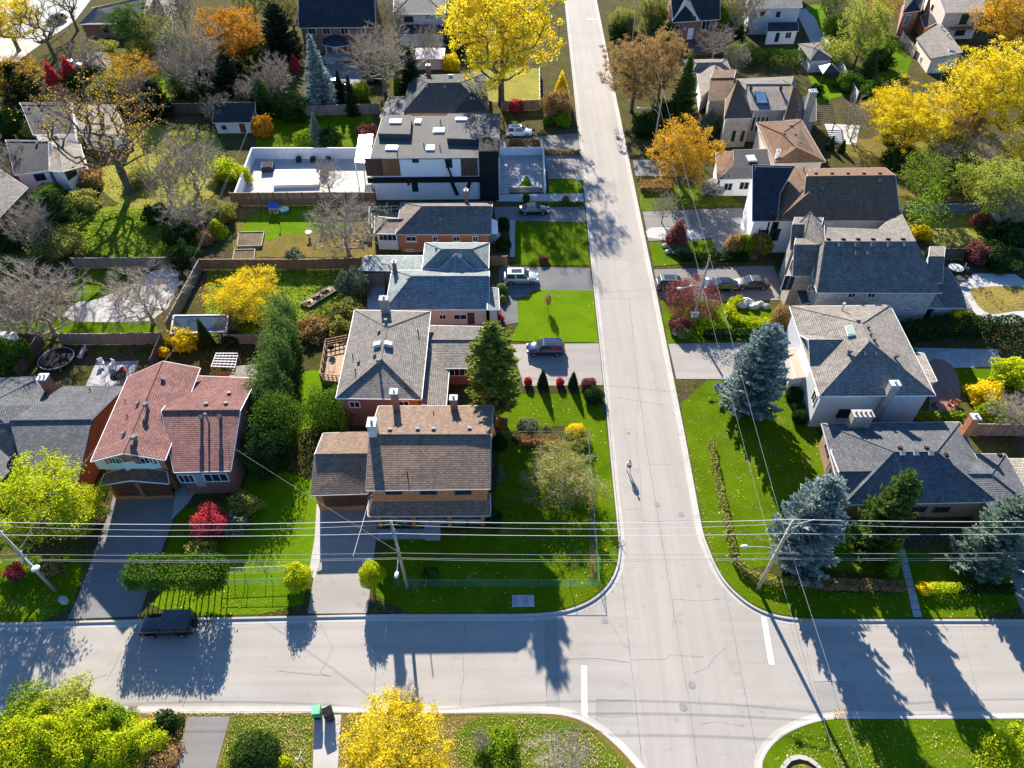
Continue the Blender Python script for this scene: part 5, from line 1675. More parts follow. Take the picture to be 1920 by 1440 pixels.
def tree_meshes(seed, Rr=4.0, H=10.0, fork=2.2, natt=260, leaves=0, leaf=.25, spread=.34, twigs=0, twlen=.8, vshape=0.0, tip_r=.014, trunk_r=.24, outer=2.4, up=.35, lean=(0, 0), droop=0.0, lk=1.0, climb=.25, wob=.07):
    rng = NPR(seed)
    N, par, w, tips = skeleton(rng, Rr, H, fork, natt, lean, vshape, outer=outer, lk=lk, climb=climb, wob=wob)
    r = tip_r + (trunk_r - tip_r) * (w / w[0]) ** .52
    i = np.arange(1, len(N))
    ra, rb = r[par[i]], r[i]
    ra = np.minimum(ra, rb * 1.7)
    big = rb > .05
    parts_t = [tubes_np(N[par[i]][big], N[i][big], ra[big], rb[big], 6), tubes_np(N[par[i]][~big], N[i][~big], ra[~big], rb[~big], 3)]
    # root flare
    parts_t.append(tubes_np(np.array([[0, 0, -.1]]), np.array([[0, 0, .5]]), np.array([trunk_r * 1.5]), np.array([trunk_r]), 6))
    T = N[tips]
    C0 = np.array([lean[0] * .5, lean[1] * .5, fork + (H - fork) * .25])
    outd = unit_rows(T - C0)
    if twigs:
        src = np.concatenate([T] + [N[i][(~big)]])
        od = np.concatenate([outd, unit_rows(N[i][~big] - C0)])
        k = rng.integers(0, len(src), twigs)
        D = unit_rows(od[k] + rng.normal(size=(twigs, 3)) * .55 + np.array([0, 0, .25 - droop]))
        L = twlen * rng.uniform(.5, 1.25, (twigs, 1))
        mid = src[k] + D * L * .5
        D2 = unit_rows(D + rng.normal(size=(twigs, 3)) * .25)
        end = mid + D2 * L * .5
        tr = np.full(twigs, tip_r)
        parts_t.append(tubes_np(src[k], mid, tr * .95, tr * .75, 3))
        parts_t.append(tubes_np(mid, end, tr * .75, tr * .35, 3))
        # fork of every second twig
        h_ = twigs // 2
        D3 = unit_rows(D[:h_] + rng.normal(size=(h_, 3)) * .6)
        parts_t.append(tubes_np(mid[:h_], mid[:h_] + D3 * L[:h_] * .45, tr[:h_] * .65, tr[:h_] * .35, 3))
    VT = join(parts_t)
    crown = None
    if leaves:
        k = rng.integers(0, len(tips), leaves)
        sc = rng.uniform(.5, 1.25, len(tips))[k][:, None]
        P = T[k] + rng.normal(size=(leaves, 3)) * np.array([1, 1, .72]) * spread * sc + outd[k] * spread * .3
        P[:, 2] -= droop * np.abs(rng.normal(size=leaves)) * .5
        crown = leaf_quads(P, leaf, rng, up)
    return VT, crown


def spruce_meshes(seed, H=10.0, Rr=2.6, nb=300, spray=.62, droop=.25, lift=.25, low=.03, power=.85, dens=1.0, blunt=.0, jit=.28):
    rng = NPR(seed)
    tr = tubes_np(np.array([[0, 0, 0.], [0, 0, H * .5]]), np.array([[0, 0, H * .5], [0, 0, H * .98]]), np.array([.2, .12]), np.array([.12, .02]), 6)
    t = np.linspace(0, 1, nb) ** .92
    z = H * (low + (.975 - low) * t) + rng.normal(size=nb) * H * .008
    ang = np.arange(nb) * 2.39996 + rng.normal(size=nb) * .3
    prof = (1 - t) ** power
    if blunt: prof = np.maximum(prof, np.sqrt(np.maximum(0, 1 - t ** 2)) * blunt)
    L = Rr * prof * rng.uniform(1 - jit, 1.12, nb) + .12
    Ps, Ds, Ss = [], [], []
    BA, BB = [], []
    for i in range(nb):
        d = np.array([math.cos(ang[i]), math.sin(ang[i]), 0])
        side = np.array([-d[1], d[0], 0])
        n = max(3, int(L[i] / .20 * dens))
        s = (np.arange(n) + rng.uniform(0, 1, n)) / n
        s = .18 + .82 * s
        zz = z[i] + L[i] * (-droop * s + lift * s ** 2.5)
        c = d[None] * (L[i] * s)[:, None] + np.stack([np.zeros(n), np.zeros(n), zz], 1)
        BA.append([0, 0, z[i]]); BB.append(c[-1] * np.array([.9, .9, 1]))
        wid = (.34 * L[i] + .15) * (1 - s) ** .6
        for sg in (-1, 1, 0):
            off = side[None] * (sg * wid * rng.uniform(.3, .9, n))[:, None]
            P = c + off + rng.normal(size=(n, 3)) * .05
            D = d[None] * .8 + side[None] * sg * .8 + rng.normal(size=(n, 3)) * .22 + np.array([0, 0, .12 + lift * .4])
            Ps.append(P); Ds.append(D); Ss.append(np.full(n, spray) * (.55 + .45 * (L[i] / Rr)))
    P = np.concatenate(Ps); D = unit_rows(np.concatenate(Ds)); S = (np.concatenate(Ss) * rng.uniform(.7, 1.25, len(P)))[:, None]
    Nn = unit_rows(np.cross(D, unit_rows(rng.normal(size=P.shape) * .6 + np.array([0, 0, 1.]))))
    W = np.cross(Nn, D)
    # two crossed needles sprays per point: flat + upright
    q1 = np.stack([P - D * S * .35, P - Nn * S * .2, P + D * S * .65, P + Nn * S * .2], 1).reshape(-1, 3)
    q2 = np.stack([P - D * S * .35, P - W * S * .15, P + D * S * .65, P + W * S * .15], 1).reshape(-1, 3)
    V = np.concatenate([q1, q2]); F = np.arange(len(V)).reshape(-1, 4)
    br = tubes_np(np.array(BA), np.array(BB), np.full(nb, .03), np.full(nb, .012), 3)
    return join([tr, br]), (V, F)


def blob_leaves(seed, n, leaf, shape='ball', lump=.18, up=.5, fill=.35, aspect=.62):
    """leaf quads near the surface of a unit ball / box / cone standing on z=0 with height 1 and half-width 1"""
    rng = NPR(seed)
    if shape == 'box':
        P = rng.uniform(-1, 1, (n, 3)); ax = rng.choice(3, n, p=[.36, .36, .28]); sg = np.where(rng.random(n) < .5, -1, 1)
        sg = np.where((ax == 2) & (rng.random(n) < .85), 1, sg)
        rr = np.where(rng.random(n) < fill, rng.uniform(.4, 1, n), rng.uniform(.9, 1.05, n))
        P[np.arange(n), ax] = sg * rr
        Nn = np.zeros((n, 3)); Nn[np.arange(n), ax] = sg
        P[:, 2] = P[:, 2] * .5 + .5
    elif shape == 'cone':
        t = 1 - np.sqrt(rng.uniform(0, 1, n))
        a = rng.uniform(0, 6.283, n)
        rr = np.minimum(1, (1 - t) ** .8 * 1.05) * np.where(rng.random(n) < fill, rng.uniform(.4, 1, n), rng.uniform(.88, 1.06, n))
        P = np.stack([rr * np.cos(a), rr * np.sin(a), t], 1)
        Nn = np.stack([np.cos(a), np.sin(a), np.full(n, .3)], 1)
    else:
        U = unit_rows(rng.normal(size=(n, 3)))
        a = np.arctan2(U[:, 1], U[:, 0]); ph = rng.uniform(0, 6.28, 4)
        lm = 1 + lump * (np.sin(3 * a + 2 * U[:, 2] + ph[0]) * .5 + np.sin(5 * a - 3 * U[:, 2] + ph[1]) * .35 + np.sin(6 * U[:, 2] + 2 * a + ph[2]) * .4)
        rr = np.where(rng.random(n) < fill, rng.uniform(.35, 1, n), rng.uniform(.86, 1.04, n)) * lm
        P = U * rr[:, None]
        P[:, 2] = np.maximum(P[:, 2] * .55 + .47, .02)
        Nn = U
    P = P + rng.normal(size=P.shape) * (.05 if shape != 'cone' else .07)
    P[:, 2] = np.maximum(P[:, 2], .01)
    return P, Nn, rng


_shrub_cache = {}


def shrub_mesh(shape, n, sx, sy, h, leaf, seed, lump=.18):
    P, Nn, rng = blob_leaves(seed, n, leaf, shape, lump)
    P = P * np.array([sx, sy, h])
    V, F = leaf_quads(P, leaf, rng, .3, .62, Nn * 1.0)
    return V, F


# prototypes shared by all the trees (10 m tall, crown radius 4 m unless said otherwise)
def proto(VT, crown, name):
    placeholder = BARK
    a = np_mesh(name + '_trunk', VT[0], VT[1], placeholder)
    b = np_mesh(name + '_crown', crown[0], crown[1], placeholder) if crown is not None else None
    return a, b


PROTO = {}
for i in range(3):
    PROTO['leafy%d' % i] = (*proto(*tree_meshes(11 + i, natt=320, leaves=17000, leaf=.19, spread=.33, fork=2.2), 'broadleaf'), 10.0, 4.0)
for i in range(2):
    PROTO['big%d' % i] = (*proto(*tree_meshes(31 + i, Rr=4.4, natt=430, leaves=36000, leaf=.135, spread=.25, fork=2.0, tip_r=.010, outer=2.0), 'large_broadleaf'), 10.0, 4.4)
for i in range(2):
    PROTO['sparse%d' % i] = (*proto(*tree_meshes(41 + i, natt=230, leaves=3000, leaf=.115, spread=.32, fork=2.4, twigs=1300, twlen=.6, vshape=.6, tip_r=.011, trunk_r=.24, climb=.62, wob=.035), 'sparse'), 10.0, 4.0)
PROTO['round0'] = (*proto(*tree_meshes(35, Rr=4.2, natt=480, leaves=26000, leaf=.165, spread=.28, fork=1.6, tip_r=.010, outer=2.6, lk=.4), 'round_broadleaf'), 10.0, 4.2)
PROTO['half0'] = (*proto(*tree_meshes(47, natt=300, leaves=7500, leaf=.17, spread=.34, fork=2.0, twigs=1000, twlen=.6, tip_r=.012, climb=.5, wob=.04), 'half'), 10.0, 4.0)
for i in range(4):
    PROTO['bare%d' % i] = (*proto(*tree_meshes(51 + i, natt=420, twigs=3600, twlen=.75, fork=(1.4, 2.2, 1.0, 1.6)[i], vshape=(.45, .3, .6, .5)[i], tip_r=.012, trunk_r=.19, climb=.6, wob=.035, outer=1.7), 'bare'), 10.0, 4.0)
PROTO['weep'] = (*proto(*tree_meshes(61, natt=320, leaves=22000, leaf=.17, spread=.45, twigs=1300, twlen=1.0, fork=.5, vshape=0, tip_r=.017, trunk_r=.13, droop=.55), 'weeping'), 10.0, 4.0)
PROTO['spruce0'] = (*proto(*spruce_meshes(71), 'spruce'), 10.0, 2.6)
PROTO['spruce1'] = (*proto(*spruce_meshes(72, nb=260, droop=.35, lift=.3, spray=.7), 'spruce'), 10.0, 2.6)
PROTO['broadspruce'] = (*proto(*spruce_meshes(73, H=10, Rr=4.6, nb=300, power=.7, spray=.72, blunt=.82, droop=.12, lift=.3, dens=.85, jit=.45), 'broad_spruce'), 10.0, 4.6)
PROTO['pine'] = (*proto(*spruce_meshes(74, H=10, Rr=2.7, nb=210, power=.4, spray=.78, blunt=1.0, droop=-.05, lift=.2, low=.1, dens=.9, jit=.5), 'pine'), 10.0, 2.7)

L_YEL = leafmat('yellow_leaves', [(.40, .26, .012), (.72, .52, .010), (.80, .62, .02), (.86, .72, .06), (.50, .50, .05)], .45)
L_YEL2 = leafmat('golden_leaves', [(.46, .25, .012), (.80, .56, .012), (.90, .70, .02), (.74, .62, .04), (.40, .38, .03)], .42)
L_YG = leafmat('yellow_green_leaves', [(.13, .24, .012), (.28, .40, .016), (.46, .54, .02), (.62, .62, .02), (.80, .66, .02)], .45)
L_ORG = leafmat('orange_leaves', [(.26, .09, .012), (.48, .19, .015), (.60, .28, .02), (.68, .38, .03)])
L_AMB = leafmat('amber_leaves', [(.40, .18, .02), (.62, .34, .025), (.74, .46, .04), (.55, .38, .06)])
L_RUST = leafmat('russet_leaves', [(.20, .13, .05), (.36, .20, .075), (.50, .26, .12), (.25, .24, .06), (.46, .36, .20)])
L_RED = leafmat('red_leaves', [(.34, .02, .03), (.56, .05, .07), (.70, .11, .12), (.50, .06, .08)])
L_PURP = leafmat('purple_leaves', [(.10, .035, .035), (.19, .06, .05), (.30, .11, .085), (.36, .16, .12)])
L_GRN = leafmat('green_leaves', [(.030, .075, .010), (.060, .130, .014), (.10, .19, .018), (.16, .24, .03)], .3)
L_DGRN = leafmat('dark_green_leaves', [(.010, .028, .008), (.020, .048, .012), (.034, .070, .016), (.05, .09, .02)], .18)
L_LGRN = leafmat('light_green_leaves', [(.075, .15, .012), (.15, .25, .016), (.26, .36, .02), (.38, .45, .03)], .38)
L_OLIVE = leafmat('olive_leaves', [(.15, .17, .03), (.26, .27, .05), (.37, .36, .08), (.48, .44, .13)], .4)
L_SAGE = leafmat('sage_leaves', [(.09, .12, .06), (.15, .18, .09), (.22, .25, .13), (.30, .31, .19)], .3)
L_WILLOW = leafmat('willow_leaves', [(.17, .22, .03), (.30, .35, .05), (.45, .46, .08), (.58, .54, .09)], .4)
N_BLUE = leafmat('blue_needles', [(.15, .21, .19), (.26, .33, .31), (.38, .46, .43), (.52, .59, .56)], .28)
N_GRN = leafmat('green_needles', [(.06, .11, .025), (.10, .17, .035), (.16, .24, .05), (.23, .30, .08)], .28)
N_DK = leafmat('dark_needles', [(.012, .028, .014), (.022, .046, .020), (.038, .066, .028), (.06, .09, .035)], .12)
N_PINE = leafmat('pine_needles', [(.11, .16, .035), (.20, .26, .05), (.30, .35, .06), (.42, .43, .10)], .35)
N_BG = leafmat('blue_green_needles', [(.12, .19, .14), (.20, .28, .20), (.29, .37, .28), (.39, .46, .36)], .28)


def slotmat(o, m):
    o.material_slots[0].link = 'OBJECT'
    o.material_slots[0].material = m


_turn = [0]


def tree(name, label, p, r, hgt, leaf=None, bark=None, base=None, group=None, cat='tree', k=.62, rz=None, crown='crown'):
    """p = crown centre in photo pixels (or base=foot pixel), r = crown radius in pixels, hgt in metres"""
    me_t, me_c, H0, R0 = PROTO[name_proto(name)]
    kind = {'le': 'broadleaf_tree', 'bi': 'broadleaf_tree', 'sp': 'broadleaf_tree', 'ha': 'broadleaf_tree', 'ba': 'bare_tree', 'we': 'bush'}.get(name[:2], 'tree')
    if name.startswith(('spruce', 'broadspruce')): kind = 'spruce_tree'
    if name == 'pine': kind = 'pine_tree'
    if base is not None: b = g(*base)
    else:
        b = g(p[0], p[1], hgt * k); b.z = .12
    m = mpp(p[0], p[1], hgt * k)
    s = r * m / R0
    _turn[0] += 1
    root = thing(kind, label, cat, b, group, (rz if rz is not None else _turn[0] * 2.4) % 6.283)
    root.scale = (s, s, hgt / H0)
    t = link('trunk' if me_c is not None else 'branches', me_t, root); slotmat(t, bark or BARK)
    if me_c is not None:
        c = link(crown, me_c, root); slotmat(c, leaf)
    return root


def name_proto(n): return n


def shrub(label, p, r, hgt, leaf, shape='ball', name='bush', cat='shrub', ry=None, n=None, size=None, group=None, stem=True, base=None, rz=0.0, lump=.18, seed=None, onstem=0.0, stems=None):
    """p = middle of the shrub in photo pixels, r = half width in pixels"""
    zc = hgt * .5 + onstem
    b = g(*base) if base else g(p[0], p[1], zc)
    b.z = .12
    m = mpp(p[0], p[1], zc)
    sx = r * m; sy = ry * m if ry is not None else sx
    if size is None: size = max(.10, min(.30, 2.6 * m * 1.9))
    if n is None:
        area = 6.3 * (sx * sy) + 3.2 * (sx + sy) * hgt
        n = int(min(9000, max(200, 2.4 * area / (size * size * .31))))
    _turn[0] += 1
    root = thing(name, label, cat, b, group, rz)
    V, F = shrub_mesh(shape, n, sx, sy, hgt, size, seed or _turn[0], lump)
    V = V + np.array([0, 0, onstem])
    o = link('foliage', np_mesh('foliage', V, F, leaf), root)
    # woody inside: a few stems that reach into the foliage
    rng = random.Random(_turn[0])
    mb = MB()
    for i in range(stems or 0):
        x = (-.95 + 1.9 * i / (stems - 1)) * sx + rng.uniform(-.1, .1)
        mb.tube([(x, rng.uniform(-.2, .2), -.02), (x + rng.uniform(-.1, .1), rng.uniform(-.2, .2), onstem + hgt * .5)], [.06, .04], 4)
    for i in range(5 if not onstem else 3):
        a = rng.uniform(0, 6.28); q = rng.uniform(.2, .75)
        mb.tube([(rng.uniform(-.1, .1) * sx, rng.uniform(-.1, .1) * sy, -.02), (math.cos(a) * sx * q * .5, math.sin(a) * sy * q * .5, onstem + hgt * .35), (math.cos(a) * sx * q, math.sin(a) * sy * q, onstem + hgt * .75)], [.045, .03, .012], 4)
    me = mb.mesh('stem', BARK)
    link('stem', me, root)
    return root


def hedge(label, px, wpx, hgt, leaf, size=None, name='hedge', seed=None, per=1.0, cat='hedge'):
    """px: middle line of the hedge top in pixels"""
    P = [g(u, v, hgt) for u, v in px]
    m = mpp(px[0][0], px[0][1], hgt)
    w = wpx * m / 2
    size = size or max(.10, min(.26, 4.2 * m))
    rng = NPR(seed or _turn[0] + 500)
    _turn[0] += 1
    parts = []
    for a, b in zip(P[:-1], P[1:]):
        L = (b - a).xy.length
        n = int(1.5 * per * L * (2 * w + 2 * hgt) / (size * size * .31))
        t = rng.uniform(-.03, 1.03, n)
        face = rng.random(n)
        wt = 2 * w / (2 * w + 2 * hgt)
        ph = rng.uniform(0, 6.28)
        bulge = 1 + .10 * np.sin(t * L * 2.1 + ph) + .07 * np.sin(t * L * 5.3)
        x = np.where(face < wt, rng.uniform(-1, 1, n), np.where(rng.random(n) < .5, -1, 1) * rng.uniform(.85, 1.05, n)) * w * bulge
        z = np.where(face < wt, rng.uniform(.9, 1.04, n), rng.uniform(.03, 1, n)) * hgt * (1 + .06 * np.sin(t * L * 1.7 + ph))
        ins = rng.random(n) < .2
        x = np.where(ins, x * .6, x)
        d = (b - a).xy.normalized()
        nx, ny = -d.y, d.x
        Q = np.stack([a.x + d.x * t * L + nx * x, a.y + d.y * t * L + ny * x, z + .12], 1)
        Nn = np.stack([nx * np.sign(x) * (face >= wt), ny * np.sign(x) * (face >= wt), (face < wt) * 1.0], 1)
        parts.append(leaf_quads(Q, size, rng, .3, .62, Nn))
    V, F = join(parts)
    b0 = Vector((P[0].x, P[0].y, .12))
    root = thing(name, label, cat, b0)
    link('foliage', np_mesh('foliage', V - np.array(tuple(b0)), F, leaf), root)
    mb = MB()
    for a, b in zip(P[:-1], P[1:]):
        k = max(2, int((b - a).length / 1.2))
        for i in range(k):
            p = a.lerp(b, (i + .5) / k) - Vector((b0.x, b0.y, 0))
            mb.tube([(p.x, p.y, -.03), (p.x + .05, p.y, hgt * .8)], [.04, .02], 4)
    link('stem', mb.mesh('stem', BARK), root)
    return root
# ======== the big autumn trees
tree('big0', 'huge bright yellow tree overhanging the left kerb at the top of the street', (946, 35), 116, 26, L_YEL, base=(940, 196), k=.6)
tree('big1', 'very large yellow tree at the right edge of the view', (1868, 165), 98, 17, L_YEL, k=.6)
tree('big0', 'broad yellow tree left of the very large one, above brown litter', (1706, 215), 84, 11, L_YEL2, k=.6, rz=2.2)
tree('round0', 'round yellow tree in full leaf at the bottom beside the two bins', (738, 1406), 104, 6.2, L_YEL, k=.6, rz=1.0)
tree('leafy0', 'orange maple in full colour near the top left', (432, 62), 62, 12, L_ORG)
tree('leafy1', 'orange yellow tree over the street lamp driveway', (1285, 280), 62, 10, L_AMB)
tree('big1', 'larger russet street tree leaning over the long street', (1194, 125), 66, 14, L_RUST, rz=.5)
tree('leafy1', 'smaller russet street tree behind the leaning one', (1245, 110), 42, 13, L_RUST, rz=4)
tree('leafy2', 'small airy yellow tree with pale stems beside the cedar hedge', (460, 553), 62, 6.0, L_YEL2, BARKP, k=.58, rz=2)
tree('leafy0', 'yellow green maple at the left edge covering the front yard', (62, 942), 96, 8.0, L_YG, k=.6, rz=2)
tree('leafy1', 'yellow green spreading branch of a young maple beside the black driveway', (150, 952), 52, 4.6, L_YG, k=.6, rz=3)
tree('leafy2', 'tall yellow green tree beside the far lane', (1622, 62), 42, 14, L_WILLOW, k=.55)
tree('half0', 'loose green tree with yellow sprays at the right, below the big yellow trees', (1745, 325), 56, 8.5, L_LGRN)
tree('leafy2', 'pale willow green tree at the right edge', (1872, 345), 66, 9.5, L_WILLOW, rz=1)
tree('half0', 'yellow tree fragment at the far right edge', (1925, 290), 40, 9, L_YEL2)
tree('leafy2', 'dark green rounded tree beside the tan bungalow', (242, 42), 40, 10, L_GRN, rz=2)
tree('leafy0', 'yellow tree at the very top left corner', (5, 30), 62, 12, L_YEL2, rz=4)
tree('leafy0', 'pale yellow tree at the top right corner', (1900, 30), 60, 14, L_AMB, rz=5)
tree('sparse0', 'thinly leaved tree leaning over the sunlit corner street', (75, 45), 62, 13, L_OLIVE, base=(104, 112), k=.6)
tree('sparse1', 'thinly leaved dark trunked tree right of the leaning one', (128, 15), 45, 14, L_OLIVE, base=(146, 58), k=.6)
tree('sparse0', 'towering nearly bare tree with scattered orange leaves in the dry meadow', (205, 205), 122, 19, L_AMB, base=(245, 362), k=.55, rz=1.2)
tree('half0', 'orange leaved tree at the left edge of the view', (20, 140), 50, 10, L_AMB, rz=3)
tree('sparse1', 'low orange brown tree above the dark boundary fence', (120, 190), 42, 7, L_RUST)
tree('half0', 'tree with orange tinted crown behind the towering bare one', (245, 130), 44, 9, L_AMB, rz=2)
# ======== bare trees
for args in (
        ('bare0', 'large bare grey tree at the left edge beside the grey patio', (62, 510), 96, 10, (104, 628)),
        ('bare1', 'bare wide grey tree standing on the grey patio', (288, 525), 78, 8, (288, 607)),
        ('bare3', 'umbrella shaped bare tree behind the orange brick bungalow', (628, 375), 82, 9, (655, 480)),
        ('bare2', 'bare multi stemmed tree in the middle of the yellow meadow', (350, 285), 66, 10, (372, 362)),
        ('bare0', 'smaller bare tree left of the middle of the yellow meadow', (306, 318), 42, 8, (322, 385)),
        ('bare3', 'tall bare purplish tree below the orange maple', (352, 85), 72, 15, (385, 192)),
        ('bare1', 'fine twigged pale bare tree before the red brick house', (712, 85), 76, 12, (722, 172)),
        ('bare2', 'bare grey tree among the dark conifers', (512, 142), 44, 9, None),
        ('bare0', 'thin bare tree in front of the grey gable house', (802, 75), 30, 8, None),
        ('bare1', 'small bare tree in front of the steep white gable', (1342, 78), 40, 7, None),
        ('bare3', 'dark bare tree crossing the pale stucco house', (1400, 20), 44, 14, (1386, 82)),
        ('bare2', 'bare vase shaped tree beside the pergola', (1612, 205), 34, 8, (1594, 265)),
        ('bare0', 'bare grey bush like tree under the yellow trees', (1850, 290), 46, 7, None),
        ('bare2', 'tall thin bare tree behind the yellow tree on the cross street', (772, 1290), 36, 5.5, (772, 1352)),
        ('bare2', 'slender bare sapling right of the round yellow tree', (905, 1350), 20, 4.6, (905, 1410)),
        ('bare1', 'bare leafless shrub tree on the lower corner lawn', (1055, 1425), 62, 3.2, None),
        ('bare2', 'bare tangled tree in the shady hedge left of the courtyard', (345, 400), 60, 6, None),
        ('bare0', 'bare tree with few leaves behind the turret house', (1385, 105), 26, 6, None),
        ('bare3', 'grey bare tree at the right edge beyond the dark slate house', (1895, 770), 46, 4.5, None),
        ('bare1', 'bare grey tree left of the umbrella shaped one, at the courtyard', (612, 330), 34, 6, None),
        ('bare0', 'bare brownish tree in the top left backyards', (300, 35), 40, 9, None),
        ('bare3', 'bare branching tree beside the brick house at the left edge', (55, 420), 52, 8, None),
        ('bare1', 'small grey bare tree before the white flat roofed houses garden fence', (470, 175), 34, 7, None),
        ('bare2', 'pale leafless tree on the right edge below the willow', (1895, 395), 40, 7, None),
):
    tree(args[0], args[1], args[2], args[3], args[4], None, BARKP, base=args[5], k=.58)
tree('weep', 'grey green weeping bush tree in the middle of the corner lawn', (1052, 895), 68, 4.2, L_OLIVE, BARKP, k=.5)
# ======== conifers
for args in (
        ('spruce0', 'tall blue spruce in front of the red brick house', (582, 130), 32, 14, N_BLUE, (606, 205)),
        ('broadspruce', 'broad blue spruce standing by the pale concrete driveway', (1392, 690), 63, 12.6, N_BLUE, (1400, 765)),
        ('broadspruce', 'big pale blue spruce at the corner of the dark slate house', (1490, 945), 70, 12.5, N_BLUE, (1488, 1045)),
        ('broadspruce', 'green spruce between the two blue ones before the dark slate house', (1618, 945), 52, 12, N_GRN, (1622, 1030)),
        ('broadspruce', 'rounded blue green spruce at the right before the dark slate house', (1826, 1005), 60, 10.5, N_BG, (1826, 1058)),
        ('pine', 'yellow green pine beside the house with big hip roof', (918, 680), 48, 14.5, N_PINE, (926, 786)),
        ('spruce1', 'dark green spruce beside the turret house', (1286, 165), 27, 11, N_GRN, None),
        ('spruce1', 'small green fir left of the yellow trees', (1630, 130), 24, 7, N_GRN, None),
        ('spruce0', 'small dark spruce inside the white courtyard garden', (597, 238), 16, 6, N_BG, (597, 272)),
        ('broadspruce', 'dark evergreen left of the tall blue spruce', (525, 70), 40, 12, N_DK, None),
        ('broadspruce', 'dark evergreen below the orange maple', (430, 150), 34, 9, N_DK, None),
        ('spruce1', 'dark evergreen behind the pale twigged tree', (770, 142), 26, 9, N_DK, None),
        ('spruce0', 'narrow dark cedar left of the bare pale tree', (637, 168), 14, 6.5, N_DK, None),
        ('spruce0', 'second narrow dark cedar by the boundary fence', (657, 183), 16, 7.5, N_DK, None),
        ('broadspruce', 'wide dark evergreen at the left edge below the orange tree', (35, 165), 42, 9, N_DK, None),
        ('broadspruce', 'dark evergreen in the top left backyards', (292, 190), 30, 7, N_DK, None),
        ('broadspruce', 'olive evergreen beside the weedy meadow', (105, 400), 40, 7, N_GRN, None),
        ('broadspruce', 'evergreen right of the dark one below the orange maple', (490, 185), 26, 7, N_GRN, None),
):
    tree(args[0], args[1], args[2], args[3], args[4], args[5], base=args[6], k=.45, crown='needles')
# ======== cedar hedge and round bushes in the middle left
for k, (u, v, r, hh) in enumerate(((533, 598, 24, 6.6), (528, 634, 26, 6.8), (518, 674, 29, 7.0), (507, 716, 31, 6.4), (499, 752, 31, 5.6))):
    shrub(['topmost of the five dark columnar cedars in a row', 'second from the top of the five columnar cedars', 'middle one of the five columnar cedars', 'fourth from the top of the five columnar cedars', 'lowest of the five columnar cedars'][k], (u, v), r, hh, N_GRN, 'ball', 'cedar', 'cedar', group='row of columnar cedars', size=.2, lump=.4)
shrub('large rounded green bush at the foot of the cedar row', (517, 788), 48, 5.8, L_GRN, size=.2, lump=.3)
shrub('round green bush behind the double garage', (617, 766), 44, 4.2, L_GRN, size=.2, lump=.3)
shrub('dark shaded bush left of the double garage', (495, 848), 42, 5.0, L_DGRN, size=.2, lump=.3)
shrub('sage green bush behind the dark stone court', (662, 532), 27, 3.4, L_SAGE, lump=.3)
shrub('yellow tinged bush beneath the sage green bush', (652, 585), 28, 2.4, L_OLIVE, lump=.3)
shrub('small olive bush growing over the tan board fence', (552, 484), 18, 2.2, L_SAGE, lump=.3)
shrub('bright yellow green fountain bush by the left wire fence', (406, 428), 19, 2.4, L_YG, 'cone')
shrub('dry orange bush below the yellow green fountain bush', (385, 448), 16, 1.5, L_RUST)
shrub('yellow flowering bush beside the glass roofed shelter', (345, 636), 27, 1.8, L_YEL2, lump=.3)
shrub('small yellow bush below the glass roofed shelter', (308, 662), 9, 1.2, L_YEL2)
shrub('dark leaning conical cypress beside the glass roofed shelter', (382, 627), 13, 4.4, L_DGRN, 'cone', 'cypress', 'cypress', size=.16)
shrub('low green bush right of the leaning cypress', (432, 640), 14, 1.3, L_DGRN)
shrub('large green bush at the left edge beside the diagonal dark fence', (12, 668), 34, 4.0, L_GRN, lump=.3)
shrub('brown leaved bush next to the shelter', (432, 612), 14, 1.6, L_RUST)
shrub('dark bush at the edge of the dry meadow', (292, 402), 22, 2.4, L_DGRN, lump=.3)
shrub('dark thicket along the left wire fence', (333, 440), 26, 3.2, L_DGRN, lump=.4)
shrub('dark thicket left of the weedy meadow', (150, 378), 30, 2.2, L_OLIVE, lump=.4)
shrub('green bush before the white house at upper left', (95, 372), 34, 2.6, L_GRN, lump=.4)
shrub('dark thicket under the brick house at the left edge', (40, 440), 40, 2.4, L_DGRN, lump=.4)
shrub('brown bush behind the white house', (165, 335), 24, 2.6, L_RUST, lump=.4)
shrub('yellow green bush at the corner of the white courtyard', (420, 320), 24, 2.6, L_YG, lump=.4)
shrub('orange and pink bush in front of the dark garden shed', (492, 238), 18, 3.2, L_ORG, lump=.3)
shrub('light green bush at the foot of the small dark spruce', (570, 262), 18, 2.2, L_LGRN, lump=.4)
shrub('dark green bush right of the small dark spruce', (618, 258), 20, 2.4, L_DGRN, lump=.4)
shrub('pink twigged bush beside the glass canopy', (688, 248), 16, 2.0, L_PURP, lump=.4)
shrub('bright red left pointing shrub in the top left corner', (96, 142), 15, 5.0, L_RED, 'cone')
shrub('bright red right shrub in the top left corner', (128, 130), 15, 5.0, L_RED, 'cone')
shrub('red maple bush beside the red brick house', (593, 70), 18, 4.0, L_RED, lump=.3)
shrub('rust red narrow bush left of the tall blue spruce', (552, 118), 10, 3.6, L_RED, 'cone')
shrub('small bright yellow bush by the corrugated roof outbuilding', (846, 119), 15, 3.0, L_YEL, lump=.3)
shrub('pale green bush between the narrow cedars and the bare pale tree', (676, 172), 16, 3.0, L_LGRN, lump=.3)
shrub('narrow bright cedar beside the dark evergreen', (744, 150), 8, 5.0, L_LGRN, 'cone', 'cedar', 'cedar')
shrub('yellow top bush at the left kerb far up the street', (1053, 165), 15, 5.5, L_YEL2, 'cone')
shrub('rust orange shrub at the left kerb far up the street', (1046, 198), 26, 4.4, L_RUST, lump=.3)
shrub('left of the two round green bushes by the far driveway', (1027, 228), 9, 1.6, L_GRN, lump=.1)
shrub('right of the two round green bushes by the far driveway', (1055, 226), 15, 2.0, L_LGRN, lump=.2)
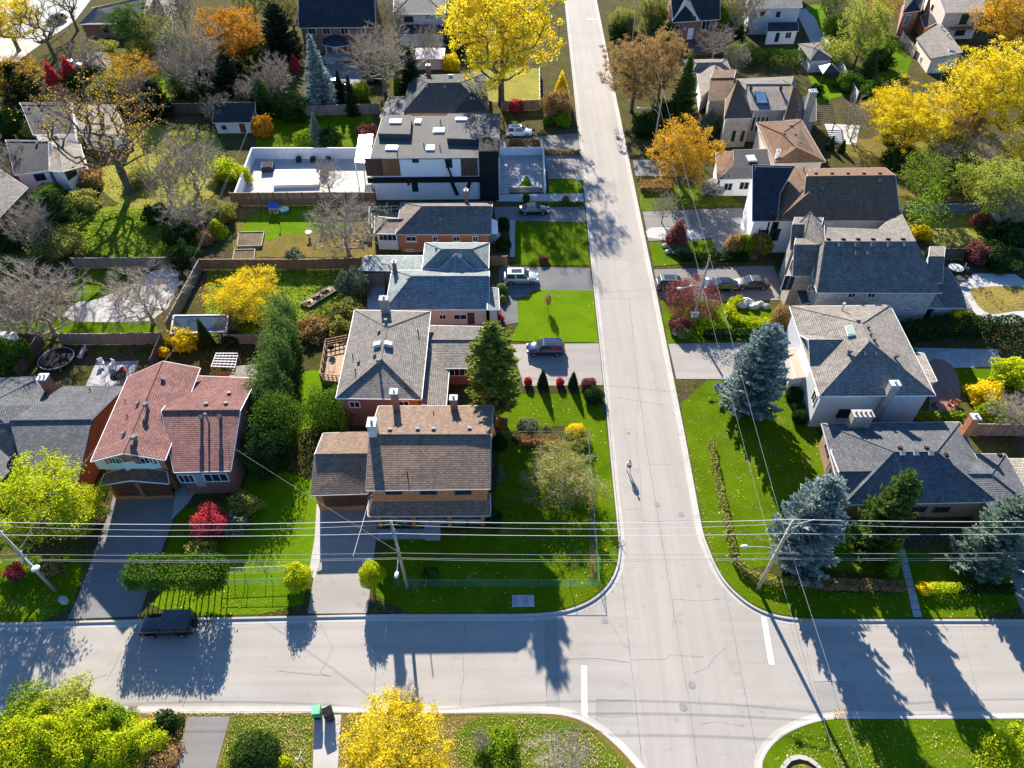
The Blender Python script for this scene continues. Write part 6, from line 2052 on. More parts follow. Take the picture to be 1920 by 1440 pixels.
shrub('crimson bush by the brown fence below the yellow leaf lawn', (968, 199), 14, 2.0, L_RED, lump=.3)
shrub('russet hedge strip below the silver four by four', (982, 269), 28, .9, L_RUST, 'box', ry=5)
shrub('dry grasses strip at the end of the silver four by four driveway', (1052, 287), 32, .7, L_RUST, 'box', ry=3)
# dark backyard thickets that fill the top left
for k, (u, v, r, hh, m_, lb) in enumerate((
        (395, 175, 30, 4, L_DGRN, 'dark backyard bush left of the tall blue spruce group'), (460, 205, 26, 4, L_DGRN, 'dark bush behind the garden shed'),
        (545, 200, 30, 4, L_DGRN, 'dark bush below the tall blue spruce'), (345, 160, 24, 4, L_GRN, 'green bush right of the narrow bright lawn'),
        (212, 160, 34, 4, L_OLIVE, 'olive bush behind the small tan garage'), (160, 150, 30, 3, L_DGRN, 'dark hedge bush below the red shrubs'),
        (330, 90, 30, 4, L_OLIVE, 'olive bush in the top left backyards'), (20, 230, 40, 4, L_DGRN, 'dark bush at the left edge above the white house'),
        (265, 95, 24, 3, L_OLIVE, 'olive bush right of the tan bungalow'), (480, 110, 30, 5, L_DGRN, 'dark bush under the orange maple'),
        (1170, 40, 22, 4, L_OLIVE, 'olive bush at the top of the street beside the kerb'), (1160, 60, 16, 3, L_DGRN, 'dark bush above the russet street trees'),
        (1225, 30, 30, 6, L_OLIVE, 'olive bush left of the steep white gable house'), (1365, 40, 22, 6, L_LGRN, 'light green bush right of the steep white gable house'),
        (1385, 100, 22, 3, L_LGRN, 'light green bush left of the clipped dark hedge'), (1565, 50, 20, 4, L_GRN, 'green round bush beside the bright lane lawn'),
        (1565, 100, 30, 4, L_WILLOW, 'pale green bush under the tall yellow green tree'), (1680, 250, 24, 3, L_OLIVE, 'olive bush under the broad yellow tree'),
        (1780, 270, 40, 4, L_OLIVE, 'olive bush between the two large yellow trees'), (1805, 200, 24, 5, L_RUST, 'russet bush between the two large yellow trees'),
        (1590, 155, 20, 3, L_GRN, 'green bush beside the curved pale fence'), (1640, 170, 26, 3, L_GRN, 'green bush above the broad yellow tree'))):
    shrub(lb, (u, v), r, hh, m_, lump=.45, size=.3)

for k, (nm, u, v, r, hh, m_, lb) in enumerate((
        ('bare2', 165, 105, 40, 8, None, 'bare tree between the sunlit street and the small tan garage'), ('bare3', 335, 10, 44, 11, None, 'bare tree at the top edge left of the orange maple'), ('half0', 470, 0, 36, 11, L_OLIVE, 'olive tree at the top edge right of the orange maple'), ('half0', 520, 5, 34, 10, L_DGRN, 'dark tree at the top edge beside the red brick house'), ('bare1', 330, 130, 46, 8, None, 'bare grey tree above the shed and left of the dark evergreens'),
        ('bare0', 262, 165, 40, 7, None, 'bare thicket tree below the small tan garage'), ('bare3', 405, 205, 34, 6, None, 'bare bush tree just left of the garden shed'),
        ('bare2', 15, 300, 44, 7, None, 'bare tree at the left edge between the white house and the brick house'), ('half0', 300, 62, 34, 9, L_OLIVE, 'half bare olive tree right of the tan bungalow'), ('half0', 545, 20, 30, 10, L_OLIVE, 'half bare olive tree left of the red brick house'),
        ('bare0', 735, 30, 36, 10, None, 'bare tree between the red brick house and the grey gable house'), ('half0', 862, 20, 30, 10, L_OLIVE, 'olive tree between the grey gable house and the huge yellow tree'),
        ('half0', 1225, 10, 36, 10, L_OLIVE, 'olive tree at the top kerb right of the street'), ('half0', 1375, 15, 30, 10, L_WILLOW, 'pale green tree left of the pale stucco house'),
        ('half0', 1560, 10, 26, 8, L_GRN, 'green tree at the top of the far lane'), ('half0', 1660, 15, 30, 9, L_AMB, 'amber tree left of the cream house with the balcony'),
        ('half0', 1800, 240, 40, 7, L_RUST, 'russet brown tree under the very large yellow tree'), ('bare3', 1770, 300, 36, 6, None, 'bare dark tree below the broad yellow tree'),
        ('bare1', 1245, 390, 26, 5, None, 'bare twiggy tree on the patchy lawn strip'), ('bare1', 25, 575, 44, 7, None, 'bare tree at the left edge above the white arched shed'), )):
    tree(nm, lb, (u, v), r, hh, m_, BARKP if m_ is None else None, k=.55)
for u, v, r, hh, m_, lb in (
        (225, 195, 30, 3, L_DGRN, 'dark hedge bush left of the boundary fence'), (375, 130, 26, 5, L_DGRN, 'dark bush below the tall bare purplish tree'), (70, 235, 30, 3, L_OLIVE, 'olive bush between the roofs of the white house'),
        (190, 95, 26, 3, L_OLIVE, 'olive bush above the small tan garage'), (250, 130, 26, 4, L_DGRN, 'dark bush left of the narrow bright lawn'), (420, 110, 34, 5, L_DGRN, 'dark bush at the foot of the orange maple'),
        (700, 140, 20, 3, L_DGRN, 'dark bush at the foot of the pale twigged tree'), (765, 110, 16, 4, L_DGRN, 'dark bush left of the corrugated roof outbuilding'), (860, 70, 26, 5, L_DGRN, 'dark bush beside the grey gable house'),
        (1240, 60, 26, 5, L_DGRN, 'dark bush behind the smaller russet street tree'), (1215, 235, 30, 3, L_DGRN, 'dark bush by the street lamp pole'), (1245, 215, 22, 4, L_DGRN, 'dark bush below the dark green spruce'),
        (1375, 65, 20, 4, L_DGRN, 'dark bush beside the steep white gable house'), (1650, 110, 24, 4, L_DGRN, 'dark bush beside the small green fir'), (1530, 170, 12, 2, L_DGRN, 'small dark bush left of the bright tent lawn'),
        (1690, 300, 30, 3, L_DGRN, 'dark bush at the foot of the broad yellow tree'), (1815, 330, 40, 4, L_DGRN, 'dark bush between the loose green tree and the willow'), (1900, 440, 40, 3, L_DGRN, 'dark bush at the right edge above the dark fence'),
        (1700, 470, 16, 3, L_DGRN, 'dark bush at the left end of the dark fence'), (1870, 480, 34, 2.4, L_DGRN, 'dark bush line below the dark fence'), (1330, 230, 16, 3, L_SAGE, 'grey green bush before the turret house'),
        (345, 480, 24, 3, L_DGRN, 'dark bush in the corner of the weathered fences'), (410, 400, 26, 3, L_OLIVE, 'olive bush left of the playhouse lawn'), (260, 335, 26, 2, L_OLIVE, 'olive bush at the foot of the towering bare tree'),
        (110, 455, 40, 3, L_OLIVE, 'olive thicket left of the meadow'), (15, 520, 40, 3, L_DGRN, 'dark bush at the left edge behind the bare tree'), (440, 590, 24, 2, L_OLIVE, 'low bush at the foot of the small yellow tree'),
        (640, 615, 20, 2, L_OLIVE, 'weedy bush at the corner of the vegetable garden'), (590, 615, 30, 1.5, L_RUST, 'rust brown dry bush in the vegetable garden'), (455, 330, 14, 2.4, L_YG, 'yellow green bush right outside the courtyard corner')):
    shrub(lb, (u, v), r, hh, m_, lump=.45, size=.28)
# ======== front gardens on the left
shrub('red round maple in the shaded front yard', (394, 980), 33, 3.0, L_RED, lump=.2, size=.15, cat='maple', name='maple_bush')
shrub('dry tan bush below the red maple', (380, 1035), 24, 1.5, L_OLIVE, lump=.4)
shrub('tall dry olive bush on the wire fence left of the garage lawn', (458, 948), 28, 2.2, L_OLIVE, lump=.4, ry=20)
shrub('second dry bush lower on the wire fence', (442, 985), 20, 1.8, L_SAGE, lump=.4)
shrub('dark bush under the yellow green maple', (165, 962), 26, 2.0, L_RUST, lump=.4)
shrub('clipped box hedge raised on bare stems along the front lawn', (331, 1075), 84, 2.1, L_GRN, 'box', 'hedge', 'hedge', ry=26, size=.19, onstem=1.8, n=15000, stems=15)
shrub('left of the two yellow round topped standards by the driveway', (557, 1082), 24, 2.1, L_YG, 'ball', 'standard_bush', onstem=.5, lump=.25, size=.15)
shrub('right of the two yellow round topped standards by the driveway', (696, 1078), 22, 2.2, L_YG, 'ball', 'standard_bush', onstem=1.0, lump=.2, size=.14)
shrub('low green plant on the shaded lawn right of the pole', (808, 1078), 15, .5, L_GRN, lump=.4)
shrub('red berry bush below the left edge pole', (28, 1072), 14, 1.2, L_RED, lump=.4)
shrub('small orange bush beside the front path', (100, 1065), 16, .9, L_RUST, lump=.4)
for k, (u, v, sh, m_, r, hh, lb) in enumerate((
        (990, 716, 'ball', L_RED, 7.5, 1.0, 'left red ball bush in the row by the dark blue car'), (1018, 711, 'cone', L_DGRN, 10, 2.6, 'left dark cone in the row by the dark blue car'),
        (1050, 717, 'ball', L_RED, 7.5, 1.0, 'right red ball bush in the row by the dark blue car'), (1075, 713, 'cone', L_DGRN, 9, 2.4, 'right dark cone in the row by the dark blue car'),
        (1104, 722, 'ball', L_PURP, 14, 1.3, 'red twigged shrub at the kerb end of the row'), (1113, 742, 'ball', L_DGRN, 18, 1.4, 'dark green shrub at the kerb end of the row'))):
    shrub(lb, (u, v), r, hh, m_, sh, size=.12, lump=.12, group='row of clipped shrubs')
shrub('flat topped green shrub at the upper wire fence', (991, 802), 19, 1.4, L_SAGE, size=.13)
shrub('pale tan tuft behind the upper wire fence', (1026, 805), 9, 1.0, L_OLIVE, size=.12)
shrub('yellow shrub in the upper corner of the wire fence', (1080, 810), 17, 1.2, L_YEL2, size=.12)
shrub('dry brown shrubs in the leafy bed at the upper wire fence', (1010, 828), 34, 1.0, L_RUST, 'box', ry=10, size=.14)
shrub('dark shrub in the leafy bed under the yellow shrub', (1082, 832), 24, 1.1, L_OLIVE, size=.14, lump=.35)
shrub('bluish spiky shrub beside the brown roofed house', (937, 885), 10, 2.0, L_SAGE, 'cone', size=.13)
shrub('dark cedar shrub at the rear corner of the brown roofed house', (936, 825), 14, 2.2, L_DGRN, 'cone', size=.14)
shrub('rust shrub at the foot of the pine', (940, 793), 12, 1.0, L_RUST, size=.13)
shrub('dark green shrub at the porch corner', (925, 975), 16, 1.4, L_DGRN, size=.14, lump=.3)
for k, u in enumerate((720, 734, 751, 768, 785)):
    shrub(['first', 'second', 'third', 'fourth', 'fifth'][k] + ' small plant from the left in the porch garden bed', (u, 984), 5.5, .45, (L_GRN, L_LGRN, L_GRN, L_PURP, L_LGRN)[k], group='small porch bed plants', size=.11)
shrub('round bush beside the silver van', (941, 545), 11, 1.3, L_GRN, size=.14)
shrub('tan ornamental grass beside the silver van', (942, 561), 9, 1.0, L_OLIVE, 'cone', size=.13)
shrub('red garden ornament bush at the corner of the teal bungalow', (938, 598), 7, .9, L_RED, size=.11)
shrub('upper round dark bush at the white canopy of the orange bungalow', (944, 420), 12, 1.6, L_DGRN, lump=.1, size=.15)
shrub('lower round dark bush at the white canopy of the orange bungalow', (944, 457), 14, 1.8, L_DGRN, lump=.1, size=.15)
shrub('brown clipped ball by the pale front walk', (1061, 376), 7, 1.2, L_RUST, lump=.08, size=.14)
shrub('green clipped ball by the pale front walk', (987, 372), 6.5, 1.1, L_GRN, lump=.08, size=.14)
hedge('clipped low hedge between pale walk and black sedan driveway', [(1010, 380), (1092, 380)], 6, .6, L_GRN)
tree('leafy0', 'reddish brown sapling alone on the bright lawn', (1026, 552), 7, 2.7, L_RUST, base=(1027, 580), k=.7)
shrub('small red bush on the shaded lawn before the orange brick house', (1019, 487), 9, .9, L_PURP, size=.13)
# ======== right side gardens
shrub('large purple leaved shrub beneath the middle utility pole', (1300, 558), 50, 4.2, L_PURP, lump=.22, size=.17)
shrub('reddish shrub below the large purple one', (1275, 610), 20, 1.7, L_PURP, lump=.3, size=.15)
shrub('grey rounded shrub with boulder below the reddish shrub', (1281, 625), 13, 1.2, L_OLIVE, size=.14)
shrub('upright red bronze tree on the small lawn', (1271, 438), 21, 4.2, L_PURP, 'cone', cat='tree', size=.2, lump=.3)
shrub('blue grey low shrub under the red bronze tree', (1272, 468), 20, .9, L_SAGE, lump=.3)
shrub('dark clipped hedge ring around the small lawn', (1338, 484), 60, .9, L_DGRN, 'box', ry=7)
for k, (u, hh) in enumerate(((1372, 3.0), (1388, 3.0), (1404, 2.8), (1420, 3.2), (1434, 2.8))):
    shrub(['first', 'second', 'third', 'fourth', 'fifth'][k] + ' upright shrub from the left in the row with red tips', (u, 462 - (k % 2) * 4), 12, hh, (L_RUST, L_OLIVE, L_LGRN, L_RUST, L_OLIVE)[k], 'ball', group='upright shrubs with red tips', lump=.3)
hp = [(1372 + 40 * (1 - math.cos(a)) * 1.2, 572 + 28 * math.sin(a) + 6) for a in np.linspace(-.9, 2.2, 9)]
hedge('curved clipped hedge hugging the white rock garden', [(1392, 557), (1375, 562), (1369, 574), (1374, 588), (1390, 597), (1415, 601), (1446, 602)], 15, 1.1, L_YG, per=1.1)
shrub('orange tipped rounded bush beside the large stone house', (1468, 600), 21, 3.6, L_RUST, lump=.15, size=.18)
shrub('dark low hedge at the edge of the purple shrub lawn', (1385, 628), 60, .9, L_DGRN, 'box', ry=8)
shrub('dark bush by the porch of the stucco house', (1489, 742), 14, 1.8, L_DGRN, size=.15)
shrub('upper round dark bush at the corner of the stucco house', (1496, 765), 12, 1.3, L_DGRN, lump=.1, size=.14)
shrub('lower round dark bush at the corner of the stucco house', (1500, 783), 14, 1.5, L_DGRN, lump=.1, size=.14)
hedge('long low dry hedge running beside the right kerb', [(1334, 826), (1342, 870), (1352, 920), (1364, 975), (1374, 1022), (1380, 1040)], 10, .75, L_OLIVE, per=1.1)
hedge('dry clipped hedge turning the corner before the pole', [(1380, 1045), (1395, 1062), (1420, 1080), (1460, 1088), (1495, 1087)], 12, .8, L_OLIVE, per=1.1)
hedge('dark shaded hedge along the cross street verge', [(1500, 1090), (1600, 1094), (1696, 1096)], 18, .8, L_RUST)
hedge('short clipped pale hedge beside the flagstone walk', [(1748, 1099), (1802, 1099)], 13, .8, L_YG)
hedge('dark hedge along the verge right of the pale hedge', [(1806, 1100), (1900, 1102)], 16, .7, L_DGRN)
shrub('small yellow shrub left of the pale clipped hedge', (1733, 1105), 13, .8, L_YEL2, size=.13)
for k, (u, v, r, hh) in enumerate(((1668, 968, 8, 4.6), (1670, 1000, 9, 4.0), (1678, 1030, 12, 4.2), (1678, 1062, 12, 3.6))):
    shrub(['rearmost', 'second from rear', 'second from front', 'frontmost'][k] + ' bright green arborvitae spike in the shade by the walk', (u, v), r, hh, L_LGRN, 'cone', 'cedar', 'cedar', group='arborvitae spikes by the walk', size=.16)
hedge('tall mixed hedge behind the large stone house', [(1696, 612), (1780, 600), (1860, 600), (1935, 604)], 30, 2.4, L_DGRN)
shrub('yellow bush in the tall mixed hedge', (1792, 602), 16, 2.6, L_YEL2, lump=.3)
hedge('clipped dark hedge behind the turret house', [(1392, 95), (1512, 100)], 26, 2.4, L_GRN)
shrub('yellow green thicket at the right edge', (1900, 700), 34, 2.4, L_YG, lump=.4)
shrub('olive thicket at the right edge beyond the tan fence', (1868, 778), 30, 1.8, L_LGRN, lump=.4)
shrub('yellow leaved thicket left of the grey bare tree', (1852, 740), 30, 1.6, L_YEL2, lump=.4)
shrub('low green planting strip below the red deck', (1755, 782), 44, .8, L_LGRN, 'box', ry=7)
shrub('low green planting strip by the tan fence', (1850, 790), 34, .8, L_SAGE, 'box', ry=6)
shrub('upper dull red bush in the shadow striped lawn', (1840, 415), 14, 2.2, L_PURP, lump=.3)
shrub('crimson bush below the dark fence', (1832, 476), 22, 2.4, L_PURP, lump=.3)
shrub('round tan bush beside the pool terrace', (1898, 495), 15, 1.5, L_OLIVE, lump=.08)
shrub('yellow bush at the corner of the shadow striped lawn', (1728, 438), 17, 1.8, L_YEL2, lump=.3)
shrub('left tall light trunked tree over the striped lawn', (1735, 395), 34, 7.5, L_LGRN, lump=.5, cat='tree', n=1500)
shrub('small cone cypress left of the leaf covered yard', (1559, 270), 7, 2.4, L_DGRN, 'cone')
shrub('second cone cypress right of the first at the leaf covered yard', (1580, 275), 7, 2.2, L_DGRN, 'cone')
shrub('white flowering shrub beside the small porch', (1338, 352), 20, 2.0, leafmat('white_flower_leaves', [(.25, .24, .2), (.45, .45, .42), (.6, .6, .58)]), lump=.4)
shrub('dry low bush beside the orange yellow tree', (1230, 350), 28, .9, L_RUST, 'box', ry=14)
# ======== bottom edge
for k, (u, v, r, hh, m_, lb) in enumerate((
        (55, 1338, 52, 2.2, L_LGRN, 'light green bush at the bottom left beside the kerb'), (125, 1325, 46, 2.4, L_WILLOW, 'pale willow green bush at the bottom left beside the kerb'),
        (30, 1410, 60, 2.6, L_YG, 'yellow green bush in the bottom left corner'), (120, 1395, 55, 3.0, L_YG, 'green bush in the middle of the bottom left thicket'),
        (95, 1375, 28, 3.2, L_YG, 'yellow sprays rising from the bottom left thicket'), (175, 1360, 40, 3.0, L_YG, 'fresh green bush right of the yellow sprays'),
        (190, 1345, 22, 2.6, L_GRN, 'dark green upright bush near the drain grate'), (222, 1352, 24, 2.6, L_LGRN, 'green upright bush nearest the drain grate'),
        (155, 1420, 36, 2.6, L_YG, 'orange yellow bush at the bottom edge'), (215, 1405, 40, 2.8, L_YG, 'green bush at the bottom edge right of the orange yellow one'),
        (270, 1395, 40, 2.0, L_YG, 'bright yellow green bush at the edge of the narrow driveway'), (285, 1430, 44, 1.4, L_RUST, 'brown leaf bush at the edge of the narrow driveway'),
        (312, 1358, 22, 1.6, L_DGRN, 'dark round bush at the top of the narrow driveway'), (60, 1365, 40, 2.4, L_YG, 'green bush between the kerb bushes and the corner bush'))):
    shrub(lb, (u, v), r, hh, m_, size=.17, lump=.4)
shrub('dark green round bush on the leaf strewn lawn', (478, 1420), 46, 1.8, L_DGRN, size=.14, lump=.15)
shrub('small bright green bush beside the dark round bush', (531, 1432), 13, .8, L_YG, size=.13)
shrub('green bush right of the round yellow tree', (935, 1400), 34, 1.2, L_LGRN, size=.15, lump=.4)
shrub('yellow green bush in the bottom right corner', (1898, 1420), 48, 2.4, L_YG, size=.17, lump=.4)
shrub('light green bush at the bottom right edge', (1915, 1392), 24, 1.6, L_LGRN, size=.17, lump=.4)

# ---------------------------------------------------------------- fallen leaves
def leaf_litter(name, label, regions, mat, size=.10, seed=3):
    rng = NPR(seed)
    Ps = []
    for px, n in regions:
        pts = np.array([tuple(g(u, v).xy) for u, v in px])
        lo, hi = pts.min(0), pts.max(0)
        cc = rng.uniform(lo, hi, (max(3, n // 22), 2))
        Q = np.where(rng.random((n * 3, 1)) < .68, cc[rng.integers(0, len(cc), n * 3)] + rng.normal(size=(n * 3, 2)) * rng.uniform(.25, 1.3, (n * 3, 1)), rng.uniform(lo, hi, (n * 3, 2)))
        ins = np.zeros(len(Q), bool)
        j = len(pts) - 1
        for i in range(len(pts)):
            xi, yi = pts[i]; xj, yj = pts[j]
            c = ((yi > Q[:, 1]) != (yj > Q[:, 1])) & (Q[:, 0] < (xj - xi) * (Q[:, 1] - yi) / (yj - yi + 1e-9) + xi)
            ins ^= c; j = i
        Q = Q[ins][:n]
        Ps.append(np.concatenate([Q, np.full((len(Q), 1), .2)], 1))
    P = np.concatenate(Ps)
    V, F = leaf_quads(P, size, rng, 2.2)
    V[:, 2] = np.maximum(V[:, 2], .17)
    o = link(name, np_mesh(name, V, F, mat))
    return tag(o, label, kind='stuff')


L_FALL = leafmat('fallen_leaves', [(.34, .20, .06), (.50, .34, .12), (.62, .50, .24), (.50, .24, .08), (.70, .60, .36)], .1)
leaf_litter('fallen_leaves', 'dry leaves scattered over the lawns and verges', [
    ([(1268, 714), (1500, 712), (1540, 800), (1560, 960), (1700, 1040), (1925, 1060), (1925, 1158), (1600, 1158), (1452, 1150), (1385, 1113), (1320, 1000)], 2200),
    ([(1440, 1440), (1480, 1378), (1560, 1350), (1920, 1350), (1920, 1440)], 1000), ([(405, 1440), (440, 1346), (586, 1344), (582, 1440)], 1700),
    ([(850, 1345), (1035, 1344), (1105, 1368), (1170, 1440), (850, 1440)], 1500), ([(442, 400), (700, 400), (700, 480), (436, 480)], 1600),
    ([(700, 1010), (1110, 1010), (1120, 1130), (700, 1145)], 420), ([(930, 730), (1130, 730), (1155, 1000), (1110, 1010), (930, 1000)], 500),
    ([(270, 1090), (570, 1090), (560, 1150), (270, 1156)], 300), ([(300, 650), (480, 645), (482, 700), (300, 690)], 500), ([(390, 560), (640, 560), (640, 640), (390, 640)], 700),
    ([(1200, 350), (1340, 345), (1390, 390), (1204, 395)], 500), ([(1545, 270), (1700, 250), (1800, 300), (1690, 380)], 900), ([(190, 240), (420, 245), (370, 390), (190, 385)], 900),
    ([(1815, 538), (1930, 536), (1930, 580), (1850, 590)], 900), ([(885, 130), (1012, 128), (1012, 192), (915, 192)], 700), ([(280, 1330), (345, 1330), (325, 1440), (230, 1440)], 900),
    ([(620, 1345), (870, 1345), (870, 1440), (640, 1440)], 1500), ([(0, 1090), (110, 1060), (125, 1160), (0, 1165)], 200), ([(1130, 30), (1146, 60), (1190, 300), (1180, 300), (1140, 100)], 250)], L_FALL)
leaf_litter('fallen_leaves', 'drifts of dry leaves along the gutters', [
    ([(1500, 1160), (1520, 1160), (1520, 1168), (1500, 1168)], 160), ([(1562, 1330), (1590, 1330), (1590, 1345), (1562, 1345)], 200), ([(1290, 850), (1298, 850), (1345, 1060), (1337, 1060)], 150),
    ([(340, 1334), (580, 1334), (580, 1342), (340, 1342)], 250), ([(1150, 170), (1156, 170), (1180, 300), (1174, 300)], 120), ([(1195, 360), (1200, 360), (1216, 440), (1211, 440)], 80)], L_FALL, seed=9)

# ---------------------------------------------------------------- tufts of taller grass that roughen the lawns
def tufts(label, regions, mat, size, seed):
    rng = NPR(seed)
    Ps = []
    for px, n in regions:
        pts = np.array([tuple(g(u, v).xy) for u, v in px])
        lo, hi = pts.min(0), pts.max(0)
        Q = rng.uniform(lo, hi, (n * 3, 2))
        ins = np.zeros(len(Q), bool); j = len(pts) - 1
        for i in range(len(pts)):
            xi, yi = pts[i]; xj, yj = pts[j]
            ins ^= ((yi > Q[:, 1]) != (yj > Q[:, 1])) & (Q[:, 0] < (xj - xi) * (Q[:, 1] - yi) / (yj - yi + 1e-9) + xi); j = i
        Q = Q[ins][:n]
        Ps.append(np.concatenate([Q, np.full((len(Q), 1), .2)], 1))
    P = np.concatenate(Ps)
    V, F = leaf_quads(P, size, rng, .2, .35)
    V[:, 2] = np.maximum(V[:, 2], .14)
    return tag(link('grass', np_mesh('grass', V, F, mat)), label, kind='stuff')


tufts('tall weeds in the bright meadow and vegetable garden', [([(150, 398), (370, 385), (375, 478), (150, 480)], 3500), ([(392, 510), (690, 510), (665, 628), (380, 630)], 3500), ([(190, 300), (260, 225), (420, 245), (430, 330), (370, 390), (190, 385)], 1500)], L_LGRN, .42, 5)
# ---------------------------------------------------------------- vehicles
TYRE = plain('tyre_rubber', (.02, .02, .02), .9)
RIM = plain('wheel_rim', (.45, .45, .46), .3, .05, 4, .8)
LAMP_W = plain('headlamp_lens', (.75, .75, .72), .15)
LAMP_R = plain('tail_lamp_lens', (.35, .02, .02), .2)


def car(label, px, face, style, body, group=None, rz=0.0, name='parked_car', cat='car', roofm=None):
    """px: middle of the car on the ground; face +1 nose to the right, -1 nose to the left"""
    b = g(px[0], px[1], .8); b.z = .16
    root = thing(name, label, cat, b, group, rz + (0 if face > 0 else math.pi))
    if style == 'suv': L, W, belt, hood, top, x0, x1, x2, x3 = 4.75, 1.9, 1.05, 1.02, 1.72, -2.2, -1.85, .35, 1.15
    elif style == 'sedan': L, W, belt, hood, top, x0, x1, x2, x3 = 4.7, 1.83, .93, .90, 1.44, -1.75, -1.0, .25, 1.15
    elif style == 'hatch': L, W, belt, hood, top, x0, x1, x2, x3 = 4.3, 1.8, 1.02, .98, 1.62, -2.05, -1.65, .35, 1.25
    else: L, W, belt, hood, top, x0, x1, x2, x3 = 4.5, 1.86, 1.2, 1.15, 1.84, -2.15, -2.05, .35, .62
    hl = L / 2
    w = W / 2
    jeep = style == 'jeep'
    # lower body: lofted sections from tail to nose
    st = [(-hl, .80, .42, belt - .18), (-hl + .12, .93, .30, belt - .03), (-hl + .6, 1.0, .22, belt), (x3 - .1, 1.0, .22, belt), (x3 + .25, .99, .22, hood + .02), (hl - .55, .96, .24, hood - (.02 if jeep else .10)), (hl - .16, .88 if not jeep else .93, .28, hood - (.05 if jeep else .24)), (hl, .70 if not jeep else .9, .38, hood - (.12 if jeep else .38))]
    mb = MB(); rows = []
    for x, k, z0, z1 in st:
        ww = w * k
        mid = (z0 + z1) / 2
        half = [(0, z1 + .035), (.62 * ww, z1 + .02), (.90 * ww, z1 - .03), (ww, mid + .12), (ww, mid - .12), (.94 * ww, z0), (0, z0)]
        ring = [(x, y, z) for y, z in half] + [(x, -y, z) for y, z in half[-2:0:-1]]
        rows.append(ring)
    n = len(rows[0])
    vs = [p for r_ in rows for p in r_]
    fs = [(i * n + j, i * n + (j + 1) % n, (i + 1) * n + (j + 1) % n, (i + 1) * n + j) for i in range(len(rows) - 1) for j in range(n)]
    fs += [tuple(range(n))[::-1], tuple(range((len(rows) - 1) * n, len(rows) * n))]
    fs = [q[::-1] for q in fs]
    mb.add(vs, fs)
    me = mb.mesh('body', body, (0, 0, 0), True)
    o = link('body', me, root)
    bv = o.modifiers.new('soft', 'BEVEL'); bv.width = .03; bv.segments = 1; bv.limit_method = 'ANGLE'
    # cabin
    wb, wt = w * .95, w * (.76 if not jeep else .90)
    zb = belt - .04
    q = [(x0, wb, zb), (x3, wb, zb), (x2, wt, top), (x1, wt, top)]
    cb = MB()
    V = [(x, y, z) for x, y, z in q] + [(x, -y, z) for x, y, z in q]
    ridge = top + .035
    V += [((x1 + x2) / 2, 0, ridge)]
    cb.add(V, [(0, 3, 2, 1), (4, 5, 6, 7), (1, 2, 6, 5), (0, 4, 7, 3), (3, 7, 8), (7, 6, 8), (6, 2, 8), (2, 3, 8)])
    o = link('roof', cb.mesh('roof', roofm or body, (0, 0, 0), False), root)
    bv = o.modifiers.new('soft', 'BEVEL'); bv.width = .05; bv.segments = 2; bv.limit_method = 'ANGLE'

    def pane(nm, A, B, C, D, k=.86, t=.02):
        A, B, C, D = map(Vector, (A, B, C, D))
        c = (A + B + C + D) / 4
        nn = (B - A).cross(D - A).normalized()
        if nn.dot(c - Vector((0, 0, belt))) < 0: nn = -nn
        pts = [c + (p - c) * k for p in (A, B, C, D)]
        m_ = MB(); m_.add([tuple(p + nn * t) for p in pts] + [tuple(p - nn * .03) for p in pts], [(0, 1, 2, 3), (7, 6, 5, 4), (0, 4, 5, 1), (1, 5, 6, 2), (2, 6, 7, 3), (3, 7, 4, 0)])
        bm_ = m_.mesh(nm, glass('car_glass', (.03, .045, .055)), (0, 0, 0))
        link(nm, bm_, root)

    pane('windscreen', V[1], V[5], V[6], V[2], .9)
    pane('rear_window', V[0], V[3], V[7], V[4], .85)
    for s_ in (1, -1):
        k = 0 if s_ > 0 else 4
        a, b_, c_, d_ = map(Vector, (V[k], V[k + 1], V[k + 2], V[k + 3]))
        m1, m2 = a.lerp(b_, .46), d_.lerp(c_, .46)
        pane('side_window', a, m1, m2, d_, .84); pane('side_window', m1, b_, c_, m2, .84)
        z = .36
        for x in (hl - .92, -hl + .95):
            y = s_ * (w - .10)
            tm = MB().tube([(x, y - .11, z - .02), (x, y + .11, z - .02)], .35, 14).mesh('wheel', TYRE, (0, 0, 0))
            wo = link('wheel', tm, root)
            rm = MB().tube([(x, y + s_ * .08, z - .02), (x, y + s_ * .125, z - .02)], .22, 10).mesh('rim', RIM, (0, 0, 0))
            link('rim', rm, wo)
        hm = MB().obox((hl - .13, s_ * w * .62, hood - .30 + (.1 if jeep else 0)), Vector((.12, 0, 0)), Vector((0, .19, 0)), Vector((0, 0, .075))).mesh('headlight', LAMP_W, (0, 0, 0)); link('headlight', hm, root)
        tm = MB().obox((-hl + .04, s_ * w * .72, belt - .22), Vector((.06, 0, 0)), Vector((0, .15, 0)), Vector((0, 0, .11))).mesh('tail_light', LAMP_R, (0, 0, 0)); link('tail_light', tm, root)
        mm = MB().obox((x3 - .18, s_ * (w + .10), belt + .08), Vector((.07, 0, 0)), Vector((0, .11, 0)), Vector((0, 0, .07))).mesh('wing_mirror', body, (0, 0, 0)); link('wing_mirror', mm, root)
        if style in ('suv', 'hatch'):
            rr = MB().tube([(x1 + .1, s_ * wt * .9, top + .06), (x2 - .1, s_ * wt * .9, top + .06)], .022, 5).mesh('roof_rail', RIM, (0, 0, 0)); link('roof_rail', rr, root)
        if jeep:
            for x in (hl - .92, -hl + .95):
                fm = MB().obox((x, s_ * w * .98, .78), Vector((.52, 0, 0)), Vector((0, .13, 0)), Vector((0, 0, .04))).mesh('fender', BLACK, (0, 0, 0)); link('fender', fm, root)
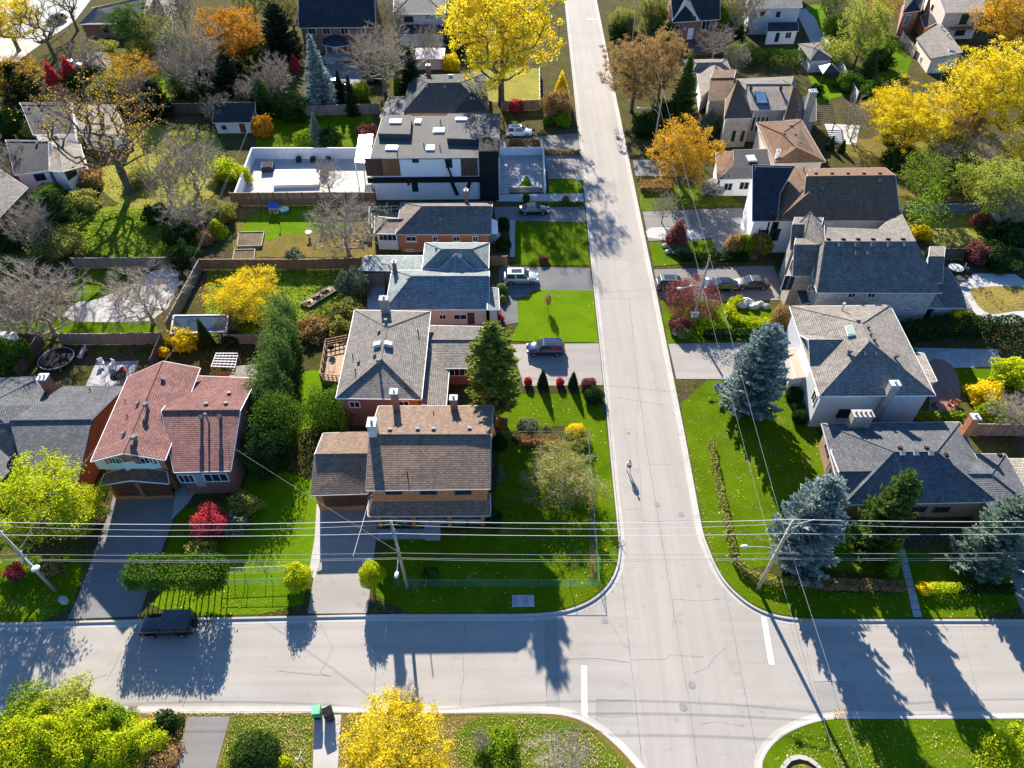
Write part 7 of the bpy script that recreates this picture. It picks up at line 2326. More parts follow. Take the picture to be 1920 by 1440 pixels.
    if style == 'suv':
        pm = MB().obox(((x1 + x2) / 2 + .1, 0, top + .035), Vector((.75, 0, 0)), Vector((0, .42, 0)), Vector((0, 0, .012))).mesh('sunroof', glass('car_glass'), (0, 0, 0)); link('sunroof', pm, root)
    if jeep:
        sm_ = MB().tube([(-hl - .22, .05, .95), (-hl + .02, .05, .95)], .38, 14).mesh('spare_wheel', TYRE, (0, 0, 0)); link('spare_wheel', sm_, root)
        bm_ = MB().obox((hl + .1, 0, .5), Vector((.1, 0, 0)), Vector((0, .8, 0)), Vector((0, 0, .09))).mesh('bumper', BLACK, (0, 0, 0)); link('bumper', bm_, root)
    else:
        gm_ = MB().obox((hl - .02, 0, .55), Vector((.03, 0, 0)), Vector((0, .42, 0)), Vector((0, 0, .12))).mesh('grille', BLACK, (0, 0, 0)); link('grille', gm_, root)
    return root


NAVY = paint('navy_paint', (.022, .024, .085), .18, 1); SILV = paint('silver_paint', (.50, .53, .54), .3, .5, .5); BLK = paint('black_paint', (.010, .011, .018), .15, 1)
GRY = paint('grey_paint', (.06, .063, .066), .45, .2, 0); GUN = paint('gunmetal_paint', (.025, .028, .032), .45, .2, 0); WHT = paint('white_car_paint', (.72, .73, .73), .3, .5, 0)
car('dark navy estate car on the pale concrete driveway, nose to the left', (1023, 653), -1, 'suv', NAVY)
car('silver crossover on the dark asphalt driveway before the teal bungalow', (977, 520), 1, 'suv', SILV)
car('black sedan on the driveway of the orange brick bungalow', (1001, 392), 1, 'sedan', BLK)
car('silver four by four with dark roof glass beside the flat roofed house', (973, 247), 1, 'suv', WHT)
car('black boxy off roader with spare wheel parked at the cross street kerb', (318, 1172), -1, 'jeep', BLK, rz=.03)
car('grey car half hidden behind the purple shrub, nearest the street', (1262, 532), 1, 'suv', GRY)
car('dark sedan in the middle of the shaded driveway beside the purple shrub', (1352, 534), -1, 'sedan', BLK)
car('grey saloon closest to the large stone house', (1410, 530), -1, 'sedan', GUN)
car('grey saloon behind the tall blue spruce, the farther of two', (1448, 648), 1, 'sedan', GUN)
car('grey saloon behind the tall blue spruce, the nearer of two', (1453, 678), 1, 'sedan', GRY)
car('black car at the right edge in the shade of the spruces', (1905, 1033), -1, 'suv', BLK, rz=1.15)
car('dark car parked on the sunlit street in the top left corner', (105, 36), -1, 'suv', GRY, rz=.9)
car('white car in the backyards beside the red shrubs', (134, 122), 1, 'hatch', WHT, rz=.2)
car('black car by the paved yard of the red brick house', (628, 156), 1, 'sedan', BLK)

# ---------------------------------------------------------------- utility poles, lamps and wires
def pole(label, foot, topz, lean=(0, 0), lamp=None, arms=(), r=.16, trans=False, mat=None, sign=False, lamp_z=None):
    b = foot if isinstance(foot, Vector) else g(*foot)
    root = thing('utility_pole', label, 'utility pole', b)
    tp = Vector((b.x + lean[0], b.y + lean[1], topz))
    MB().tube([(b.x, b.y, .0), ((b.x + tp.x) / 2, (b.y + tp.y) / 2, topz / 2), tuple(tp)], [r, r * .85, r * .68], 9).build('post', mat or POLEW, root, True)
    for z in arms:
        q = b.lerp(tp, z / topz)
        ib = MB().beam((q.x - .0, q.y - .35, z), (q.x, q.y + .35, z), .09, .09); ib.tube([(q.x, q.y - .28, z), (q.x, q.y - .28, z + .2)], .05, 6)
        ib.build('insulator', GREY, root)
    MB().tube([(tp.x, tp.y, topz - .05), (tp.x, tp.y, topz + .28)], .055, 6).build('pole_top_insulator', GREY, root)
    if lamp:
        lz = lamp_z or topz * .62
        q = b.lerp(tp, lz / topz)
        e = Vector((q.x + lamp[0], q.y + lamp[1], lz + lamp[2]))
        m1 = Vector((q.x + lamp[0] * .5, q.y + lamp[1] * .5, lz + lamp[2] + .15))
        a = MB().tube([(q.x, q.y, lz - .4), tuple(q.lerp(m1, .5) + Vector((0, 0, .12))), tuple(m1), tuple(e)], .045, 6).build('lamp_arm', GREY, root)
        d = Vector((lamp[0], lamp[1], 0)).normalized()
        MB().ball((e.x + d.x * .3, e.y + d.y * .3, e.z), .38 if abs(d.x) > .5 else .2, .38 if abs(d.y) >= .5 else .2, .13).build('lamp_head', OFFW, a, True)
    if trans:
        q = b.lerp(tp, .66)
        MB().cyl((q.x + .38, q.y, q.z - .5), .3, 1.0, 10).build('transformer', OFFW, root)
    if sign:
        f = Vector((b.x, b.y - .2, 2.1))
        sg = MB().obox(f, Vector((.48, 0, 0)), Vector((0, .02, 0)), Vector((0, 0, .42))).build('street_sign', WHITE, root)
        for dx, dz, sx, sz in ((-.12, -.05, .09, .12), (.1, -.05, .05, .12), (.28, -.05, .05, .12), (0, .22, .3, .04)):
            MB().obox(f + Vector((dx, -.026, dz)), Vector((sx, 0, 0)), Vector((0, .004, 0)), Vector((0, 0, sz))).build('sign_marking', BLACK, sg)
    return root, tp


P1, t1 = pole('wooden utility pole with street lamp on the shaded front lawn, left of the junction', (764, 1102), 10.6, (-.25, .1), (.0, -1.7, .2), (9.2, 6.2, 5.4), lamp_z=5.6)
P2, t2 = pole('wooden utility pole with curved lamp arm on the right corner lawn', (1421, 1104), 10.8, (.35, .2), (-2.6, .2, .35), (9.2, 6.0, 5.2), r=.19, lamp_z=6.4)
MB().tube([(t2.x - .2, t2.y, 7.2), (t2.x + .35, t2.y + .1, 8.6), (t2.x + .8, t2.y + .2, 10.2), (t2.x + 1.9, t2.y + .3, 10.6)], .05, 6).beam((t2.x, t2.y, 9.6), (t2.x + .8, t2.y + .2, 10.0), .06, .06).build('standoff_arm', GREY, P2)
P3, t3 = pole('wooden utility pole with transformer and small sign beside the purple shrub', (1297, 610), 10.6, (.3, .2), (-2.6, -.6, .3), (9.0, 6.4), trans=True, sign=True, lamp_z=6.2)
P4, t4 = pole('wooden street lamp pole by the orange yellow tree', (1224, 282), 10.6, (.25, 0), (-3.2, .6, .5), (9.2,), lamp_z=7.0)
P0, t0 = pole('wooden utility pole leaning out of the left edge of the view', (104, 1108), 10.6, (-.6, .3), (1.4, -1.0, .2), (9.2, 6.2, 5.4), lamp_z=5.6)
d34 = (Vector((t4.x, t4.y, 0)) - Vector((t3.x, t3.y, 0)))
P5, t5 = pole('far wooden utility pole at the top of the street', Vector((t4.x + d34.x, t4.y + d34.y, .12)), 10.6, (0, 0), None, (9.2,))
P6, t6 = pole('wooden utility pole beyond the right edge of the view', Vector((t2.x + 33, t2.y + .3, .12)), 10.6, (0, 0), None, (9.2, 6.2, 5.4))
P7, t7 = pole('wooden utility pole beyond the left edge of the view', Vector((t0.x - 33, t0.y - .3, .12)), 10.6, (0, 0), None, (9.2, 6.2, 5.4))
P8, t8 = pole('wooden utility pole below the bottom right of the view', Vector((t2.x + .8, -14, .12)), 10.6, (0, 0), None, (9.2,))
WIREM = plain('aluminium_wire', (.55, .54, .56), .6, .05, 1, 0, .2)
WIRED = plain('insulated_cable', (.30, .29, .30), .95, .1, 1, 0, .0)


def wire(label, pts, r=.022, sag=.5, mat=None, name='overhead_wire'):
    Q = []
    for a, b in zip(pts[:-1], pts[1:]):
        n = 14
        L = (b - a).length
        for i in range(n):
            t = i / n
            p = a.lerp(b, t); p.z -= sag * (L / 33) ** 2 * 4 * t * (1 - t)
            Q.append(p)
    Q.append(pts[-1].copy())
    o = MB().tube(Q, r, 5).build(name, mat or WIREM)
    return tag(o, label, 'wire', 'overhead wires')


def at(t, z, dy=0.0, dx=0.0): return Vector((t.x + dx, t.y + dy, z))


row = (t7, t0, t1, t2, t6)
def top_of(t): return t.z + .25
wire('thick bright top wire along the cross street', [at(t, top_of(t)) for t in row], .024, .45)
wire('thin wire just beside the top wire along the cross street', [at(t, top_of(t) - .1, -.3) for t in row], .012, .75)
wire('second bright wire from the top along the cross street', [at(t, 9.4, -.28) for t in row], .019, .35)
wire('upper communication cable along the cross street', [at(t, 6.4, -.28) for t in row], .016, .3, WIRED)
wire('middle communication cable along the cross street', [at(t, 5.6, -.28) for t in row], .016, .3, WIRED)
wire('lowest communication cable along the cross street', [at(t, 5.3, -.2) for t in row], .014, .45, WIRED)
wire('left wire running up the long street', [at(t8, 4.9), at(t2, 4.9), at(t3, 6.3), at(t4, 7.6), at(t5, 7.6)], .013, .15, WIRED)
wire('right wire running up the long street', [at(t8, 8.0, 0, .25), at(t2, 8.0, 0, .25), at(t3, 10.7), at(t4, 10.7), at(t5, 10.7)], .015, .15, WIRED)
# house service drops
wire('service cable from the left pole to the red roofed house', [at(t1, 6.2), g(429, 834, 6.4)], .012, .3, WIRED)
wire('service cable from the left pole to the double garage house', [Vector((g(662, 1043, 6.1))), g(692, 938, 4.2)], .016, .25)
wire('service cable from the leaning left pole to the grey roofed house', [at(t0, 6.2), g(137, 848, 5.0)], .012, .2, WIRED)
wire('service cable from the leaning left pole over the gap between the houses', [at(t0, 6.4), g(205, 805, 5.0), g(330, 650, 5.5)], .014, .3, WIRED)
wire('service cable from the middle pole to the teal bungalow', [at(t3, 6.6), g(848, 556, 4.9)], .010, .6, WIRED)
wire('pair of backyard cables crossing the vegetable garden', [g(480, 200, 5), g(424, 345, 5), g(372, 470, 5)], .010, .3, WIRED)
wire('backyard cable beside the white courtyard corner', [g(474, 225, 5.2), g(418, 352, 5), g(366, 476, 5)], .010, .3, WIRED)

# ---------------------------------------------------------------- the walking person
def skin_mesh(name, verts, edges, radii, mat, sub=1):
    me = bpy.data.meshes.new(name + '_rig')
    me.from_pydata(verts, edges, [])
    o = bpy.data.objects.new(name + '_rig', me)
    COL.objects.link(o)
    md = o.modifiers.new('skin', 'SKIN')
    for i, r in enumerate(radii):
        sv = me.skin_vertices[0].data[i]
        sv.radius = r if isinstance(r, tuple) else (r, r)
        sv.use_root = (i == 0)
    sb = o.modifiers.new('sub', 'SUBSURF'); sb.levels = sub; sb.render_levels = sub
    dg = bpy.context.evaluated_depsgraph_get()
    dg.update()
    res = bpy.data.meshes.new_from_object(o.evaluated_get(dg))
    bpy.data.objects.remove(o)
    res.name = name
    res.materials.clear(); res.materials.append(mat)
    res.polygons.foreach_set('use_smooth', [True] * len(res.polygons))
    return res


SKIN = plain('skin', (.48, .30, .22), .6, .05)
JACKET = plain('white_jacket', (.68, .72, .76), .8, .06)
SHORTS = plain('dark_shorts', (.05, .05, .06), .9)
HAIR = plain('dark_hair', (.03, .022, .018), .8)
pb_ = g(1178, 882)
person = thing('person', 'person in a pale jacket and dark shorts walking down the middle of the street', 'person', Vector((pb_.x, pb_.y, .012)), rz=.12)
# the walker faces the viewer (-y), left foot forward
V = [(0, 0, .98), (0, -.01, 1.18), (0, -.015, 1.38), (0, -.01, 1.50), (0, -.03, 1.58), (0, -.035, 1.68), (0, -.03, 1.77),
     (.10, -.02, .90), (.11, -.16, .50), (.11, -.20, .10), (.11, -.31, .05),
     (-.10, .02, .90), (-.11, .10, .50), (-.11, .30, .14), (-.11, .22, .06),
     (.19, -.01, 1.42), (.26, .06, 1.15), (.25, -.06, .93), (.245, -.10, .86),
     (-.19, -.01, 1.42), (-.27, -.06, 1.15), (-.25, -.24, 1.00), (-.24, -.30, .96)]
E = [(0, 1), (1, 2), (2, 3), (3, 4), (4, 5), (5, 6), (0, 7), (7, 8), (8, 9), (9, 10), (0, 11), (11, 12), (12, 13), (13, 14),
     (2, 15), (15, 16), (16, 17), (17, 18), (2, 19), (19, 20), (20, 21), (21, 22)]
RR = [(.15, .11), (.14, .10), (.16, .11), .06, .075, .095, .07, .085, .06, .045, .045, .085, .06, .045, .045, .06, .045, .035, .035, .06, .045, .035, .035]
for hand in (18, 22):
    hx, hy, hz = V[hand]
    s_ = 1 if hand == 18 else -1
    for k, (dx, ln) in enumerate(((-.03, .075), (-.01, .09), (.01, .085), (.03, .068))):
        i = len(V)
        V.append((hx + dx * .3, hy + dx, hz - .03)); V.append((hx - s_ * .012, hy + dx * 1.1 - .01, hz - .03 - ln))
        E.append((hand, i)); E.append((i, i + 1)); RR += [.011, .009]
    i = len(V); V.append((hx - s_ * .02, hy - .045, hz - .01)); V.append((hx - s_ * .025, hy - .065, hz - .05)); E += [(hand, i), (i, i + 1)]; RR += [.012, .010]
link('body', skin_mesh('body', V, E, RR, SKIN, 1), person)
jv = [(0, 0, .94), (0, -.01, 1.18), (0, -.015, 1.38), (0, -.01, 1.49), (.19, -.01, 1.42), (.26, .06, 1.15), (.25, -.05, .95), (-.19, -.01, 1.42), (-.27, -.06, 1.15), (-.255, -.22, 1.01)]
link('jacket', skin_mesh('jacket', jv, [(0, 1), (1, 2), (2, 3), (2, 4), (4, 5), (5, 6), (2, 7), (7, 8), (8, 9)], [(.185, .14), (.18, .135), (.20, .14), .085, .085, .07, .055, .085, .07, .055], JACKET, 1), person)
sv_ = [(0, 0, .98), (.10, -.02, .90), (.11, -.13, .58), (-.10, .02, .90), (-.11, .085, .58)]
link('shorts', skin_mesh('shorts', sv_, [(0, 1), (1, 2), (0, 3), (3, 4)], [(.165, .125), .11, .095, .11, .095], SHORTS, 1), person)
link('hair', MB().ball((0, -.018, 1.735), .098, .105, .085, 12, 8).mesh('hair', HAIR, (0, 0, 0), True), person)
fm = MB().ball((0, -.135, 1.655), .016, .022, .026, 6, 4)
fm.ball((.035, -.122, 1.69), .014, .010, .010, 6, 4); fm.ball((-.035, -.122, 1.69), .014, .010, .010, 6, 4)
fm.ball((0, -.122, 1.615), .03, .012, .010, 6, 4); fm.ball((.098, -.03, 1.67), .014, .03, .035, 6, 4); fm.ball((-.098, -.03, 1.67), .014, .03, .035, 6, 4)
link('face', fm.mesh('face', SKIN, (0, 0, 0), True), person)
for x, y, z in ((.11, -.26, .01), (-.11, .26, .05)):
    link('shoe', MB().ball((x, y, z + .045), .055, .14, .05, 8, 5).mesh('shoe', WHITE, (0, 0, 0), True), person)

# ---------------------------------------------------------------- small things
b = g(597, 1340)
t = thing('wheelie_bin', 'green wheeled bin standing at the kerb by the front walk', 'bin', b, 'bins at the kerb')
GB = plain('green_plastic', (.08, .32, .15), .5)
MB().box((b.x, b.y, .16), .6, .65, 1.0, .1, 1.15).build('bin_body', GB, t); MB().box((b.x, b.y, 1.17), .72, .78, .08, .1, .9).build('lid', plain('green_lid', (.16, .48, .26), .5), t)
MB().tube([(b.x - .25, b.y - .33, .28), (b.x + .25, b.y - .33, .28)], .12, 8).build('wheel', TYRE, t)
b = g(619, 1344)
t = thing('wheelie_bin', 'black wheeled bin turned askew beside the green one', 'bin', b, 'bins at the kerb')
MB().box((b.x, b.y, .16), .66, .72, 1.05, .45, 1.15).build('bin_body', DKGREY, t); MB().box((b.x, b.y, 1.22), .80, .86, .08, .45, .9).build('lid', BLACK, t)
MB().tube([(b.x - .2, b.y - .38, .28), (b.x + .3, b.y - .3, .28)], .12, 8).build('wheel', TYRE, t)
b = g(571, 1432)
t = thing('lawn_ornament', 'metal post with a tilted plate on the leaf strewn lawn', 'garden ornament', b)
MB().tube([(b.x, b.y, .1), (b.x, b.y, 1.6)], .03, 6).build('post', plain('rusty_metal', (.22, .10, .05), .8), t)
MB().obox((b.x - .08, b.y, 1.75), Vector((.10, .05, .30)), Vector((0, .3, -.05)), Vector((.02, 0, .0))).build('plate', GREY, t)
MB().beam((b.x - .5, b.y, 1.3), (b.x + .1, b.y, 1.35), .12, .05).build('arm', GREY, t)
# concrete vault cover with strips
b = g(981, 1127)
t = thing('utility_vault', 'pale rectangular utility vault cover set in the corner lawn', 'utility cover', b)
MB().box((b.x, b.y, .14), 2.0, 1.15, .05).build('frame', CONC, t)
for i in range(4): MB().box((b.x - .69 + i * .46, b.y, .192), .36, .86, .02).build('cover_slab', (PATIO, CONC_PALE, PATIO, CONC_PALE)[i], t)
# manholes and drains
IRON = plain('cast_iron', (.24, .22, .21), .7, .3, 6)
for k, (u, v, rr, lb) in enumerate(((1297, 1284, .36, 'round iron manhole in the junction, lower middle'), (1281, 1325, .38, 'worn round manhole just below the lower middle one'), (1134, 1163, .34, 'round manhole near the left corner kerb'),
                                   (1232, 946, .30, 'small round cover on the seam of the long street'), (1277, 964, .34, 'round cover near the right kerb of the long street'), (1178, 812, .22, 'small square valve cover far along the long street'))):
    c = g(u, v, 0)
    t = thing('manhole', lb, 'manhole', Vector((c.x, c.y, .009)), 'manholes in the streets')
    link('rim', MB().cyl((0, 0, .0), rr, .006, 20).mesh('rim', PATCH, (0, 0, 0)), t)
    lid = MB().cyl((0, 0, .0062), rr * .82, .006, 18)
    for i in range(3): lid.box((0, (i - 1) * rr * .4, .0124), rr * 1.1, rr * .1, .004)
    link('lid', lid.mesh('lid', IRON, (0, 0, 0)), t)
for k, (u, v, lb) in enumerate(((247, 1331, 'rusty drain grate at the lower kerb'), (392, 1163, 'drain grate behind the black off roader'))):
    c = g(u, v, 0)
    t = thing('drain_grate', lb, 'drain', Vector((c.x, c.y, .012)))
    link('frame', MB().box((0, 0, 0), .8, .75, .012).mesh('frame', PATCH, (0, 0, 0)), t)
    gmb = MB()
    for i in range(7): gmb.box((-.3 + i * .1, 0, .0125), .05, .62, .012)
    link('grate', gmb.mesh('grate', plain('rusty_grate', (.16, .09, .07), .8), (0, 0, 0)), t)
# mailbox like box by the left path
b = g(123, 1130)
t = thing('utility_box', 'small white utility box beside the black driveway', 'utility box', b)
MB().box((b.x, b.y, .12), .5, .4, .75).build('cabinet', OFFW, t); MB().box((b.x, b.y, .87), .56, .46, .06).build('lid', GREY, t)
b = g(1085, 345)
t = thing('sign_board', 'small white sign board on the lawn by the pale walk', 'sign', b)
MB().box((b.x, b.y, .12), .06, .06, 1.2).build('post', GREY, t); MB().box((b.x, b.y - .05, .9), 1.0, .04, .7).build('board', WHITE, t)
# playhouse with blue roof and teal sandbox
b = g(516, 398)
t = thing('playhouse', 'toy playhouse with blue roof on the shaded lawn', 'playhouse', b)
YEL_P = plain('cream_plastic', (.60, .52, .34), .5)
MB().box((b.x, b.y, .14), 1.3, 1.1, 1.1).build('wall', YEL_P, t)
m_ = MB(); m_.add([(b.x - .8, b.y - .7, 1.2), (b.x + .8, b.y - .7, 1.2), (b.x + .8, b.y + .7, 1.2), (b.x - .8, b.y + .7, 1.2), (b.x - .8, b.y, 1.8), (b.x + .8, b.y, 1.8)], [(0, 1, 5, 4), (2, 3, 4, 5), (0, 4, 3), (1, 2, 5), (0, 3, 2, 1)])
m_.build('roof', plain('blue_plastic', (.03, .12, .55), .4), t)
MB().box((b.x - .25, b.y - .56, .14), .4, .04, .8).build('door', plain('red_plastic', (.55, .07, .05), .5), t); MB().box((b.x + .35, b.y - .56, .6), .3, .04, .3).build('window', BLACK, t)
b = g(533, 395)
t = thing('sandbox', 'teal plastic sandbox beside the playhouse', 'sandbox', b)
MB().cyl((b.x, b.y, .14), .75, .28, 12, .85).build('tub', plain('teal_plastic', (.05, .42, .44), .4), t); MB().cyl((b.x, b.y, .40), .7, .03, 12).build('cover', plain('teal_lid', (.12, .55, .55), .4), t)
# raised beds
for k, (px, lb) in enumerate(((((447, 435), (495, 434), (490, 460), (445, 461)), 'upper wooden raised garden bed full of stubble'), (((440, 468), (478, 467), (476, 486), (436, 486)), 'lower wooden raised garden bed by the tan fence'))):
    P = [g(u, v, .5) for u, v in px]
    t = thing('raised_bed', lb, 'raised bed', Vector((P[0].x, P[0].y, .12)), 'raised garden beds')
    for a, b_ in zip(P, P[1:] + P[:1]): MB().beam((a.x, a.y, .32), (b_.x, b_.y, .32), .14, .42).build('side_board', WOODG, t)
    MB().prism([(p.x, p.y) for p in P], .12, .42).build('soil', grass('bed_soil%d' % k, (.10, .075, .05), (.24, .19, .13), (.4, .3, .15), .3), t)
# long planter troughs in the vegetable garden
pl = [g(563, 570, .4), g(580, 577, .4), g(632, 545, .4), g(614, 537, .4)]
t = thing('planter_trough', 'row of weathered planter troughs in the vegetable garden', 'planter', Vector((pl[0].x, pl[0].y, .12)))
MB().prism([(p.x, p.y) for p in pl], .12, .5).build('trough', WOODD, t)
for i in range(6):
    p = pl[0].lerp(pl[3], (i + .5) / 6).lerp(pl[1].lerp(pl[2], (i + .5) / 6), .5)
    MB().box((p.x, p.y, .505), 1.1, .8, .02, .5).build('soil', (SOIL, DECK)[i % 2], t)
# glass roofed shelter
t = thing('shelter', 'long low shelter with dark glazed roof and white end rails', 'shelter', g(370, 610))
P = [g(326, 592, 1.9), g(428, 591, 1.9), g(424, 622, 1.7), g(320, 625, 1.7)]
m_ = MB(); m_.add([tuple(p) for p in P] + [(p.x, p.y, p.z - .08) for p in P], [(3, 2, 1, 0), (4, 5, 6, 7), (0, 1, 5, 4), (1, 2, 6, 5), (2, 3, 7, 6), (3, 0, 4, 7)]); m_.build('roof_glazing', glass('dark_glazing', (.04, .055, .08)), t)
for a, b_ in zip(P, P[1:] + P[:1]): MB().beam(a, b_, .22, .16).build('frame', OFFW, t)
for p in P: MB().box((p.x, p.y, .12), .1, .1, 1.6).build('post', OFFW, t)
# white pergola and slatted shade
t = thing('pergola', 'small cedar hut with white lattice roof behind the red roofed house', 'pergola', g(420, 695))
P = [g(405, 664, 2.4), g(446, 664, 2.4), g(440, 690, 2.4), g(396, 688, 2.4)]
for i in range(7): MB().beam(P[0].lerp(P[1], i / 6), P[3].lerp(P[2], i / 6), .07, .12).build('rafter', WHITE, t)
for i in range(6): MB().beam(P[0].lerp(P[3], i / 5) + Vector((0, 0, .13)), P[1].lerp(P[2], i / 5) + Vector((0, 0, .13)), .07, .1).build('lath', WHITE, t)
for p in P: MB().box((p.x, p.y, .12), .12, .12, 2.25).build('post', WOOD, t)
MB().beam((P[3].x, P[3].y, 1.1), (P[2].x, P[2].y, 1.1), .05, 1.2).build('side_panel', WOOD, t)
t = thing('shade_sail', 'grey shade cloth panel beside the cedar hut', 'shade', g(455, 695))
P = [g(438, 686, 2.2), g(484, 682, 2.2), g(482, 708, 2.2), g(428, 708, 2.2)]
MB().prism([(p.x, p.y) for p in P], 2.1, 2.16).build('cloth', SH_GREY2, t)
for p in P: MB().box((p.x, p.y, .12), .08, .08, 2.0).build('post', GREY, t)
# white arched shed at the left
t = thing('arched_shed', 'small white roofed shed with arched front beside the brown fence', 'shed', g(22, 640))
P = [g(-20, 620, 2.0), g(30, 622, 2.0), g(44, 652, 1.6), g(14, 650, 1.6), g(-30, 650, 1.6)]
MB().prism([(p.x, p.y) for p in P], 1.85, 2.0).build('roof', OFFW, t)
MB().box((g(28, 648).x, g(28, 648).y, .12), 2.2, .12, 1.7).build('front_panel', OFFW, t); MB().box((g(28, 650).x, g(28, 650).y - .02, .12), .9, .1, 1.2).build('arch_opening', BLACK, t)
# trampoline
b = g(105, 672, .8)
t = thing('trampoline', 'round dark trampoline in the shaded yard at the left', 'trampoline', Vector((b.x, b.y, .12)))
MB().cyl((b.x, b.y, .78), 1.9, .05, 20).build('mat', BLACK, t)
tb = MB().tube([(b.x + 2.0 * math.cos(a), b.y + 2.0 * math.sin(a), .82) for a in np.linspace(0, 6.2832, 25)], .06, 5); tb.build('frame', GREY, t)
for a in (0.5, 2.1, 3.7, 5.3): MB().tube([(b.x + 1.95 * math.cos(a), b.y + 1.95 * math.sin(a), .1), (b.x + 1.95 * math.cos(a), b.y + 1.95 * math.sin(a), .8)], .04, 5).build('leg', GREY, t)
b = g(154, 662, .4)
t = thing('garden_bench', 'pale bench in the shaded yard beside the trampoline', 'bench', Vector((b.x, b.y, .12)))
MB().box((b.x, b.y, .45), .55, 1.7, .08, .1).build('seat', OFFW, t); MB().box((b.x + .3, b.y, .55), .06, 1.7, .45, .1).build('backrest', OFFW, t)
for dy in (-.7, .7): MB().box((b.x, b.y + dy, .12), .5, .07, .34, .1).build('leg', GREY, t)


def chair(label, u, v, mat, rz=0.0, group='garden chairs'):
    b = g(u, v, .4); b.z = .13
    t = thing('garden_chair', label, 'chair', b, group, rz)
    link('seat', MB().box((0, 0, .4), .6, .6, .06).mesh('seat', mat, (0, 0, 0)), t); link('backrest', MB().box((0, .3, .46), .6, .06, .5).mesh('backrest', mat, (0, 0, 0)), t)
    lm = MB().box((0, 0, 0), .05, .05, .4).mesh('leg', GREY, (0, 0, 0))
    for x in (-.25, .25):
        for y in (-.25, .25): link('leg', lm, t, (x, y, 0))


def table(label, u, v, mat, r=.7, group=None, hgt=.72):
    b = g(u, v, hgt); b.z = .13
    t = thing('garden_table', label, 'table', b, group)
    link('tabletop', MB().cyl((0, 0, hgt), r, .05, 18).mesh('tabletop', mat, (0, 0, 0)), t)
    for k in range(4):
        a = k * math.pi / 2 + .78; link('leg', MB().tube([(math.cos(a) * r * .3, math.sin(a) * r * .3, 0), (math.cos(a) * r * .75, math.sin(a) * r * .75, hgt)], .03, 5).mesh('leg', GREY, (0, 0, 0)), t)


chair('white chair on the left of the pale paved terrace', 191, 682, WHITE, .6); chair('white chair on the right of the pale paved terrace', 211, 684, WHITE, -.4); chair('red chair on the pale paved terrace', 234, 698, plain('red_cloth', (.5, .05, .03), .8), 1.2)
table('dark square topped table on the pale paved terrace', 222, 706, BLACK, .9)
b = g(108, 700, 1.0)
table('white oval garden table beside the leaf covered pool', 1792, 503, OFFW, 1.0); chair('pale chair beside the white oval table', 1812, 504, GREY, 1)
table('round dark table on the pool deck', 1800, 523, DKGREY, .6)
chair('orange chair on the red brown deck', 1782, 762, plain('orange_cloth', (.65, .18, .05), .8), .8); chair('second orange chair on the red brown deck', 1794, 755, plain('orange_cloth', (.65, .18, .05), .8), 2.4); chair('dark chair on the red brown deck', 1752, 765, DKGREY, .3)
table('round white table on the pale stone terrace below the pergola', 1561, 254, OFFW, .6)
b = g(622, 657, 1.2)
t = thing('barbecue', 'round black barbecue on the wooden deck', 'barbecue', Vector((b.x, b.y, 1.0)))
MB().ball((b.x, b.y, 1.75), .42, .42, .3, 12, 8).build('kettle', BLACK, t)
for a in (0, 2.1, 4.2): MB().tube([(b.x + .3 * math.cos(a), b.y + .3 * math.sin(a), 1.01), (b.x + .15 * math.cos(a), b.y + .15 * math.sin(a), 1.6)], .025, 5).build('leg', GREY, t)
b = g(622, 684, 1.0)
t = thing('clothes_airer', 'thin metal frame standing on the wooden deck', 'frame', Vector((b.x, b.y, 1.0)))
MB().beam((b.x - .5, b.y - .6, 1.9), (b.x + .3, b.y - .6, 1.9), .04, .04).beam((b.x - .5, b.y + .6, 1.9), (b.x + .3, b.y + .6, 1.9), .04, .04).build('rail', GREY, t)
for dx in (-.5, .3):
    for dy in (-.6, .6): MB().tube([(b.x + dx, b.y + dy, 1.01), (b.x + dx, b.y + dy, 1.9)], .02, 5).build('leg', GREY, t)
# party tent
t = thing('party_tent', 'black and white pyramid party tent on the bright lawn', 'tent', g(1555, 150))
P = [g(1535, 124, 2.3), g(1562, 118, 2.3), g(1577, 137, 2.3), g(1543, 138, 2.3)]
ap = (P[0] + P[1] + P[2] + P[3]) / 4; ap.z = 3.4
for i in range(4):
    a, b_ = P[i], P[(i + 1) % 4]
    m_ = MB(); m_.add([tuple(a), tuple(b_), tuple(ap), (a.x, a.y, a.z - .03), (b_.x, b_.y, b_.z - .03), (ap.x, ap.y, ap.z - .03)], [(0, 1, 2), (5, 4, 3), (0, 3, 4, 1), (1, 4, 5, 2), (2, 5, 3, 0)])
    m_.build('canopy_panel', WHITE if i in (0, 3) else DKGREY, t)
for p in P: MB().box((p.x, p.y, .12), .09, .09, 2.2).build('pole', DKGREY, t)
# pergola at the turret house
t = thing('pergola', 'brown slatted pergola above the pale stone terrace', 'pergola', g(1545, 232))
P = [g(1520, 200, 2.5), g(1562, 200, 2.5), g(1566, 228, 2.5), g(1520, 236, 2.5)]
for i in range(10): MB().beam(P[0].lerp(P[3], i / 9), P[1].lerp(P[2], i / 9), .1, .14).build('slat', WOODD, t)
for a, b_ in ((0, 3), (1, 2)): MB().beam(P[a] - Vector((0, 0, .15)), P[b_] - Vector((0, 0, .15)), .12, .16).build('beam', WOODD, t)
for p in P: MB().box((p.x, p.y, .12), .14, .14, 2.3).build('post', WOODD, t)
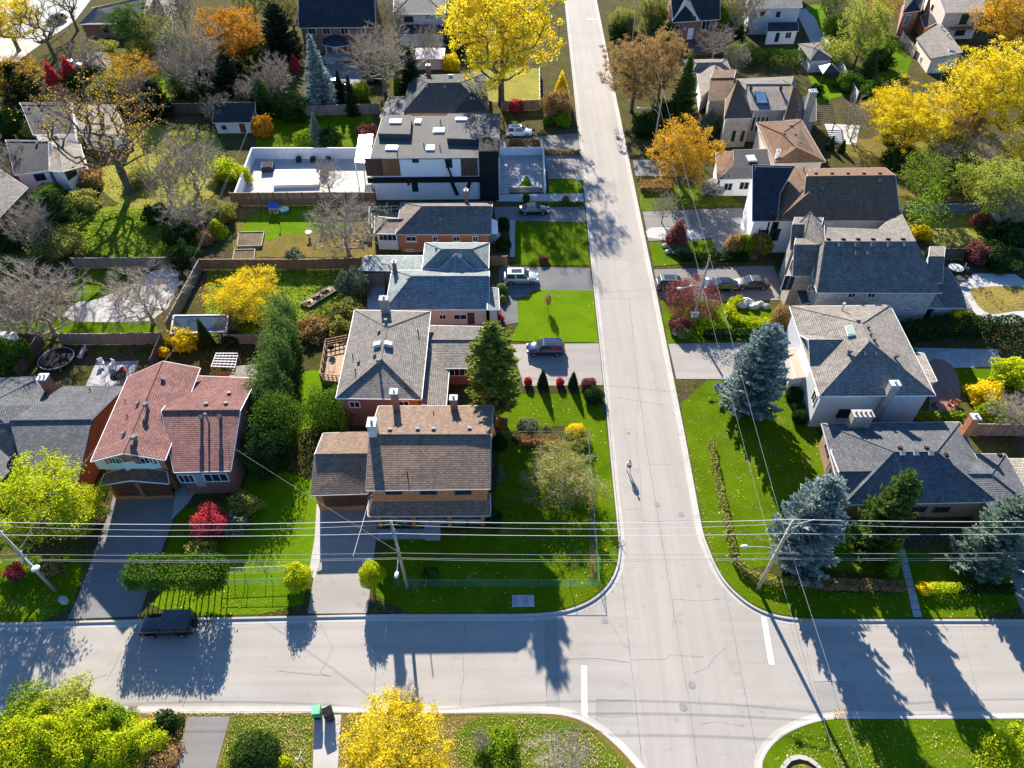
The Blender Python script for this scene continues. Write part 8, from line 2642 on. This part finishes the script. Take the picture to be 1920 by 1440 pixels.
# white rocks and round planter
ROCK = plain('pale_rock', (.58, .56, .53), .9, .15, 3)
for k, (u, v, r_) in enumerate(((1391, 575, .75), (1400, 569, .9), (1412, 577, .8), (1424, 573, .7), (1436, 577, .6))):
    c = g(u, v)
    rng = random.Random(k)
    m_ = MB().ball((0, 0, .3 * r_), r_, r_ * .7, r_ * .6, 9, 6)
    m_.v = [(x * rng.uniform(.82, 1.15), y * rng.uniform(.82, 1.15), z * rng.uniform(.85, 1.15)) for x, y, z in m_.v]
    o = link('boulder', m_.mesh('boulder', ROCK, (0, 0, 0)), None, (c.x, c.y, .13))
    tag(o, ['first', 'second', 'third', 'fourth', 'fifth'][k] + ' pale boulder from the left inside the curved hedge', 'boulder', 'pale boulders of the rock garden')
c = g(1268, 628)
m_ = MB().ball((0, 0, .35), .55, .4, .4, 9, 6); o = link('boulder', m_.mesh('boulder', ROCK, (0, 0, 0)), None, (c.x, c.y, .13)); tag(o, 'white boulder at the foot of the reddish shrub', 'boulder')
for k, (u, v) in enumerate(((1246, 463), (1252, 474), (1300, 452), (1262, 466))):
    c = g(u, v); m_ = MB().ball((0, 0, .2), .5, .4, .32, 8, 5); o = link('boulder', m_.mesh('boulder', ROCK, (0, 0, 0)), None, (c.x, c.y, .14))
    tag(o, ['leftmost', 'lowest', 'rightmost', 'middle'][k] + ' pale boulder around the red bronze tree', 'boulder', 'boulders on the small lawn')
c = g(1507, 1464)
t = thing('round_planter', 'stone ringed round planter on the lower corner lawn', 'planter', c)
for i in range(14):
    a = i / 14 * 6.2832
    o = MB().box((c.x + 1.6 * math.cos(a), c.y + 1.6 * math.sin(a), .13), .34, .68, .28, a).build('edging_stone', CURB, t)
MB().cyl((c.x, c.y, .14), 1.45, .12, 20).build('soil', LITTER, t)
shrub('grassy plants inside the round planter', (1510, 1460), 17, .8, L_OLIVE, base=(1512, 1460), size=.14, lump=.4)
# flagstone walk to the dark slate house
root = thing('stepping_path', 'row of grey flagstones from the kerb to the dark slate house', 'path', g(1708, 1100))
for i in range(9):
    t_ = i / 9
    a0, a1 = g(1683 + 30 * t_, 1030 + 128 * t_), g(1696 + 33 * t_, 1030 + 128 * t_)
    b0, b1 = g(1683 + 30 * (t_ + .103), 1030 + 128 * (t_ + .103)), g(1696 + 33 * (t_ + .103), 1030 + 128 * (t_ + .103))
    MB().prism([(p.x, p.y) for p in (a0, a1, b1, b0)], .13, .165).build('flagstone', PATIO, root)
# small basketball / planters by the bungalow
for k, (u, v) in enumerate(((684, 448), (692, 452), (689, 440))):
    b = g(u, v, .3); t = thing('flower_pot', ['terracotta', 'dark', 'small pale'][k] + ' flower pot beside the sunroom of the orange bungalow', 'flower pot', Vector((b.x, b.y, .12)), 'pots by the sunroom')
    MB().cyl((b.x, b.y, .14), .28, .5, 12, .36).build('pot', (BR_ORANGE, DKGREY, OFFW)[k], t); MB().cyl((b.x, b.y, .64), .3, .03, 12).build('soil', SOIL, t)
b = g(581, 445)
t = thing('bird_bath', 'white pedestal bird bath on the litter covered lawn', 'bird bath', b)
MB().cyl((b.x, b.y, .13), .22, .85, 10, .12).build('pedestal', OFFW, t); MB().cyl((b.x, b.y, .98), .25, .14, 14, .48).build('bowl', WHITE, t)
b = g(526, 428)
t = thing('garden_stake', 'dark figure stake on the lawn above the bird bath', 'garden ornament', b)
MB().tube([(b.x, b.y, .1), (b.x, b.y, .9)], .03, 5).build('post', BLACK, t); MB().ball((b.x, b.y, 1.0), .16, .16, .2, 8, 6).build('figure', BLACK, t)
SC.frame_set(1)
